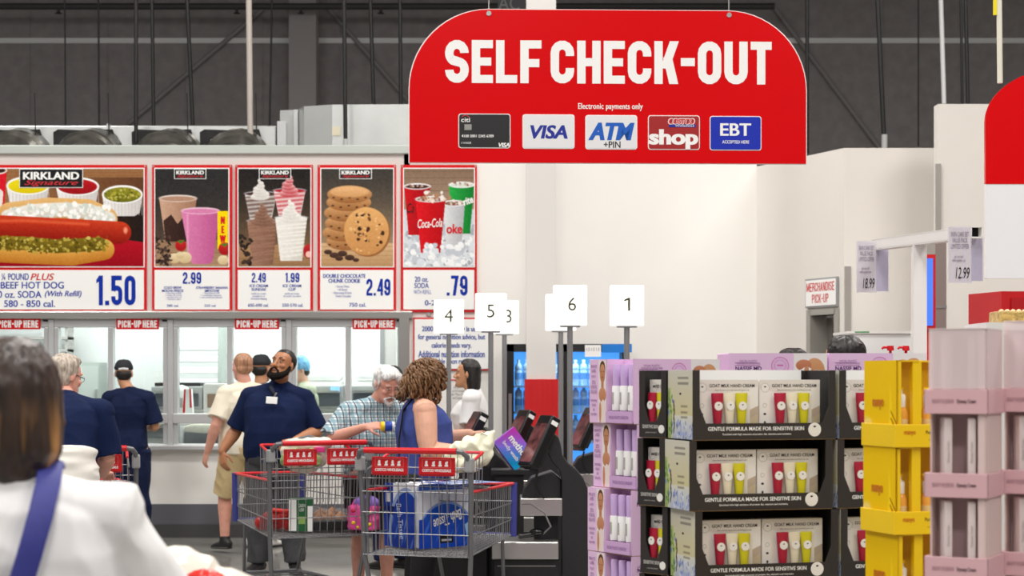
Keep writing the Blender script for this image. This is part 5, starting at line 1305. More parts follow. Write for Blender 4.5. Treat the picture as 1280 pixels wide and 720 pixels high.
def make_pc():
    t = thing('cream_carton', 'x', 'carton')
    MB().box((0, 0.025, 0.09), (0.018, 0.05, 0.18)).build('carton', m_pk3, t, bevel=0.0015)
    text('lettering', 'Dynasty Cream', mat('taupe_ink', (150, 130, 128), 0.5), t, (0, -0.0008, 0.1), 0.05, 0.007, rot=math.pi / 2)
    MB().box((0, 0.025, 0.181), (0.016, 0.046, 0.003)).build('lid_flap', m_pkside, t)
    return t
pk0, pc0 = make_pink(), make_pc(); fp = True
cols = [(V((KX, KY_, 0)) - pu * PW, 1.4665, 'left pink stack'), (V((KX, KY_, 0)) + pv * (PD + 0.012) + pu * 0.0, 1.4695, 'right pink stack')]
pn = ['top', 'second', 'third', 'fourth', 'fifth', 'sixth', 'seventh', 'bottom']
for ci, (org, z0, nm) in enumerate(cols):
    for k in range(8):
        base = org + V((0, 0, z0 - k * PH))
        lab = 'pink cream display box, %s of the %s' % (pn[k], nm)
        if k == 0 and ci == 0: o = pk0; o.location = base; o.rotation_euler = (0, 0, PROT); o['label'] = lab; o['group'] = 'pink display boxes'
        else: o = dup(pk0, base, PROT, lab, 'pink display boxes')
        if k < 4:
            for q, x in enumerate((0.048, 0.104)):
                loc = base + pu * x + pv * 0.006 + V((0, 0, 0.005))
                lab = 'slim pale cream carton, %s one in the %s box of the %s' % (('left', 'right')[q], pn[k], nm)
                if fp: fp = False; o2 = pc0; o2.location = loc; o2.rotation_euler = (0, 0, PROT + 0.5); o2['label'] = lab; o2['group'] = 'slim cream cartons'
                else: dup(pc0, loc, PROT + 0.5 - 0.2 * q, lab, 'slim cream cartons')
    cv_ = thing('dust_cover', 'frosted pale cover standing over the top box of the %s' % nm, 'cover', org + V((0, 0, z0 + 0.056)), PROT)
    m_fr = film_mat('frosted_cover', (250, 232, 234), 0.55, 0.35)
    hh = 0.143 + 0.018 * ci
    MB().bx(0.002, PW - 0.002, -0.002, -0.0005, 0, hh).bx(PW + 0.0005, PW + 0.002, 0, PD, 0, hh).build('sheet', m_fr, cv_)
    MB().bx(0.002, PW + 0.002, -0.003, PD, hh, hh + 0.002).build('top_fold', m_pk3, cv_)
pallet('low pallet under the left pink stack', cols[0][0].x, cols[0][0].y, PROT, PW, PD, 1.4665 - 7 * PH - 0.004)
pallet('low pallet under the right pink stack', cols[1][0].x, cols[1][0].y, PROT, PW, PD, 1.4695 - 7 * PH - 0.004)

# ------------------------------------------------------------------ self check-out machines
m_kio = mat('kiosk_black', (26, 26, 28), 0.5, var=0.15, scale=40); m_bez = mat('bezel_black', (16, 16, 17), 0.25)
def make_kiosk():
    t = thing('checkout_kiosk', 'x', 'checkout machine')
    K = lambda px, py: ((px - 700) / 192.0, CZ - (py - HY) / 192.0)
    slab = [K(702, 600), K(699, 588), K(690, 578), K(684, 566), K(682, 552), K(686, 543), K(692, 541), K(698, 546), K(701, 556), K(703, 568), K(710, 578), K(720, 586), K(729, 597), K(735, 612), K(737, 630)]
    slab = [(K(702, 0)[0], 0.02)] + slab + [(K(737, 0)[0], 0.02)]
    MB().prism(slab, 0.0, 0.16).build('curved_stand', m_kio, t, bevel=0.008)
    MB().prism([K(652, 624), K(702, 624), K(702, 600), K(690, 590), K(664, 598), K(655, 612)], 0.05, 0.35).build('scanner_housing', m_kio, t, bevel=0.01)
    a, b = K(650, 645), K(703, 623)
    MB().bx(a[0], b[0], 0.0, 0.42, a[1], b[1]).build('scale', m_steel, t, bevel=0.006)
    a, b = K(615, 698), K(698, 676)
    MB().bx(a[0], b[0], -0.08, 0.42, a[1], b[1]).build('bag_shelf', m_steel, t, bevel=0.008)
    a2, b2 = K(618, 0)[0], K(698, 0)[0]
    MB().bx(a2, b2, -0.04, 0.40, 0.03, a[1]).bx(K(668, 0)[0], b2, 0.12, 0.40, a[1], K(0, 645)[1]).bx(a2 + 0.02, K(737, 0)[0] - 0.02, -0.02, 0.38, 0, 0.03).build('cabinet', m_kio, t)
    z_ = K(0, 706)[1]
    MB().bx(a2 + 0.02, b2 - 0.02, -0.045, -0.04, z_ - 0.008, z_).build('trim_line', m_grey, t)
    # screen head leaning back, facing the customer at the left
    R = Euler((0, math.radians(28), 0)).to_matrix(); R = Euler((0, 0, math.radians(30))).to_matrix() @ R
    c = V((K(674, 0)[0], 0.0, K(0, 553)[1]))
    h = MB().box((0, 0, 0), (0.075, 0.17, 0.37), R); h.v = [tuple(V(p) + c) for p in h.v]
    hd = h.build('screen_head', m_bez, t, bevel=0.012)
    f = MB().box((-0.0395, 0, -0.02), (0.004, 0.145, 0.28)); f.xf(MX.Translation(c) @ R.to_4x4())
    f.build('display', mat('display_glass', (104, 62, 64), 0.06, var=0.75, scale=11), hd)  # pinkish reflection on the glass painted into its mottled colour
    f = MB().box((0.0, -0.0865, 0.14), (0.05, 0.002, 0.028)); f.xf(MX.Translation(c) @ R.to_4x4()); f.build('maker_plate', m_printwhite, hd)
    f = MB().box((0.045, 0, -0.08), (0.05, 0.1, 0.12)); f.xf(MX.Translation(c) @ R.to_4x4()); f.build('bracket', m_kio, hd)
    f = MB().tube([(-0.01, -0.06, -0.18), (-0.03, -0.06, -0.26), (0.0, -0.06, -0.33), (0.03, -0.02, -0.36)], 0.008, 8); f.xf(MX.Translation(c)); f.build('cable', m_black, t, smooth=True)
    q = K(652, 668)
    g = MB().tube([(q[0] - 0.02, 0.03, q[1] - 0.015), (q[0] + 0.08, 0.03, q[1] + 0.0)], [(0.02, 0.016), (0.018, 0.02)], 10).ell((q[0] + 0.1, 0.03, q[1] + 0.012), (0.05, 0.028, 0.026)).build('hand_scanner', m_bez, t, smooth=True)
    MB().tube([(q[0] + 0.14, 0.03, q[1]), (q[0] + 0.19, 0.0, q[1] + 0.05), (q[0] + 0.15, 0.0, q[1] + 0.14), (q[0] + 0.06, 0.0, q[1] + 0.2), (q[0], 0.0, q[1] + 0.2)], 0.006, 8).build('scanner_cord', m_grey, t, smooth=True)
    return t
ki0 = make_kiosk()
for i, (px, dd, lab) in enumerate(((700, 12.5, 'black self check-out machine nearest, just left of the lavender boxes'), (670, 14.7, 'self check-out machine whose screen stands in front of the red column foot'),
                                   (752, 15.7, 'self check-out machine half hidden behind the lavender boxes'), (611, 13.9, 'self check-out machine in front of the woman in the white T-shirt'))):
    loc = (X(px, dd), dd, 0)
    if i == 0: ki0.location = loc; ki0['label'] = lab; ki0['group'] = 'self check-out machines'
    else: dup(ki0, loc, (0, 0, 0, -0.15)[i], lab, 'self check-out machines')
# body wash box leaning on the second machine
dd = 13.6; s = F / dd
bw = thing('body_wash_box', 'pink to blue body wash box tilted beside the nearest check-out screen', 'box', P(642, 561, dd))
cv = Canvas(0, 0, 100, 100, 1.6, (0, 0, 0)); 
t_ = np.clip((cv.gx * 0.72 + cv.gy * 0.4) / 100, 0, 1)[..., None]
cv.a = np.array((216, 60, 190.)) * np.clip(1 - 1.9 * t_, 0, 1) + np.array((130, 110, 220.)) * np.clip(1 - abs(t_ - 0.5) * 2.2, 0, 1) + np.array((20, 160, 220.)) * np.clip(1.9 * t_ - 0.9, 0, 1)
w, h = 0.25, 0.185
T = Euler((math.radians(-6), math.radians(53), math.radians(8))).to_matrix()
c = cv.build('printed_face', bw, lambda gx, gy: ((gx / 100 - 0.5) * w, (0.5 - gy / 100) * h), m_print, -0.031); c.rotation_euler = T.to_euler()
c = MB().box((0, 0, 0), (w, 0.06, h)).build('carton', mat('body_wash_side', (150, 90, 200), 0.4), bw); c.rotation_euler = T.to_euler()
text('lettering', 'metho', m_printwhite, bw, T @ V((-0.005, -0.032, 0.032)), 0.165, 0.05, turn=T, smear=0.06, bold=0.012)
text('lettering', 'body wash', m_printwhite, bw, T @ V((-0.005, -0.032, -0.035)), 0.165, 0.036, turn=T, smear=0.03)
kd_ = thing('packing_table', 'dark packing shelf under the tilted body wash box', 'table', (P(637, 588, dd).x, dd, 0))
zt_ = bw.location.z - 0.146
MB().bx(-0.13, 0.14, -0.12, 0.25, zt_ - 0.03, zt_).build('top', m_kio, kd_)
MB().bx(-0.1, 0.1, -0.08, 0.2, 0, zt_ - 0.03).build('pedestal', m_kio, kd_)
# ------------------------------------------------------------------ shopping carts
m_wire = mat('cart_wire', (138, 138, 140), 0.35, 0.6); m_frame = mat('cart_frame', (112, 113, 116), 0.4, 0.4)
m_cred = mat('cart_red', (206, 16, 28), 0.35); m_cblue = mat('cart_blue_bumper', (58, 62, 138), 0.45); m_cgrey = mat('cart_joint_grey', (150, 151, 152), 0.5)
def make_cart():
    t = thing('shopping_cart', 'x', 'shopping cart')
    W0, W1, L = 0.342, 0.25, 1.0
    zb = lambda y: 0.49 + 0.055 * y / L
    zr = 0.872
    wx = lambda y: W0 + (W1 - W0) * y / L
    wr = 0.0028
    mb = MB()
    # floor grid
    for k in range(0, 26): 
        y = L * k / 25; mb.tube([(-wx(y), y, zb(y)), (wx(y), y, zb(y))], wr, 5, cap=False)
    for k in range(-8, 9):
        mb.tube([(W0 * k / 8.5, 0, zb(0)), (W1 * k / 8.5, L, zb(L))], wr, 5, cap=False)
    # sides
    for s in (-1, 1):
        for k in range(0, 22):
            y = L * k / 21; top = zr + (0.03 if y < 0.02 else 0)
            mb.tube([(s * (wx(y) - 0.012), y, zb(y)), (s * wx(y), y, top)], wr, 5, cap=False)
        for q in (0.0, 0.3, 0.62):
            mb.tube([(s * (W0 - 0.01), 0, zb(0) + q * (zr - zb(0))), (s * (W1 - 0.01), L, zb(L) + q * (zr - zb(L)))], wr * 1.5, 6, cap=False)
    for k in range(-5, 6):
        mb.tube([(W1 * k / 5.5, L, zb(L)), (W1 * k / 5.5, L + 0.01, zr)], wr, 5, cap=False)
    for q in (0.0, 0.33, 0.66): mb.tube([(-W1, L, zb(L) + q * (zr - zb(L))), (W1, L, zb(L) + q * (zr - zb(L)))], wr * 1.5, 6, cap=False)
    mb.build('basket', m_wire, t)
    # rear gate
    mb = MB()
    for k in range(-6, 7): mb.tube([(W0 * k / 6.6, 0, 0.49), (W0 * k / 6.6, -0.025, 0.985)], wr, 5, cap=False)
    for z in (0.62, 0.745, 0.87, 0.95): mb.tube([(-W0, -0.012, z), (W0, -0.012, z)], wr * 1.3, 6, cap=False)
    mb.build('rear_gate', m_wire, t)
    # red rims
    mb = MB()
    for s in (-1, 1): mb.tube([(s * W0 * 0.985, 0.06, zr), (s * W1, L + 0.01, zr)], 0.0095, 8)
    mb.tube([(-W1, L + 0.01, zr), (W1, L + 0.01, zr)], 0.0095, 8)
    mb.build('red_rim', m_cred, t, smooth=True)
    mb = MB()
    for s in (-1, 1): mb.tube([(s * W1, L + 0.012, zb(L) - 0.01), (s * (W1 + 0.004), L + 0.016, zr + 0.004)], (0.021), 10)
    mb.tube([(-W1, L + 0.02, zb(L)), (W1, L + 0.02, zb(L))], 0.013, 8)
    mb.build('bumper', m_cblue, t, smooth=True)
    # rear posts and lower frame
    for s in (-1, 1):
        MB().tube([(s * 0.295, -0.085, 1.118), (s * 0.328, -0.08, 1.112), (s * 0.348, -0.05, 1.085), (s * 0.354, -0.02, 1.03), (s * 0.352, 0.0, 0.9), (s * 0.342, 0.02, 0.49), (s * 0.305, 0.09, 0.14)], [0.0155] * 4 + [0.016, 0.015, 0.014], 10).build('post', m_frame, t, smooth=True)
        MB().box((s * 0.352, -0.022, 1.035), (0.05, 0.06, 0.085)).build('joint', m_cgrey, t, bevel=0.01)
        MB().tube([(s * 0.305, 0.09, 0.15), (s * 0.2, 0.98, 0.17)], 0.014, 8).build('base_rail', m_frame, t, smooth=True)
        MB().tube([(s * 0.2, 0.97, 0.17), (s * 0.23, 0.86, 0.54)], 0.012, 8).build('front_strut', m_frame, t, smooth=True)
    mb = MB()
    mb.tube([(-0.2, 0.98, 0.17), (0.2, 0.98, 0.17)], 0.014, 8)
    for k in range(7): mb.tube([(-0.3 + 0.014 * k, 0.13 + 0.13 * k, 0.165), (0.3 - 0.014 * k, 0.13 + 0.13 * k, 0.165)], 0.005, 6)
    mb.build('lower_rack', m_frame, t)
    for (x, y) in ((-0.3, 0.09), (0.3, 0.09), (-0.2, 0.95), (0.2, 0.95)):
        w = MB().tube([(x - 0.016, y - 0.02, 0.062), (x + 0.016, y - 0.02, 0.062)], 0.062, 18).build('wheel', mat('caster_grey', (70, 70, 72), 0.6), t, smooth=True)
        MB().bx(x - 0.026, x - 0.02, y - 0.045, y + 0.03, 0.05, 0.15).bx(x + 0.02, x + 0.026, y - 0.045, y + 0.03, 0.05, 0.15).bx(x - 0.026, x + 0.026, y - 0.04, y + 0.03, 0.13, 0.15).build('fork', m_frame, w)
    MB().tube([(-0.296, -0.085, 1.118), (0.296, -0.085, 1.118)], 0.0185, 12).build('handle', m_cred, t, smooth=True)
    # child seat
    mb = MB()
    for s in (-1, 1):
        mb.tube([(s * 0.31, -0.02, 1.0), (s * 0.30, 0.33, 1.09)], 0.005, 6); mb.tube([(s * 0.31, 0.0, 0.9), (s * 0.30, 0.3, 0.88)], 0.004, 6)
        for k in range(7): mb.tube([(s * 0.306, 0.05 * k, 0.885), (s * 0.304, 0.05 * k + 0.02, 1.005 + 0.0129 * k)], wr, 5, cap=False)
    for k in range(-6, 7): mb.tube([(0.046 * k, 0.29, 0.70), (0.046 * k, 0.33, 1.09)], wr, 5, cap=False)
    for z in (0.80, 0.90, 1.0): mb.tube([(-0.3, 0.29 + (z - 0.7) * 0.1, z), (0.3, 0.29 + (z - 0.7) * 0.1, z)], wr * 1.4, 6, cap=False)
    for k in range(-5, 6): mb.tube([(0.055 * k, 0.0, 0.905), (0.055 * k, 0.3, 0.885)], wr, 5, cap=False)
    mb.build('child_seat', m_wire, t)
    mb = MB()
    for s in (-1, 1): mb.tube([(s * 0.302, 0.16, 1.052), (s * 0.30, 0.33, 1.096)], 0.0085, 8)
    mb.tube([(-0.30, 0.33, 1.096), (0.30, 0.33, 1.096)], 0.0085, 8)
    mb.build('seat_rim', m_cred, t, smooth=True)
    for s in (-1, 1):
        p = MB().box((s * 0.152, -0.038, 1.025), (0.232, 0.012, 0.108)).build('seat_panel', m_cred, t, bevel=0.006)
        MB().box((s * 0.152, -0.048, 1.005 - 0.03), (0.21, 0.01, 0.012)).build('panel_lip', mat('cart_red_dark', (150, 10, 20), 0.4), p)
        text('lettering', 'COSTCO WHOLESALE', m_printwhite, p, (s * 0.152, -0.0445, 1.002), 0.185, 0.017, bold=0.02, smear=0.05)
        for k, x in enumerate((-0.065, -0.02, 0.022, 0.062)):
            cx = s * 0.152 + x; mb = MB()
            mb.prism([(cx - 0.011, 1.026), (cx + 0.011, 1.026), (cx + 0.011, 1.036), (cx + 0.007, 1.036), (cx + 0.007 + 0.004 * (k % 2), 1.058), (cx - 0.004, 1.060 - 0.006 * (k % 2)), (cx - 0.009, 1.046), (cx - 0.005, 1.036), (cx - 0.011, 1.036)], -0.0453, -0.0445)
            mb.build('icon_print', m_printwhite, p)
        mb = MB(); x0, x1 = s * 0.152 - 0.092, s * 0.152 + 0.092
        for (a, b, c, d_) in ((x0, x1, 1.066, 1.068), (x0, x1, 1.018, 1.02), (x0, x0 + 0.002, 1.018, 1.068), (x1 - 0.002, x1, 1.018, 1.068)): mb.bx(a, b, -0.0452, -0.0442, c, d_)
        mb.build('border_print', mat('cart_pink_print', (226, 130, 130), 0.5), p)
    return t
cart = make_cart()
A2, A1, A3 = math.radians(-20), math.radians(26.6), math.radians(12)
C2, C1, C3 = V((-0.572, 11.41, 0)), V((-1.279, 12.78, 0)), V((-2.66, 11.75, 0))
cart.location = C2; cart.rotation_euler = (0, 0, A2); cart['label'] = 'shopping cart holding the blue bath tissue pack'; cart['group'] = 'shopping carts'
dup(cart, C1, A1, 'shopping cart with groceries in front of the tall man in navy polo', 'shopping carts')
dup(cart, C3, A3, 'shopping cart pushed by the grey haired man seen from behind', 'shopping carts')
def in_cart(C, A, p): return C + MX.Rotation(A, 3, 'Z') @ V(p)

# ------------------------------------------------------------------ groceries
def remesh_mesh(mb, voxel, smooth=3, name='m'):
    me = mb.mesh(name); o = bpy.data.objects.new('tmp', me); COL.objects.link(o)
    r = o.modifiers.new('r', 'REMESH'); r.mode = 'VOXEL'; r.voxel_size = voxel
    s = o.modifiers.new('s', 'SMOOTH'); s.factor = 0.5; s.iterations = smooth
    dg = bpy.context.evaluated_depsgraph_get()
    m2 = bpy.data.meshes.new_from_object(o.evaluated_get(dg)); m2.name = name
    bpy.data.objects.remove(o); bpy.data.meshes.remove(me)
    return m2
def wrinkle(me, amp, freq=(9, 9, 9), seed=0.0, ridged=True):
    n = len(me.vertices); co = np.empty(n * 3, np.float32); no = np.empty(n * 3, np.float32)
    me.vertices.foreach_get('co', co); me.vertex_normals.foreach_get('vector', no)
    co = co.reshape(-1, 3); no = no.reshape(-1, 3); d = np.empty(n, np.float32)
    for i in range(n):
        q = V((co[i, 0] * freq[0] + seed, co[i, 1] * freq[1], co[i, 2] * freq[2] + seed))
        v = noise.noise(q)
        d[i] = (0.5 - abs(v) * 1.6) if ridged else v
    me.vertices.foreach_set('co', (co + no * (d * amp)[:, None]).ravel()); me.update()
    return me
def soft(name, mb, voxel, m, parent=None, amp=0.0, freq=(9, 9, 9), seed=0.0, smooth=3):
    me = remesh_mesh(mb, voxel, smooth, name)
    if amp: wrinkle(me, amp, freq, seed)
    return link(name, me, m, parent, smooth='all')
# bath tissue pack
tz = 0.505; TW, TD, THt = 0.42, 0.33, 0.41
near = P(521, 690, 11.58)
brot = math.radians(40)
bt = thing('bath_tissue_pack', 'large blue and white wrapped pack of bath tissue in the nearer cart', 'tissue pack', (near.x, near.y, tz), brot)
mb = MB().bx(0.015, TW - 0.015, 0.015, TD - 0.015, 0.015, THt - 0.015)
for i in range(4):
    for j in range(3): mb.ell((0.055 + i * (TW - 0.11) / 3, 0.055 + j * (TD - 0.11) / 2, THt / 2), (0.054, 0.054, THt / 2 - 0.004), seg=16, rings=8)
m_wrapw = mat('wrap_white', (232, 234, 240), 0.22, spec=0.7); m_wrapb = attr_mat('wrap_print', 0.2, 0.3)
soft('wrap', mb, 0.008, m_wrapw, bt, 0.004, (16, 16, 16))
def wrap_face(w, h, left):
    cv = Canvas(0, 0, w * 400, h * 400, 1.0, (232, 235, 242)); W_, H_ = w * 400, h * 400
    if left:
        cv.rect(0, 0, W_ * 0.3, H_, (20, 44, 140), (30, 70, 170)); cv.ell(W_ * 0.72, H_ * 0.72, W_ * 0.55, H_ * 0.66, (150, 172, 214)); cv.ell(W_ * 0.74, H_ * 0.75, W_ * 0.5, H_ * 0.62, (24, 62, 166), dark=(14, 40, 126))
        cv.rect(W_ * 0.06, H_ * 0.16, W_ * 0.22, H_ * 0.3, (226, 230, 240))
        cv.rect(0, H_ * 0.36, W_ * 0.34, H_ * 0.5, (14, 30, 104))
        for k in range(9): cv.ell(cv.rng.uniform(20, W_), cv.rng.uniform(H_ * 0.5, H_), 3, 16, (140, 170, 225), ang=20, soft=3, op=0.5)
    else:
        cv.rect(0, 0, W_, H_ * 0.1, (60, 110, 205)); 
        cv.ell(W_ * 0.52, H_ * 0.86, W_ * 0.56, H_ * 0.58, (130, 160, 224)); cv.ell(W_ * 0.52, H_ * 0.9, W_ * 0.55, H_ * 0.58, (24, 84, 196), dark=(16, 50, 160))
        cv.rect(0, H_ * 0.55, W_ * 0.1, H_, (20, 70, 186)); cv.rect(0, H_ * 0.6, W_ * 0.6, H_, (20, 66, 184), (26, 80, 196))
        cv.poly([(W_ * 0.88, H_ * 0.66), (W_ * 0.96, H_ * 0.62), (W_, H_ * 0.82), (W_ * 0.92, H_ * 0.86)], (150, 196, 236))
        cv.rect(W_ * 0.4, H_ * 0.8, W_ * 0.66, H_ * 0.93, (24, 22, 30)); cv.rect(W_ * 0.43, H_ * 0.87, W_ * 0.62, H_ * 0.9, (180, 180, 190))
        for k in range(12): cv.ell(cv.rng.uniform(20, W_), cv.rng.uniform(H_ * 0.4, H_), 2.5, 14, (80, 130, 226), ang=30, soft=3, op=0.5)
        for k in range(5): cv.ell(cv.rng.uniform(0, W_), cv.rng.uniform(H_ * 0.1, H_ * 0.3), 3, 14, (160, 180, 220), ang=10, soft=3, op=0.6)
    return cv
wrap_face(TW - 0.02, THt - 0.02, False).build('front_print', bt, lambda gx, gy: (0.01 + gx / 400, THt - 0.01 - gy / 400), m_wrapb, -0.010)
c = wrap_face(TD - 0.02, THt - 0.02, True).build('side_print', bt, lambda gx, gy: (gx / 400, THt - 0.01 - gy / 400), m_wrapb, 0); c.rotation_euler = (0, 0, -math.pi / 2); c.location = (-0.010, TD - 0.01, 0)
cv = Canvas(0, 0, TW * 400, TD * 400, 0.7, (226, 230, 240)); cv.grad((40, 90, 196), (70, 120, 214))
for k in range(6): cv.poly([(20 + k * 26, 0), (34 + k * 26, 0), (20 + k * 26, 140), (0 + k * 26, 140)], (226, 232, 244), op=0.75 if k % 2 else 0.3)
c = cv.build('top_print', bt, lambda gx, gy: (gx / 400, gy / 400), m_wrapb, 0); c.rotation_euler = (math.pi / 2, 0, 0); c.location = (0, 0, THt + 0.004)
text('lettering', 'Bath Tissue', m_printwhite, bt, (TW * 0.54, -0.0125, THt * 0.44), 0.225, 0.066, shear=0.25, rot=math.radians(180 + 16), bold=0.01, smear=0.02)
text('lettering', 'Bath Tissue', mat('wrap_text', (190, 204, 236), 0.4), bt, (-0.0125, TD * 0.45, THt * 0.42), 0.22, 0.05, turn=Euler((0, math.radians(80), -math.pi / 2)).to_matrix(), shear=0.25, smear=0.02)
# groceries of the farther cart
m_net = mat('net_red', (170, 24, 22), 0.4, var=0.45, scale=45, bump=0.6)
q = P(346, 661, 13.0); 
nb = thing('net_bag', 'red mesh bag of produce lying in the farther cart', 'bag', (q.x, q.y, 0.515))
mb = MB()
for (x, y, z) in ((-0.09, 0, 0.05), (0, 0.02, 0.055), (0.08, 0, 0.05), (-0.04, -0.03, 0.085), (0.05, -0.01, 0.09), (-0.1, 0.06, 0.05), (0.02, 0.07, 0.08), (0.1, 0.06, 0.045)): mb.ell((x, y, z), (0.06, 0.055, 0.05))
soft('net', mb, 0.009, m_net, nb, 0.004, (40, 40, 40))
MB().box((0.03, -0.03, 0.137), (0.11, 0.05, 0.02), (0.1, 0.1, 0.1)).build('label', mat('net_label', (226, 40, 34), 0.35), nb, bevel=0.005)
q = P(376, 668, 12.95)
gc = thing('cereal_carton', 'green and white carton standing in the farther cart', 'carton', (q.x, q.y, 0.515), 0.12)
MB().bx(-0.08, 0.08, -0.035, 0.035, 0, 0.225).build('carton', mat('carton_green', (24, 98, 52), 0.4), gc, bevel=0.003)
MB().bx(-0.0805, -0.03, -0.0365, -0.034, 0.004, 0.22).bx(0.045, 0.081, -0.0365, 0.0355, 0.0, 0.17).build('white_print', m_printwhite, gc)
MB().bx(-0.02, 0.03, -0.0365, -0.035, 0.05, 0.1).build('yellow_print', mat('carton_lime', (140, 176, 90), 0.4), gc)
text('lettering', 'GREEN\nLEAF', m_printwhite, gc, (0.006, -0.0365, 0.16), 0.045, 0.05)
q = P(411, 671, 13.05)
pp = thing('pastry_pack', 'clear pack of brown pastries in a black tray in the farther cart', 'food pack', (q.x, q.y, 0.52), 0.3)
MB().prism([(-0.115, 0), (0.115, 0), (0.13, 0.06), (-0.13, 0.06)], -0.09, 0.09).build('tray', m_black, pp, bevel=0.004)
for k, (x, y, z) in enumerate(((-0.07, -0.04, 0.08), (0.0, -0.045, 0.082), (0.07, -0.04, 0.08), (-0.05, 0.04, 0.1), (0.03, 0.04, 0.105))):
    MB().tube([(x - 0.04, y, z), (x, y - 0.015, z + 0.015), (x + 0.04, y, z)], [0.012, 0.032, 0.012], 10, dome=True).build('pastry', mat('pastry_brown', (176, 122, 74), 0.6, var=0.25, scale=25), pp, smooth=True)
MB().bx(-0.125, 0.125, -0.085, 0.085, 0.06, 0.14).build('clear_lid', film_mat('clear_lid', (235, 235, 235), 0.14, 0.08), pp, bevel=0.012)
MB().bx(-0.06, 0.09, -0.105, -0.103, 0.012, 0.045).build('label_band', mat('label_black', (20, 20, 20), 0.4), pp)
text('lettering', 'MIDI CROISSANTS', m_printwhite, pp, (0.01, -0.1035, 0.028), 0.14, 0.018, smear=0.03)
q = P(449, 672, 13.0)
pk = thing('patterned_bag', 'pink and purple patterned bag in the right end of the farther cart', 'bag', (q.x + 0.03, q.y + 0.02, 0.51), -0.1)
cv_pink = mat('bag_pink', (226, 70, 150), 0.5)
me = remesh_mesh(MB().box((0, 0, 0.09), (0.2, 0.13, 0.16)).ell((0, 0, 0.17), (0.085, 0.06, 0.06)), 0.008, 6, 'bag'); wrinkle(me, 0.012, (14, 14, 14), 2.0)
link('bag', me, cv_pink, pk, smooth='all')
for (x, z, r, m) in ((-0.06, 0.06, 0.016, m_yel), (0.0, 0.1, 0.018, m_yel), (0.05, 0.05, 0.015, m_yel), (-0.03, 0.03, 0.013, m_yel), (0.06, 0.13, 0.014, m_yel), (-0.06, 0.14, 0.016, mat('bag_red', (200, 30, 60), 0.5))):
    MB().ell((x, -0.066, z), (r, 0.012, r * 0.8), seg=10, rings=6).build('print_spot', m, pk, smooth=True)
MB().ell((0.02, -0.01, 0.19), (0.09, 0.058, 0.055)).build('purple_top', mat('bag_purple', (150, 110, 210), 0.45), pk, smooth=True)
# produce bag in the child seat of the farther cart
q = in_cart(C1, A1, (-0.06, 0.13, 0.91))
sbg = thing('produce_bag', 'cream plastic bag of greens in the child seat of the farther cart', 'bag', q, 0.1)
mb = MB().ell((0, 0, 0.1), (0.15, 0.1, 0.1)).ell((0.02, 0, 0.19), (0.16, 0.1, 0.05)).ell((-0.08, 0.02, 0.15), (0.08, 0.08, 0.08)).ell((0.12, 0, 0.2), (0.07, 0.07, 0.04))
soft('bag', mb, 0.008, mat('bag_cream', (226, 220, 204), 0.3, var=0.08, scale=12), sbg, 0.012, (13, 13, 13))
mb = MB()
for k in range(7): mb.ell((-0.13 + 0.035 * k, -0.085 - 0.006 * (k % 2), 0.09 + 0.02 * (k % 3)), (0.03, 0.03, 0.045))
soft('greens', mb, 0.007, mat('lettuce_green', (150, 176, 116), 0.5, var=0.3, scale=18), sbg, 0.01, (30, 30, 30))
MB().box((0.1, -0.1, 0.16), (0.07, 0.02, 0.035)).build('pink_label', mat('label_pink', (236, 60, 150), 0.4), sbg, bevel=0.004)
MB().tube([(-0.05, -0.02, 0.225), (0.03, -0.02, 0.245), (0.1, 0.0, 0.225)], 0.012, 8).build('tear_edge', mat('bag_edge_dark', (90, 96, 100), 0.5), sbg, smooth=True)
# ------------------------------------------------------------------ people
m_sk = {'fair': mat('skin_fair', (226, 172, 146), 0.5, var=0.06, scale=20), 'tan': mat('skin_tan', (198, 142, 106), 0.5, var=0.06, scale=20),
        'brown': mat('skin_brown', (176, 118, 82), 0.45, var=0.08, scale=20), 'pink': mat('skin_pink', (222, 160, 140), 0.5, var=0.08, scale=20)}
def lerp(a, b, t): return a + (b - a) * t
HEAD = [(-.118, .024, -.080, -.045), (-.106, .040, -.092, -.020), (-.086, .052, -.096, .012), (-.060, .061, -.093, .045), (-.030, .068, -.091, .075),
        (0., .073, -.088, .092), (.03, .077, -.091, .100), (.06, .077, -.085, .100), (.085, .068, -.067, .088), (.105, .050, -.038, .062), (.118, .024, -.008, .032)]
def head_loft(mb, T, inf=0.0, zmin=-9, zmax=9, seg=20, k=1.0, front=None):
    """the skull and jaw as stacked rings, in head space (face towards -Y)"""
    vs, rows = [], 0
    for z, w, f, b in HEAD:
        if z < zmin or z > zmax: continue
        f2 = f if front is None else max(f, front)
        yc, ry, w2 = (f2 + b) / 2, (b - f2) / 2 + inf, w + inf
        zz = z + (inf if z > 0.1 else 0) - (inf if z < -0.11 else 0)
        for q in range(seg):
            t = 2 * math.pi * q / seg; c, s = math.cos(t), math.sin(t)
            vs.append(T @ V((w2 * math.copysign(abs(c) ** 0.9, c) * k, (yc + ry * math.copysign(abs(s) ** 0.9, s)) * k, zz * k)))
        rows += 1
    fs = []
    for i in range(rows - 1):
        for q in range(seg):
            q2 = (q + 1) % seg; fs.append((i * seg + q, i * seg + q2, (i + 1) * seg + q2, (i + 1) * seg + q))
    fs.append(tuple(range(seg))[::-1]); fs.append(tuple((rows - 1) * seg + q for q in range(seg)))
    mb.add(vs, fs)
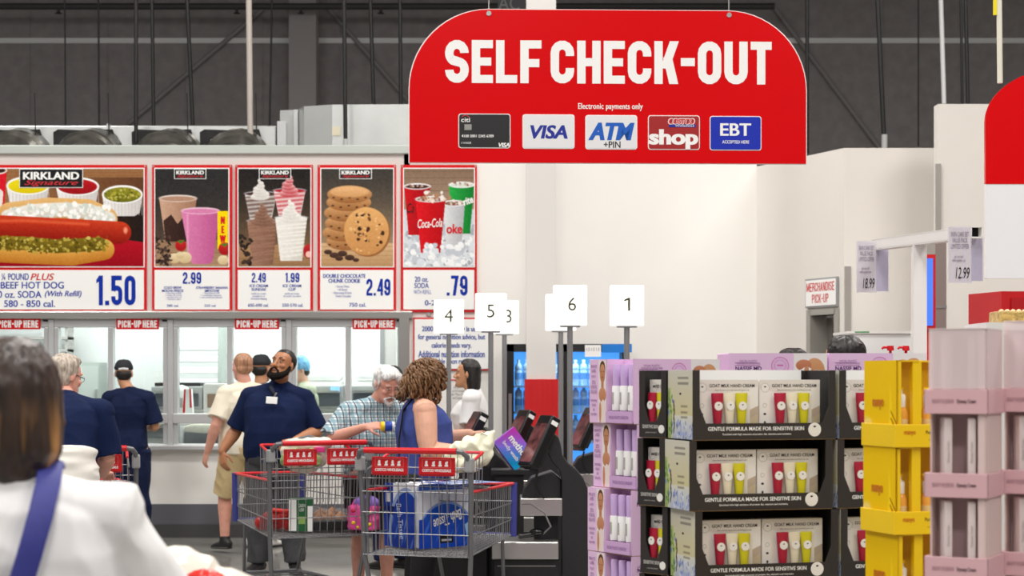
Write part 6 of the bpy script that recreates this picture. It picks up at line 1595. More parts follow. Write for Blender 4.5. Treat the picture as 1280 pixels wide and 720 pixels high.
def hand(mb, w, d, n, side, curl=0.5, k=1.0, spread=1.0):
    """w wrist, d pointing direction, n back-of-hand normal, side +1: thumb at (d x n)"""
    d = V(d).normalized(); n = V(n); n = (n - d * n.dot(d)).normalized(); s = d.cross(n) * side
    palm = V(w) + d * 0.05 * k
    mb.tube([V(w) - d * 0.01, V(w) + d * 0.02 * k, V(w) + d * 0.06 * k, V(w) + d * 0.098 * k], [(0.026 * k, 0.018 * k), (0.034 * k, 0.017 * k), (0.042 * k, 0.016 * k), (0.040 * k, 0.012 * k)], 14, side=s, dome=True)
    for i, (off, ln) in enumerate(((0.031, .072), (0.0105, .080), (-0.0105, .075), (-0.031, .060))):
        p = V(w) + d * (0.093 - 0.006 * (i == 3)) * k + s * off * k
        pts, dd, a = [p - d * 0.012, p], d + s * off * 1.2 * spread, 0
        dd.normalize()
        for q, f in enumerate((0.42, 0.32, 0.26)):
            ang = curl * (0.55, 0.85, 0.6)[q] + i * 0.04; ax = s
            dd = (MX.Rotation(-ang, 3, n.cross(d)) @ dd) if False else (dd * math.cos(ang) - n * math.sin(ang)).normalized()
            n2 = n
            p = p + dd * ln * f * k; pts.append(p)
        mb.tube(pts, [0.0095 * k, 0.0092 * k, 0.0085 * k, 0.0080 * k, 0.0068 * k], 8, dome=True)
    p = V(w) + d * 0.03 * k + s * 0.03 * k
    t1 = (d * 0.62 + s * 0.72 - n * 0.25).normalized(); t2 = (d * 0.9 + s * 0.2 - n * (0.25 + 0.4 * curl)).normalized()
    mb.tube([p - s * 0.012 * k, p + t1 * 0.035 * k, p + t1 * 0.035 * k + t2 * 0.03 * k, p + t1 * 0.035 * k + t2 * 0.055 * k], [0.014 * k, 0.0115 * k, 0.010 * k, 0.008 * k], 8, dome=True)

DEF = dict(pelvis=(0, 0, .95), chest=(0, 0.0, 1.28), neck=(0, .02, 1.49), head=(0, -.005, 1.635),
           sR=(-.185, .01, 1.425), eR=(-.235, .03, 1.13), wR=(-.245, -.05, .88), sL=(.185, .01, 1.425), eL=(.235, .03, 1.13), wL=(.245, -.05, .88),
           hR=(-.09, 0, .92), kR=(-.10, -.02, .50), aR=(-.105, .03, .085), hL=(.09, 0, .92), kL=(.10, -.02, .50), aL=(.105, .03, .085),
           tR=(-.06, -1, 0), tL=(.06, -1, 0), yaw=0, pitch=0, roll=0)
def person(label, loc, heading, H=1.75, skin='fair', wb=1.0, db=1.0, belly=0.0, arm=1.0, leg=1.0, vox=0.0055, pose=None, hair=None, shirt=None, legs=None, shoes=None,
           hands=(0.4, 0.4), hand_n=(None, None), hand_d=(None, None), beard=None, group=None, absolute=False, bust=0.0, face=True, glasses=False, ears=True, headk=None):
    J = dict(DEF); J.update(pose or {})
    k = H / 1.75
    for q in list(J):
        if q in ('yaw', 'pitch', 'roll', 'tR', 'tL'): continue
        sc = 1.0 if (absolute and pose and q in pose) else k
        J[q] = V(J[q]) * sc
    hk = headk or k
    for q in ('sR', 'sL'): J[q] = J[q] - V((0, 0, .02 * k))
    HT = MX.Translation(J['head']) @ Euler((math.radians(J['pitch']), math.radians(J['roll']), math.radians(J['yaw'])), 'ZYX' if False else 'XYZ').to_matrix().to_4x4()
    sdv = (J['sL'] - J['sR']); sdv.z *= 0.3; sdv.normalize()
    hdv = (J['hL'] - J['hR']).normalized()
    # torso stations along pelvis - chest - neck
    pe, chs, nk = J['pelvis'], J['chest'], J['neck']
    up = (chs - pe)
    fwd = sdv.cross(V((0, 0, 1))) * 1.0
    fwd = V((0, 0, 1)).cross(sdv) * -1 if fwd.dot(V((0, -1, 0))) < 0 and False else fwd
    if fwd.dot(V((0, -1, 0))) < 0 and abs(J['yaw']) < 400 and sdv.x > 0: fwd = -fwd
    st = []
    def at(t):
        a = lerp(lerp(pe, chs, t), lerp(chs, nk, t), 0.0) if t <= 1 else lerp(chs, nk, t - 1)
        return a
    for t, w, d, f in ((-0.36, .100, .095, 0), (-0.2, .158, .118, 0), (0.0, .172, .125, -.005), (0.3, .158, .115, .0), (0.5, .152, .112, .004), (0.75, .162, .118, .004), (1.0, .178, .122, .0), (1.35, .180, .108, -.006), (1.62, .150, .080, -.008), (1.85, .085, .062, -.004), (2.0, .058, .058, 0)):
        b = belly * math.exp(-((t - 0.45) / 0.45) ** 2); u = bust * math.exp(-((t - 1.0) / 0.28) ** 2)
        c = at(t) if t >= 0 else pe + (pe - chs) * (-t)
        if t < 0: c = pe + V((0, 0, 0.33 * k * t))
        wm = lerp(1.0, wb, 1.0 if t < 1.7 else 0.3); dm = lerp(1.0, db, 1.0 if t < 1.7 else 0.3)
        st.append((t, c + fwd * (f + b * 0.55 + u * 0.5), (w * k * wm + b * 0.45, d * k * dm + b * 0.55 + u * 0.5), (hdv.lerp(sdv, min(1, max(0, t))))))
    def torso(mb, inf=0.0, t0=-9, t1=9, flare=0.0, dome=True):
        sel = [s for s in st if t0 <= s[0] <= t1]
        # sweep with a per-station side axis
        vs, fs, seg = [], [], 28
        P_, R_, A_ = [s[1] for s in sel], [(s[2][0] + inf + flare * max(0, (0.5 - s[0])), s[2][1] + inf + flare * max(0, (0.5 - s[0]))) for s in sel], [s[3] for s in sel]
        n = len(sel)
        for i in range(n):
            tg = (P_[min(i + 1, n - 1)] - P_[max(i - 1, 0)]).normalized()
            a = (A_[i] - tg * A_[i].dot(tg)).normalized(); b = tg.cross(a)
            for q in range(seg):
                th = 2 * math.pi * q / seg; c, s = math.cos(th), math.sin(th)
                vs.append(P_[i] + a * (math.copysign(abs(c) ** 0.85, c) * R_[i][0]) + b * (math.copysign(abs(s) ** 0.85, s) * R_[i][1]))
        for i in range(n - 1):
            for q in range(seg):
                q2 = (q + 1) % seg; fs.append((i * seg + q, i * seg + q2, (i + 1) * seg + q2, (i + 1) * seg + q))
        fs.append(tuple(range(seg))[::-1]); fs.append(tuple((n - 1) * seg + q for q in range(seg)))
        mb.add(vs, fs)
    ar = lambda r: r * arm * k
    def arm_pts(S):
        s, e, w = J['s' + S], J['e' + S], J['w' + S]
        inn = lerp(s, V((chs.x, chs.y, s.z)), 0.35)
        P_ = [inn, s, lerp(s, e, .35), lerp(s, e, .75), e, lerp(e, w, .25), lerp(e, w, .6), w]
        R_ = [ar(.054), ar(.053), ar(.051), ar(.046), ar(.041), ar(.044), ar(.036), ar(.0265)]
        return P_, R_
    lr = lambda r: r * leg * k
    def yoke(mb, inf=0.0):
        for S in ('R', 'L'):
            s = J['s' + S]; a = nk + (chs - nk) * 0.14
            q = lerp(a, s, .35); q2 = lerp(a, s, .72)
            mb.tube([a, q + V((0, 0, -.006 * k)), q2 + V((0, 0, -.002 * k)), s], [(.060 * k + inf, .052 * k + inf), (.064 * k * db + inf, .050 * k + inf), (.058 * k * max(1, db * .9) + inf, .049 * k + inf), (ar(.053) + inf, ar(.050) + inf)], 18, side=V((0, 1, 0)), dome=True)
    def leg_pts(S):
        h, kn, a = J['h' + S], J['k' + S], J['a' + S]
        P_ = [h, lerp(h, kn, .3), lerp(h, kn, .7), kn, lerp(kn, a, .28), lerp(kn, a, .65), a]
        R_ = [lr(.095), lr(.086), lr(.068), lr(.056), lr(.060), lr(.046), lr(.038)]
        return P_, R_
    mb = MB(); torso(mb); yoke(mb)
    mb.tube([nk - (nk - chs) * 0.15, nk, J['head'] + HT.to_3x3() @ V((0, .018, -.075)) * hk, J['head'] + HT.to_3x3() @ V((0, .02, -.02)) * hk], [.068 * k, .060 * k, .056 * k, .055 * k], 16, dome=True)
    head_loft(mb, HT, k=hk)
    h3 = lambda x, y, z: HT @ (V((x, y, z)) * hk)
    if face:
        R3 = HT.to_3x3()
        mb.tube([h3(0, -.086, .022), h3(0, -.098, -.005), h3(0, -.109, -.028)], [.0085 * hk, .0105 * hk, .0145 * hk], 10, dome=True)
        for s in (-1, 1):
            mb.ell(h3(s * .0125, -.096, -.032), (.010 * hk, .012 * hk, .009 * hk), R3, 10, 8)
            mb.ell(h3(s * .033, -.080, .030), (.027 * hk, .014 * hk, .009 * hk), R3, 12, 8)
            mb.ell(h3(s * .040, -.068, -.022), (.024 * hk, .024 * hk, .020 * hk), R3, 12, 8)
        mb.ell(h3(0, -.086, -.098), (.022 * hk, .014 * hk, .015 * hk), R3, 12, 8)
        mb.ell(h3(0, -.089, -.060), (.026 * hk, .012 * hk, .014 * hk), R3, 12, 8)
    if ears:
        for s in (-1, 1):
            mb.ell(h3(s * .079, .012, -.004), (.008 * hk, .019 * hk, .032 * hk), HT.to_3x3() @ Euler((0.15, 0, s * 0.35)).to_matrix(), 12, 8)
    for S, sg, hc, hn, hd in (('R', -1, hands[0], hand_n[0], hand_d[0]), ('L', 1, hands[1], hand_n[1], hand_d[1])):
        P_, R_ = arm_pts(S); mb.tube(P_, R_, 16, dome=True)
        d = V(hd) if hd else (P_[-1] - P_[4]).normalized()
        n = V(hn) if hn else V((sg, 0.1, 0.1))
        sgn = 1
        dn = d.normalized(); n2 = (n - dn * n.dot(dn)).normalized()
        if dn.cross(n2).dot(V((0, -1, 0)) + V((-sg * 0.3, 0, 0.5 if abs(dn.z) < 0.6 else 0))) < 0: sgn = -1
        hand(mb, P_[-1], d, n, sgn, hc, k)
        P_, R_ = leg_pts(S); mb.tube(P_, R_, 16, dome=True)
        a = J['a' + S]; td = V(J['t' + S]).normalized()
        mb.tube([a + V((0, 0, 0.0)) - td * .035 * k + V((0, 0, -.04 * k)), a + td * .05 * k + V((0, 0, -.045 * k)), a + td * .13 * k + V((0, 0, -.058 * k)), a + td * .17 * k + V((0, 0, -.062 * k))], [(.030 * k, .032 * k), (.038 * k, .032 * k), (.042 * k, .020 * k), (.034 * k, .014 * k)], 12, dome=True)
    me = remesh_mesh(mb, vox, 2, 'person')
    root = link('person', me, m_sk[skin], None, smooth='all', loc=loc, rotz=heading)
    tag(root, label, 'person', group)
    if face:
        R3 = HT.to_3x3()
        for s in (-1, 1):
            e = MB().ell(h3(s * .031, -.0835, .007), (.0125 * hk, .0075 * hk, .0048 * hk), R3, 12, 8).build('eye', mat('eye_white', (176, 164, 156), 0.3), root, smooth=True)
            MB().ell(h3(s * .031, -.0895, .006), (.0055 * hk, .003 * hk, .0055 * hk), R3, 10, 6).build('iris', mat('eye_dark', (36, 26, 22), 0.25), e, smooth=True)
        bc = {'brow': (hair or {}).get('brow', (60, 44, 34))}
        for s in (-1, 1):
            MB().tube([h3(s * .016, -.094, .033), h3(s * .034, -.0925, .039), h3(s * .053, -.080, .033)], [.003 * hk, .0042 * hk, .0025 * hk], 8, dome=True).build('eyebrow', mat('brow_%d_%d_%d' % tuple(bc['brow']), bc['brow'], 0.7), root, smooth=True)
        MB().tube([h3(-.024, -.090, -.066), h3(-.010, -.1005, -.063), h3(.010, -.1005, -.063), h3(.024, -.090, -.066)], [.003 * hk, .0052 * hk, .0052 * hk, .003 * hk], 8, dome=True).build('mouth', mat('lips_' + skin, tuple(int(c * 0.78) if i else int(c * 0.86) for i, c in enumerate({'fair': (220, 140, 130), 'tan': (190, 118, 100), 'brown': (150, 92, 78), 'pink': (214, 130, 122)}[skin])), 0.45), root, smooth=True)
    # clothes
    out = dict(root=root, J=J, HT=HT, h3=h3, k=k, hk=hk)
    if shirt:
        mb = MB(); inf = shirt.get('inf', 0.016)
        torso(mb, inf, shirt.get('hem', -0.1), 1.86, flare=shirt.get('flare', 0.008))
        sl = shirt.get('sleeve', 0.75)
        if sl > 0: yoke(mb, inf)
        for S in ('R', 'L'):
            s, e, w = J['s' + S], J['e' + S], J['w' + S]
            if sl <= 0: continue
            inn = lerp(s, V((chs.x, chs.y, s.z - .06 * k)), 0.45)
            pts = [inn, s, lerp(s, e, min(sl, 1) * .5), lerp(s, e, min(sl, 1))]; rr = [ar(.05) + inf * .5, ar(.053) + inf, ar(.052) + inf * 1.2, ar(.049) + inf * shirt.get('cuff', 1.5)]
            if sl > 1: pts.append(lerp(e, w, sl - 1)); rr.append(ar(.046) + inf)
            mb.tube(pts[::-1], rr[::-1], 18)
        if shirt.get('collar'):
            mb.tube([nk + (nk - chs) * -0.12, nk + (nk - chs) * 0.10], [.078 * k, .070 * k], 20)
        me = remesh_mesh(mb, shirt.get('vox', 0.007), 2, 'shirt'); wrinkle(me, shirt.get('wr', 0.012), shirt.get('freq', (7, 7, 5)), shirt.get('seed', 0.0))
        out['shirt'] = link(shirt.get('name', 'shirt'), me, shirt['m'], root, smooth='all')
    if legs:
        mb = MB(); inf = legs.get('inf', 0.014)
        torso(mb, inf * 0.8, -0.36, legs.get('waist', 0.12))
        for S in ('R', 'L'):
            P_, R_ = leg_pts(S); ln = legs.get('len', 1.0)
            kk = max(2, int(round(ln * 6))) + 1
            mb.tube(P_[:kk], [r + inf + (legs.get('flare', 0.004)) * i for i, r in enumerate(R_[:kk])], 18)
        me = remesh_mesh(mb, 0.008, 2, 'trousers'); wrinkle(me, legs.get('wr', 0.014), (8, 8, 6), 3.1)
        out['legs'] = link(legs.get('name', 'trousers'), me, legs['m'], root, smooth='all')
    if shoes:
        for S in ('R', 'L'):
            a = J['a' + S]; td = V(J['t' + S]).normalized(); dn = V((0, 0, -1))
            if abs(td.z) > 0.2: dn = (dn - td * dn.dot(td)).normalized()
            q = lambda f, u: a + td * f * k - dn * u * k
            mb = MB().tube([q(-.065, -.040), q(-.02, -.035), q(.05, -.045), q(.13, -.055), q(.185, -.062)], [(.036 * k, .042 * k), (.042 * k, .048 * k), (.046 * k, .038 * k), (.049 * k, .028 * k), (.040 * k, .020 * k)], 16, side=td.cross(dn), dome=True)
            mb.tube([a + V((0, 0, .03)) * k, a - V((0, 0, .03)) * k], [.047 * k, .050 * k], 16)
            sh = link('shoe', remesh_mesh(mb, 0.006, 2, 'shoe'), shoes['m'], root, smooth='all')
            MB().tube([q(-.07, -.073), q(.0, -.073), q(.12, -.073), q(.195, -.073)], [(.040 * k, .012 * k), (.043 * k, .012 * k), (.051 * k, .012 * k), (.038 * k, .012 * k)], 16, side=td.cross(dn), dome=True).build('sole', shoes.get('sole', m_black), sh, smooth=True)
    return out
def scalp(p, inf, m, root=None, name='hair', parts=(), vox=0.006, amp=0.004, freq=(60, 60, 25), zcut=-0.02, front=-0.062, extra=None, smooth=2):
    """hair as a shell over the skull from the hairline back, plus extra locks in head space"""
    mb = MB(); HT, k = p['HT'], p['hk']
    if zcut is not None: head_loft(mb, HT @ MX.Translation(V((0, 0.004, 0.004))), inf, zcut, 9, k=k, front=front)
    for kind, a, b in parts:
        if kind == 'e': mb.ell(p['h3'](*a), tuple(q * k for q in b), HT.to_3x3(), 16, 12)
        else: mb.tube([p['h3'](*q) for q in a], [tuple(z * k for z in q) if isinstance(q, tuple) else q * k for q in b], 12, side=HT.to_3x3() @ V((1, 0, 0)), dome=True)
    me = remesh_mesh(mb, vox, smooth, name)
    if amp: wrinkle(me, amp, freq, 1.7)
    return link(name, me, m, p['root'], smooth='all')
def hairmat(name, c, c2=None, zlo=None, zhi=None, rough=0.45):
    """strand-streaked hair colour; c2 tints the lengths below (a dyed gradient that belongs to the hair)"""
    if name in MATS: return MATS[name]
    m = mat(name, c, rough); nt = m.node_tree; b = nt.nodes['Principled BSDF']
    tc = nt.nodes.new('ShaderNodeTexCoord'); mp = nt.nodes.new('ShaderNodeMapping'); mp.inputs['Scale'].default_value = (70, 70, 7)
    nz = nt.nodes.new('ShaderNodeTexNoise'); nz.inputs['Scale'].default_value = 1.0; nz.inputs['Detail'].default_value = 6
    r = nt.nodes.new('ShaderNodeValToRGB'); l = rgb(c)
    r.color_ramp.elements[0].position = 0.32; r.color_ramp.elements[1].position = 0.68
    r.color_ramp.elements[0].color = tuple(v * 0.55 for v in l[:3]) + (1,); r.color_ramp.elements[1].color = tuple(min(1, v * 1.5) for v in l[:3]) + (1,)
    nt.links.new(tc.outputs['Object'], mp.inputs[0]); nt.links.new(mp.outputs[0], nz.inputs['Vector']); nt.links.new(nz.outputs['Fac'], r.inputs[0])
    out = r.outputs[0]
    if c2:
        sp = nt.nodes.new('ShaderNodeSeparateXYZ'); nt.links.new(tc.outputs['Object'], sp.inputs[0])
        mr = nt.nodes.new('ShaderNodeMapRange'); mr.inputs['From Min'].default_value = zhi; mr.inputs['From Max'].default_value = zlo
        n2 = nt.nodes.new('ShaderNodeTexNoise'); n2.inputs['Scale'].default_value = 0.35; nt.links.new(mp.outputs[0], n2.inputs['Vector'])
        mu = nt.nodes.new('ShaderNodeMath'); mu.operation = 'MULTIPLY'; nt.links.new(sp.outputs['Z'], mr.inputs['Value']); nt.links.new(mr.outputs[0], mu.inputs[0])
        r2 = nt.nodes.new('ShaderNodeValToRGB'); r2.color_ramp.elements[0].position = 0.45; r2.color_ramp.elements[1].position = 0.6; nt.links.new(n2.outputs['Fac'], r2.inputs[0]); nt.links.new(r2.outputs[0], mu.inputs[1])
        mx = nt.nodes.new('ShaderNodeMix'); mx.data_type = 'RGBA'; nt.links.new(mu.outputs[0], mx.inputs[0]); nt.links.new(out, mx.inputs[6]); mx.inputs[7].default_value = rgb(c2)
        out = mx.outputs[2]
    nt.links.new(out, b.inputs['Base Color'])
    return m
def plaid(name):
    m = mat(name, (220, 228, 230), 0.7); nt = m.node_tree; b = nt.nodes['Principled BSDF']
    tc = nt.nodes.new('ShaderNodeTexCoord'); sp = nt.nodes.new('ShaderNodeSeparateXYZ'); nt.links.new(tc.outputs['Object'], sp.inputs[0])
    def math_(op, a, bv):
        n = nt.nodes.new('ShaderNodeMath'); n.operation = op
        for i, q in enumerate((a, bv)):
            if q is None: continue
            if isinstance(q, (int, float)): n.inputs[i].default_value = q
            else: nt.links.new(q, n.inputs[i])
        return n.outputs[0]
    col = None
    def mixc(fac, prev, c):
        mx = nt.nodes.new('ShaderNodeMix'); mx.data_type = 'RGBA'; nt.links.new(fac, mx.inputs[0])
        if isinstance(prev, tuple): mx.inputs[6].default_value = prev
        else: nt.links.new(prev, mx.inputs[6])
        mx.inputs[7].default_value = c; return mx.outputs[2]
    def stripes(axis, freq, ph, w):
        f = math_('FRACT', math_('ADD', math_('MULTIPLY', axis, freq), ph + 50), None)
        return math_('LESS_THAN', f, w)
    xa = math_('ADD', sp.outputs['X'], math_('MULTIPLY', sp.outputs['Y'], 0.35))
    col = rgb((216, 226, 228))
    col = mixc(math_('MULTIPLY', stripes(xa, 22, 0.0, 0.42), 0.75), col, rgb((120, 158, 172)))
    col = mixc(math_('MULTIPLY', stripes(sp.outputs['Z'], 20, 0.2, 0.42), 0.7), col, rgb((120, 158, 172)))
    col = mixc(math_('MULTIPLY', stripes(xa, 22, 0.3, 0.2), 0.85), col, rgb((44, 66, 88)))
    col = mixc(math_('MULTIPLY', stripes(sp.outputs['Z'], 20, 0.55, 0.12), 0.75), col, rgb((44, 66, 88)))
    nt.links.new(col, b.inputs['Base Color'])
    return m

m_navy = mat('cotton_navy', (17, 30, 64), 0.85, var=0.1, scale=60, spec=0.15); m_navy2 = mat('tee_navy', (20, 30, 60), 0.85, var=0.1, scale=60, spec=0.15)
m_jean = mat('dark_jeans', (24, 32, 62), 0.8, var=0.25, scale=50, spec=0.15); m_gpant = mat('grey_trousers', (62, 62, 66), 0.8, var=0.12, scale=40)
m_shoeb = mat('black_shoe', (26, 25, 26), 0.5); m_khaki = mat('khaki', (206, 182, 136), 0.8, var=0.06, scale=40)
m_blackc = mat('black_cloth', (20, 20, 22), 0.85); m_tee = mat('tee_white', (232, 230, 230), 0.8, var=0.02, scale=20)

# 1. tall man in navy polo
def loc(px, d): return V((X(px, d), d, 0))
p = person('person in a navy polo shirt with a white badge, looking up past the carts', loc(345, 15.3), 0, 1.79, 'brown', 1.28, 1.35, 0.07, 1.22, 1.1, 0.0045, absolute=True,
    pose=dict(pelvis=(0, 0, .95), chest=(.0, 0.0, 1.27), neck=(.03, .03, 1.50), head=(.055, -.02, 1.645), sR=(-.205, .01, 1.415), eR=(-.325, .05, 1.13), wR=(-.425, -.02, .965),
              sL=(.225, .01, 1.405), eL=(.335, .0, 1.12), wL=(.19, -.27, 1.06), yaw=-26, pitch=-17, roll=5, hR=(-.12, 0, .90), hL=(.12, 0, .90), kR=(-.13, -.02, .50), kL=(.13, -.02, .50), aR=(-.145, .03, .085), aL=(.15, -.02, .085), tR=(-.35, -1, 0), tL=(.2, -1, 0)),
    headk=1.05, hair=dict(brow=(26, 20, 18)), shirt=dict(m=m_navy, name='polo_shirt', hem=-0.32, sleeve=0.92, inf=0.018, collar=True, cuff=1.6, wr=0.012), legs=dict(m=m_gpant, inf=0.02), shoes=dict(m=m_shoeb),
    hand_d=((.12, -.25, -1), (-.8, -.5, -.1)), hand_n=((-.6, -.75, -.1), (.1, -.2, 1)), hands=(0.55, 0.8))
m_hb = hairmat('hair_black', (24, 20, 19)); 
scalp(p, 0.006, m_hb, zcut=0.02, front=-0.060, amp=0.002, parts=[('e', (0, .045, .03), (.079, .062, .075)), ('e', (0, .02, .085), (.062, .075, .042))])
mb = MB()
for s in (-1, 1):
    mb.tube([p['h3'](s * .073, -.012, -.010), p['h3'](s * .067, -.030, -.062), p['h3'](s * .046, -.068, -.096), p['h3'](0, -.088, -.112)], [.011 * p['hk'], .021 * p['hk'], .027 * p['hk'], .031 * p['hk']], 10, dome=True)
    mb.tube([p['h3'](s * .034, -.088, -.088), p['h3'](s * .032, -.093, -.062), p['h3'](s * .014, -.1035, -.049), p['h3'](0, -.105, -.048)], [.012 * p['hk'], .007 * p['hk'], .005 * p['hk'], .0045 * p['hk']], 8, dome=True)
link('beard', wrinkle(remesh_mesh(mb, 0.004, 1, 'beard'), 0.003, (90, 90, 90)), mat('beard_black', (22, 17, 15), 0.8, spec=0.15), p['root'], smooth='all')
bd = MB().box((-.005, -.232, 1.372), (.09, .006, .055), (-0.12, 0.06, -0.1)).build('name_badge', m_printwhite, p['root'], bevel=0.003)
MB().box((.02, -.192, 1.416), (.012, .02, .03), (0.3, 0.5, 0)).build('badge_clip', m_steel, bd)
MB().tube([(-.03, -.10, 1.475), (.0, -.155, 1.43), (.02, -.172, 1.41)], [0.018, 0.015, 0.008], 10).build('collar_placket', mat('collar_dark', (20, 26, 48), 0.8), p['shirt'], smooth=True)

# 2. white haired man in the plaid shirt
OM = loc(466, 13.35); OM.z = 0
p = person('person with white hair and beard in a plaid shirt, holding a can over the cart', OM, math.radians(8), 1.66, 'pink', 1.08, 1.15, 0.05, 1.05, 1.0, 0.0045, absolute=True,
    pose=dict(pelvis=(.0, .08, .93), chest=(.0, .03, 1.20), neck=(.03, -.03, 1.385), head=(.085, -.115, 1.50), sR=(-.175, .0, 1.33), eR=(-.29, -.06, 1.13), wR=(-.075, -.33, 1.215),
              sL=(.18, .03, 1.335), eL=(.25, -.02, 1.08), wL=(.16, -.24, .98), yaw=28, pitch=27, roll=0),
    hair=dict(brow=(196, 190, 184)), shirt=dict(m=plaid('plaid_blue_white'), hem=-0.30, sleeve=0.96, inf=0.02, cuff=1.9, collar=True, wr=0.016), legs=dict(m=m_blackc, name='shorts', len=0.5, inf=0.03), shoes=dict(m=mat('shoe_tan', (150, 130, 110), 0.7)),
    hand_d=((.95, -.12, .12), (-.3, -.8, -.3)), hand_n=((.1, -.65, .75), (.5, -.3, .6)), hands=(0.9, 0.6))
m_hw = hairmat('hair_white', (226, 222, 218))
scalp(p, 0.012, m_hw, zcut=0.03, front=-0.055, amp=0.006, freq=(30, 30, 20), parts=[('e', (0, .05, .0), (.083, .060, .085)), ('e', (.0, -.01, .105), (.078, .08, .034)), ('e', (.045, -.05, .085), (.045, .045, .034)), ('e', (-.045, -.045, .088), (.042, .04, .03)), ('t', [(-.076, -.02, .03), (-.077, -.01, -.02)], [.010, .007]), ('t', [(.076, -.02, .03), (.077, -.01, -.02)], [.010, .007])])
mb = MB()
for s in (-1, 1):
    mb.tube([p['h3'](s * .040, -.086, -.075), p['h3'](s * .024, -.092, -.098), p['h3'](0, -.094, -.112)], [.010, .014, .018], 10, dome=True)
    mb.tube([p['h3'](s * .036, -.090, -.068), p['h3'](s * .018, -.1015, -.051), p['h3'](0, -.104, -.049)], [.007, .0075, .006], 8, dome=True)
link('beard', wrinkle(remesh_mesh(mb, 0.004, 1, 'beard'), 0.004, (70, 70, 70)), m_hw, p['root'], smooth='all')
gl = MB()
for s in (-1, 1):
    R = 0.021; pts = [p['h3'](s * .031 + R * math.cos(a), -.103, .003 + R * 0.8 * math.sin(a)) for a in [i / 14 * 2 * math.pi for i in range(15)]]
    gl.tube(pts, 0.0012, 5); gl.tube([p['h3'](s * .052, -.102, .006), p['h3'](s * .078, -.02, .012), p['h3'](s * .08, .015, .008)], 0.0013, 5)
gl.tube([p['h3'](-.010, -.104, .005), p['h3'](.010, -.104, .005)], 0.0013, 5)
gl.build('glasses', mat('wire_rim', (150, 146, 140), 0.3, 0.8), p['root'])
w = p['root'].matrix_basis @ (p['J']['wR'] + V((.15, -.03, .005)))
c = thing('held_can', 'small can with blue, yellow and white bands held by the white haired man', 'can', (0, 0, 0))
c.location = w; c.rotation_euler = (0, math.radians(90), math.radians(10))
for nm, z0, z1, m in (('yellow_band', -.045, -.02, m_yel), ('blue_band', -.02, .03, mat('can_blue', (30, 70, 180), 0.35)), ('white_lid', .03, .045, m_printwhite)):
    MB().lathe([(0.0315, z0), (0.033, z0 + 0.002), (0.033, z1)], seg=20).build(nm, m, c, smooth=True)

# 3. curly haired woman at the check-out
CW = loc(526, 12.8)
p = person('person with curly brown hair in a blue sleeveless top, handling a cream bag', CW, math.radians(104), 1.665, 'fair', 1.12, 1.3, 0.05, 1.55, 1.15, 0.005, bust=0.035,
    pose=dict(chest=(0, .0, 1.29), neck=(.0, -.01, 1.505), head=(.0, -.075, 1.632), sR=(-.20, .01, 1.425), eR=(-.25, -.0, 1.12), wR=(-.20, -.24, 1.12), sL=(.2, .01, 1.43), eL=(.23, -.12, 1.17), wL=(.10, -.37, 1.225), pitch=22, yaw=14),
    hair=dict(brow=(70, 48, 32)), shirt=dict(m=mat('tank_blue', (66, 80, 146), 0.8, spec=0.15, var=0.06, scale=50), name='sleeveless_top', hem=-0.3, sleeve=0, inf=0.016, wr=0.012), legs=dict(m=m_blackc, name='leggings', inf=0.01, wr=0.004), shoes=dict(m=m_shoeb),
    hands=(0.5, 0.7), hand_d=((.2, -1, .1), (.1, -1, .15)), hand_n=((-.2, 0, 1), (.2, 0, 1)))
HT, k = p['HT'], p['hk']
m_curl = hairmat('hair_curly_brown', (124, 88, 56))
mb = MB()
rnd = random.Random(5)
mb.ell(p['h3'](0, .025, .025), (.092 * k, .10 * k, .105 * k), HT.to_3x3()); mb.ell(p['h3'](0, .07, -.075), (.105 * k, .070 * k, .11 * k), HT.to_3x3())
base_v = MB(); base_v.v, base_v.f = list(mb.v), list(mb.f)
curls = MB()
for i in range(330):
    a = rnd.uniform(0, 2 * math.pi); el = rnd.uniform(-0.25, 1.45)
    dv = V((math.cos(a) * math.cos(el), math.sin(a) * math.cos(el), math.sin(el)))
    if dv.y < -0.72 and el < 0.7: continue
    st0 = V((dv.x * .088, .02 + dv.y * .105, .02 + dv.z * .105))
    ln = rnd.uniform(.12, .25) * (1.0 if el < 0.8 else 1.15); out = V((dv.x, dv.y * 1.0 + 0.15, 0)); 
    r0 = rnd.uniform(.011, .021); fr = rnd.uniform(2.0, 3.4); ph = rnd.uniform(0, 6.28); pts = []
    for q in range(15):
        t = q / 14
        c_ = st0 + out * (.035 * math.sin(t * 2.4) + .012) + V((0, 0.01 * t, -ln * t * (0.55 + 0.45 * t) + 0.012 * math.sin(t * 3.1)))
        c_ += V((math.cos(ph + t * fr * 6.28) * r0, math.sin(ph + t * fr * 6.28) * r0, 0))
        pts.append(HT @ (c_ * k))
    curls.tube(pts, [.0078 * (1 - 0.5 * abs(q / 14 - .4)) for q in range(15)], 6, cap=True)
base_v.v += []; me = remesh_mesh(base_v, 0.008, 3, 'hair'); wrinkle(me, 0.014, (26, 26, 20), 4.0)
tmp = MB(); tmp.v = [tuple(v.co) for v in me.vertices]; tmp.f = [tuple(f.vertices) for f in me.polygons]; tmp.add(curls.v, curls.f)
me2 = bpy.data.meshes.new('hair'); me2.from_pydata(tmp.v, [], tmp.f)
link('hair', me2, m_curl, p['root'], smooth='all')
pm = p['root'].matrix_basis.copy()
from mathutils import Matrix
pm = MX.Translation(CW) @ MX.Rotation(math.radians(104), 4, 'Z')
cb_ = thing('crossbody_bag', 'black crossbody bag strap over the blue sleeveless top', 'bag', CW, math.radians(104))
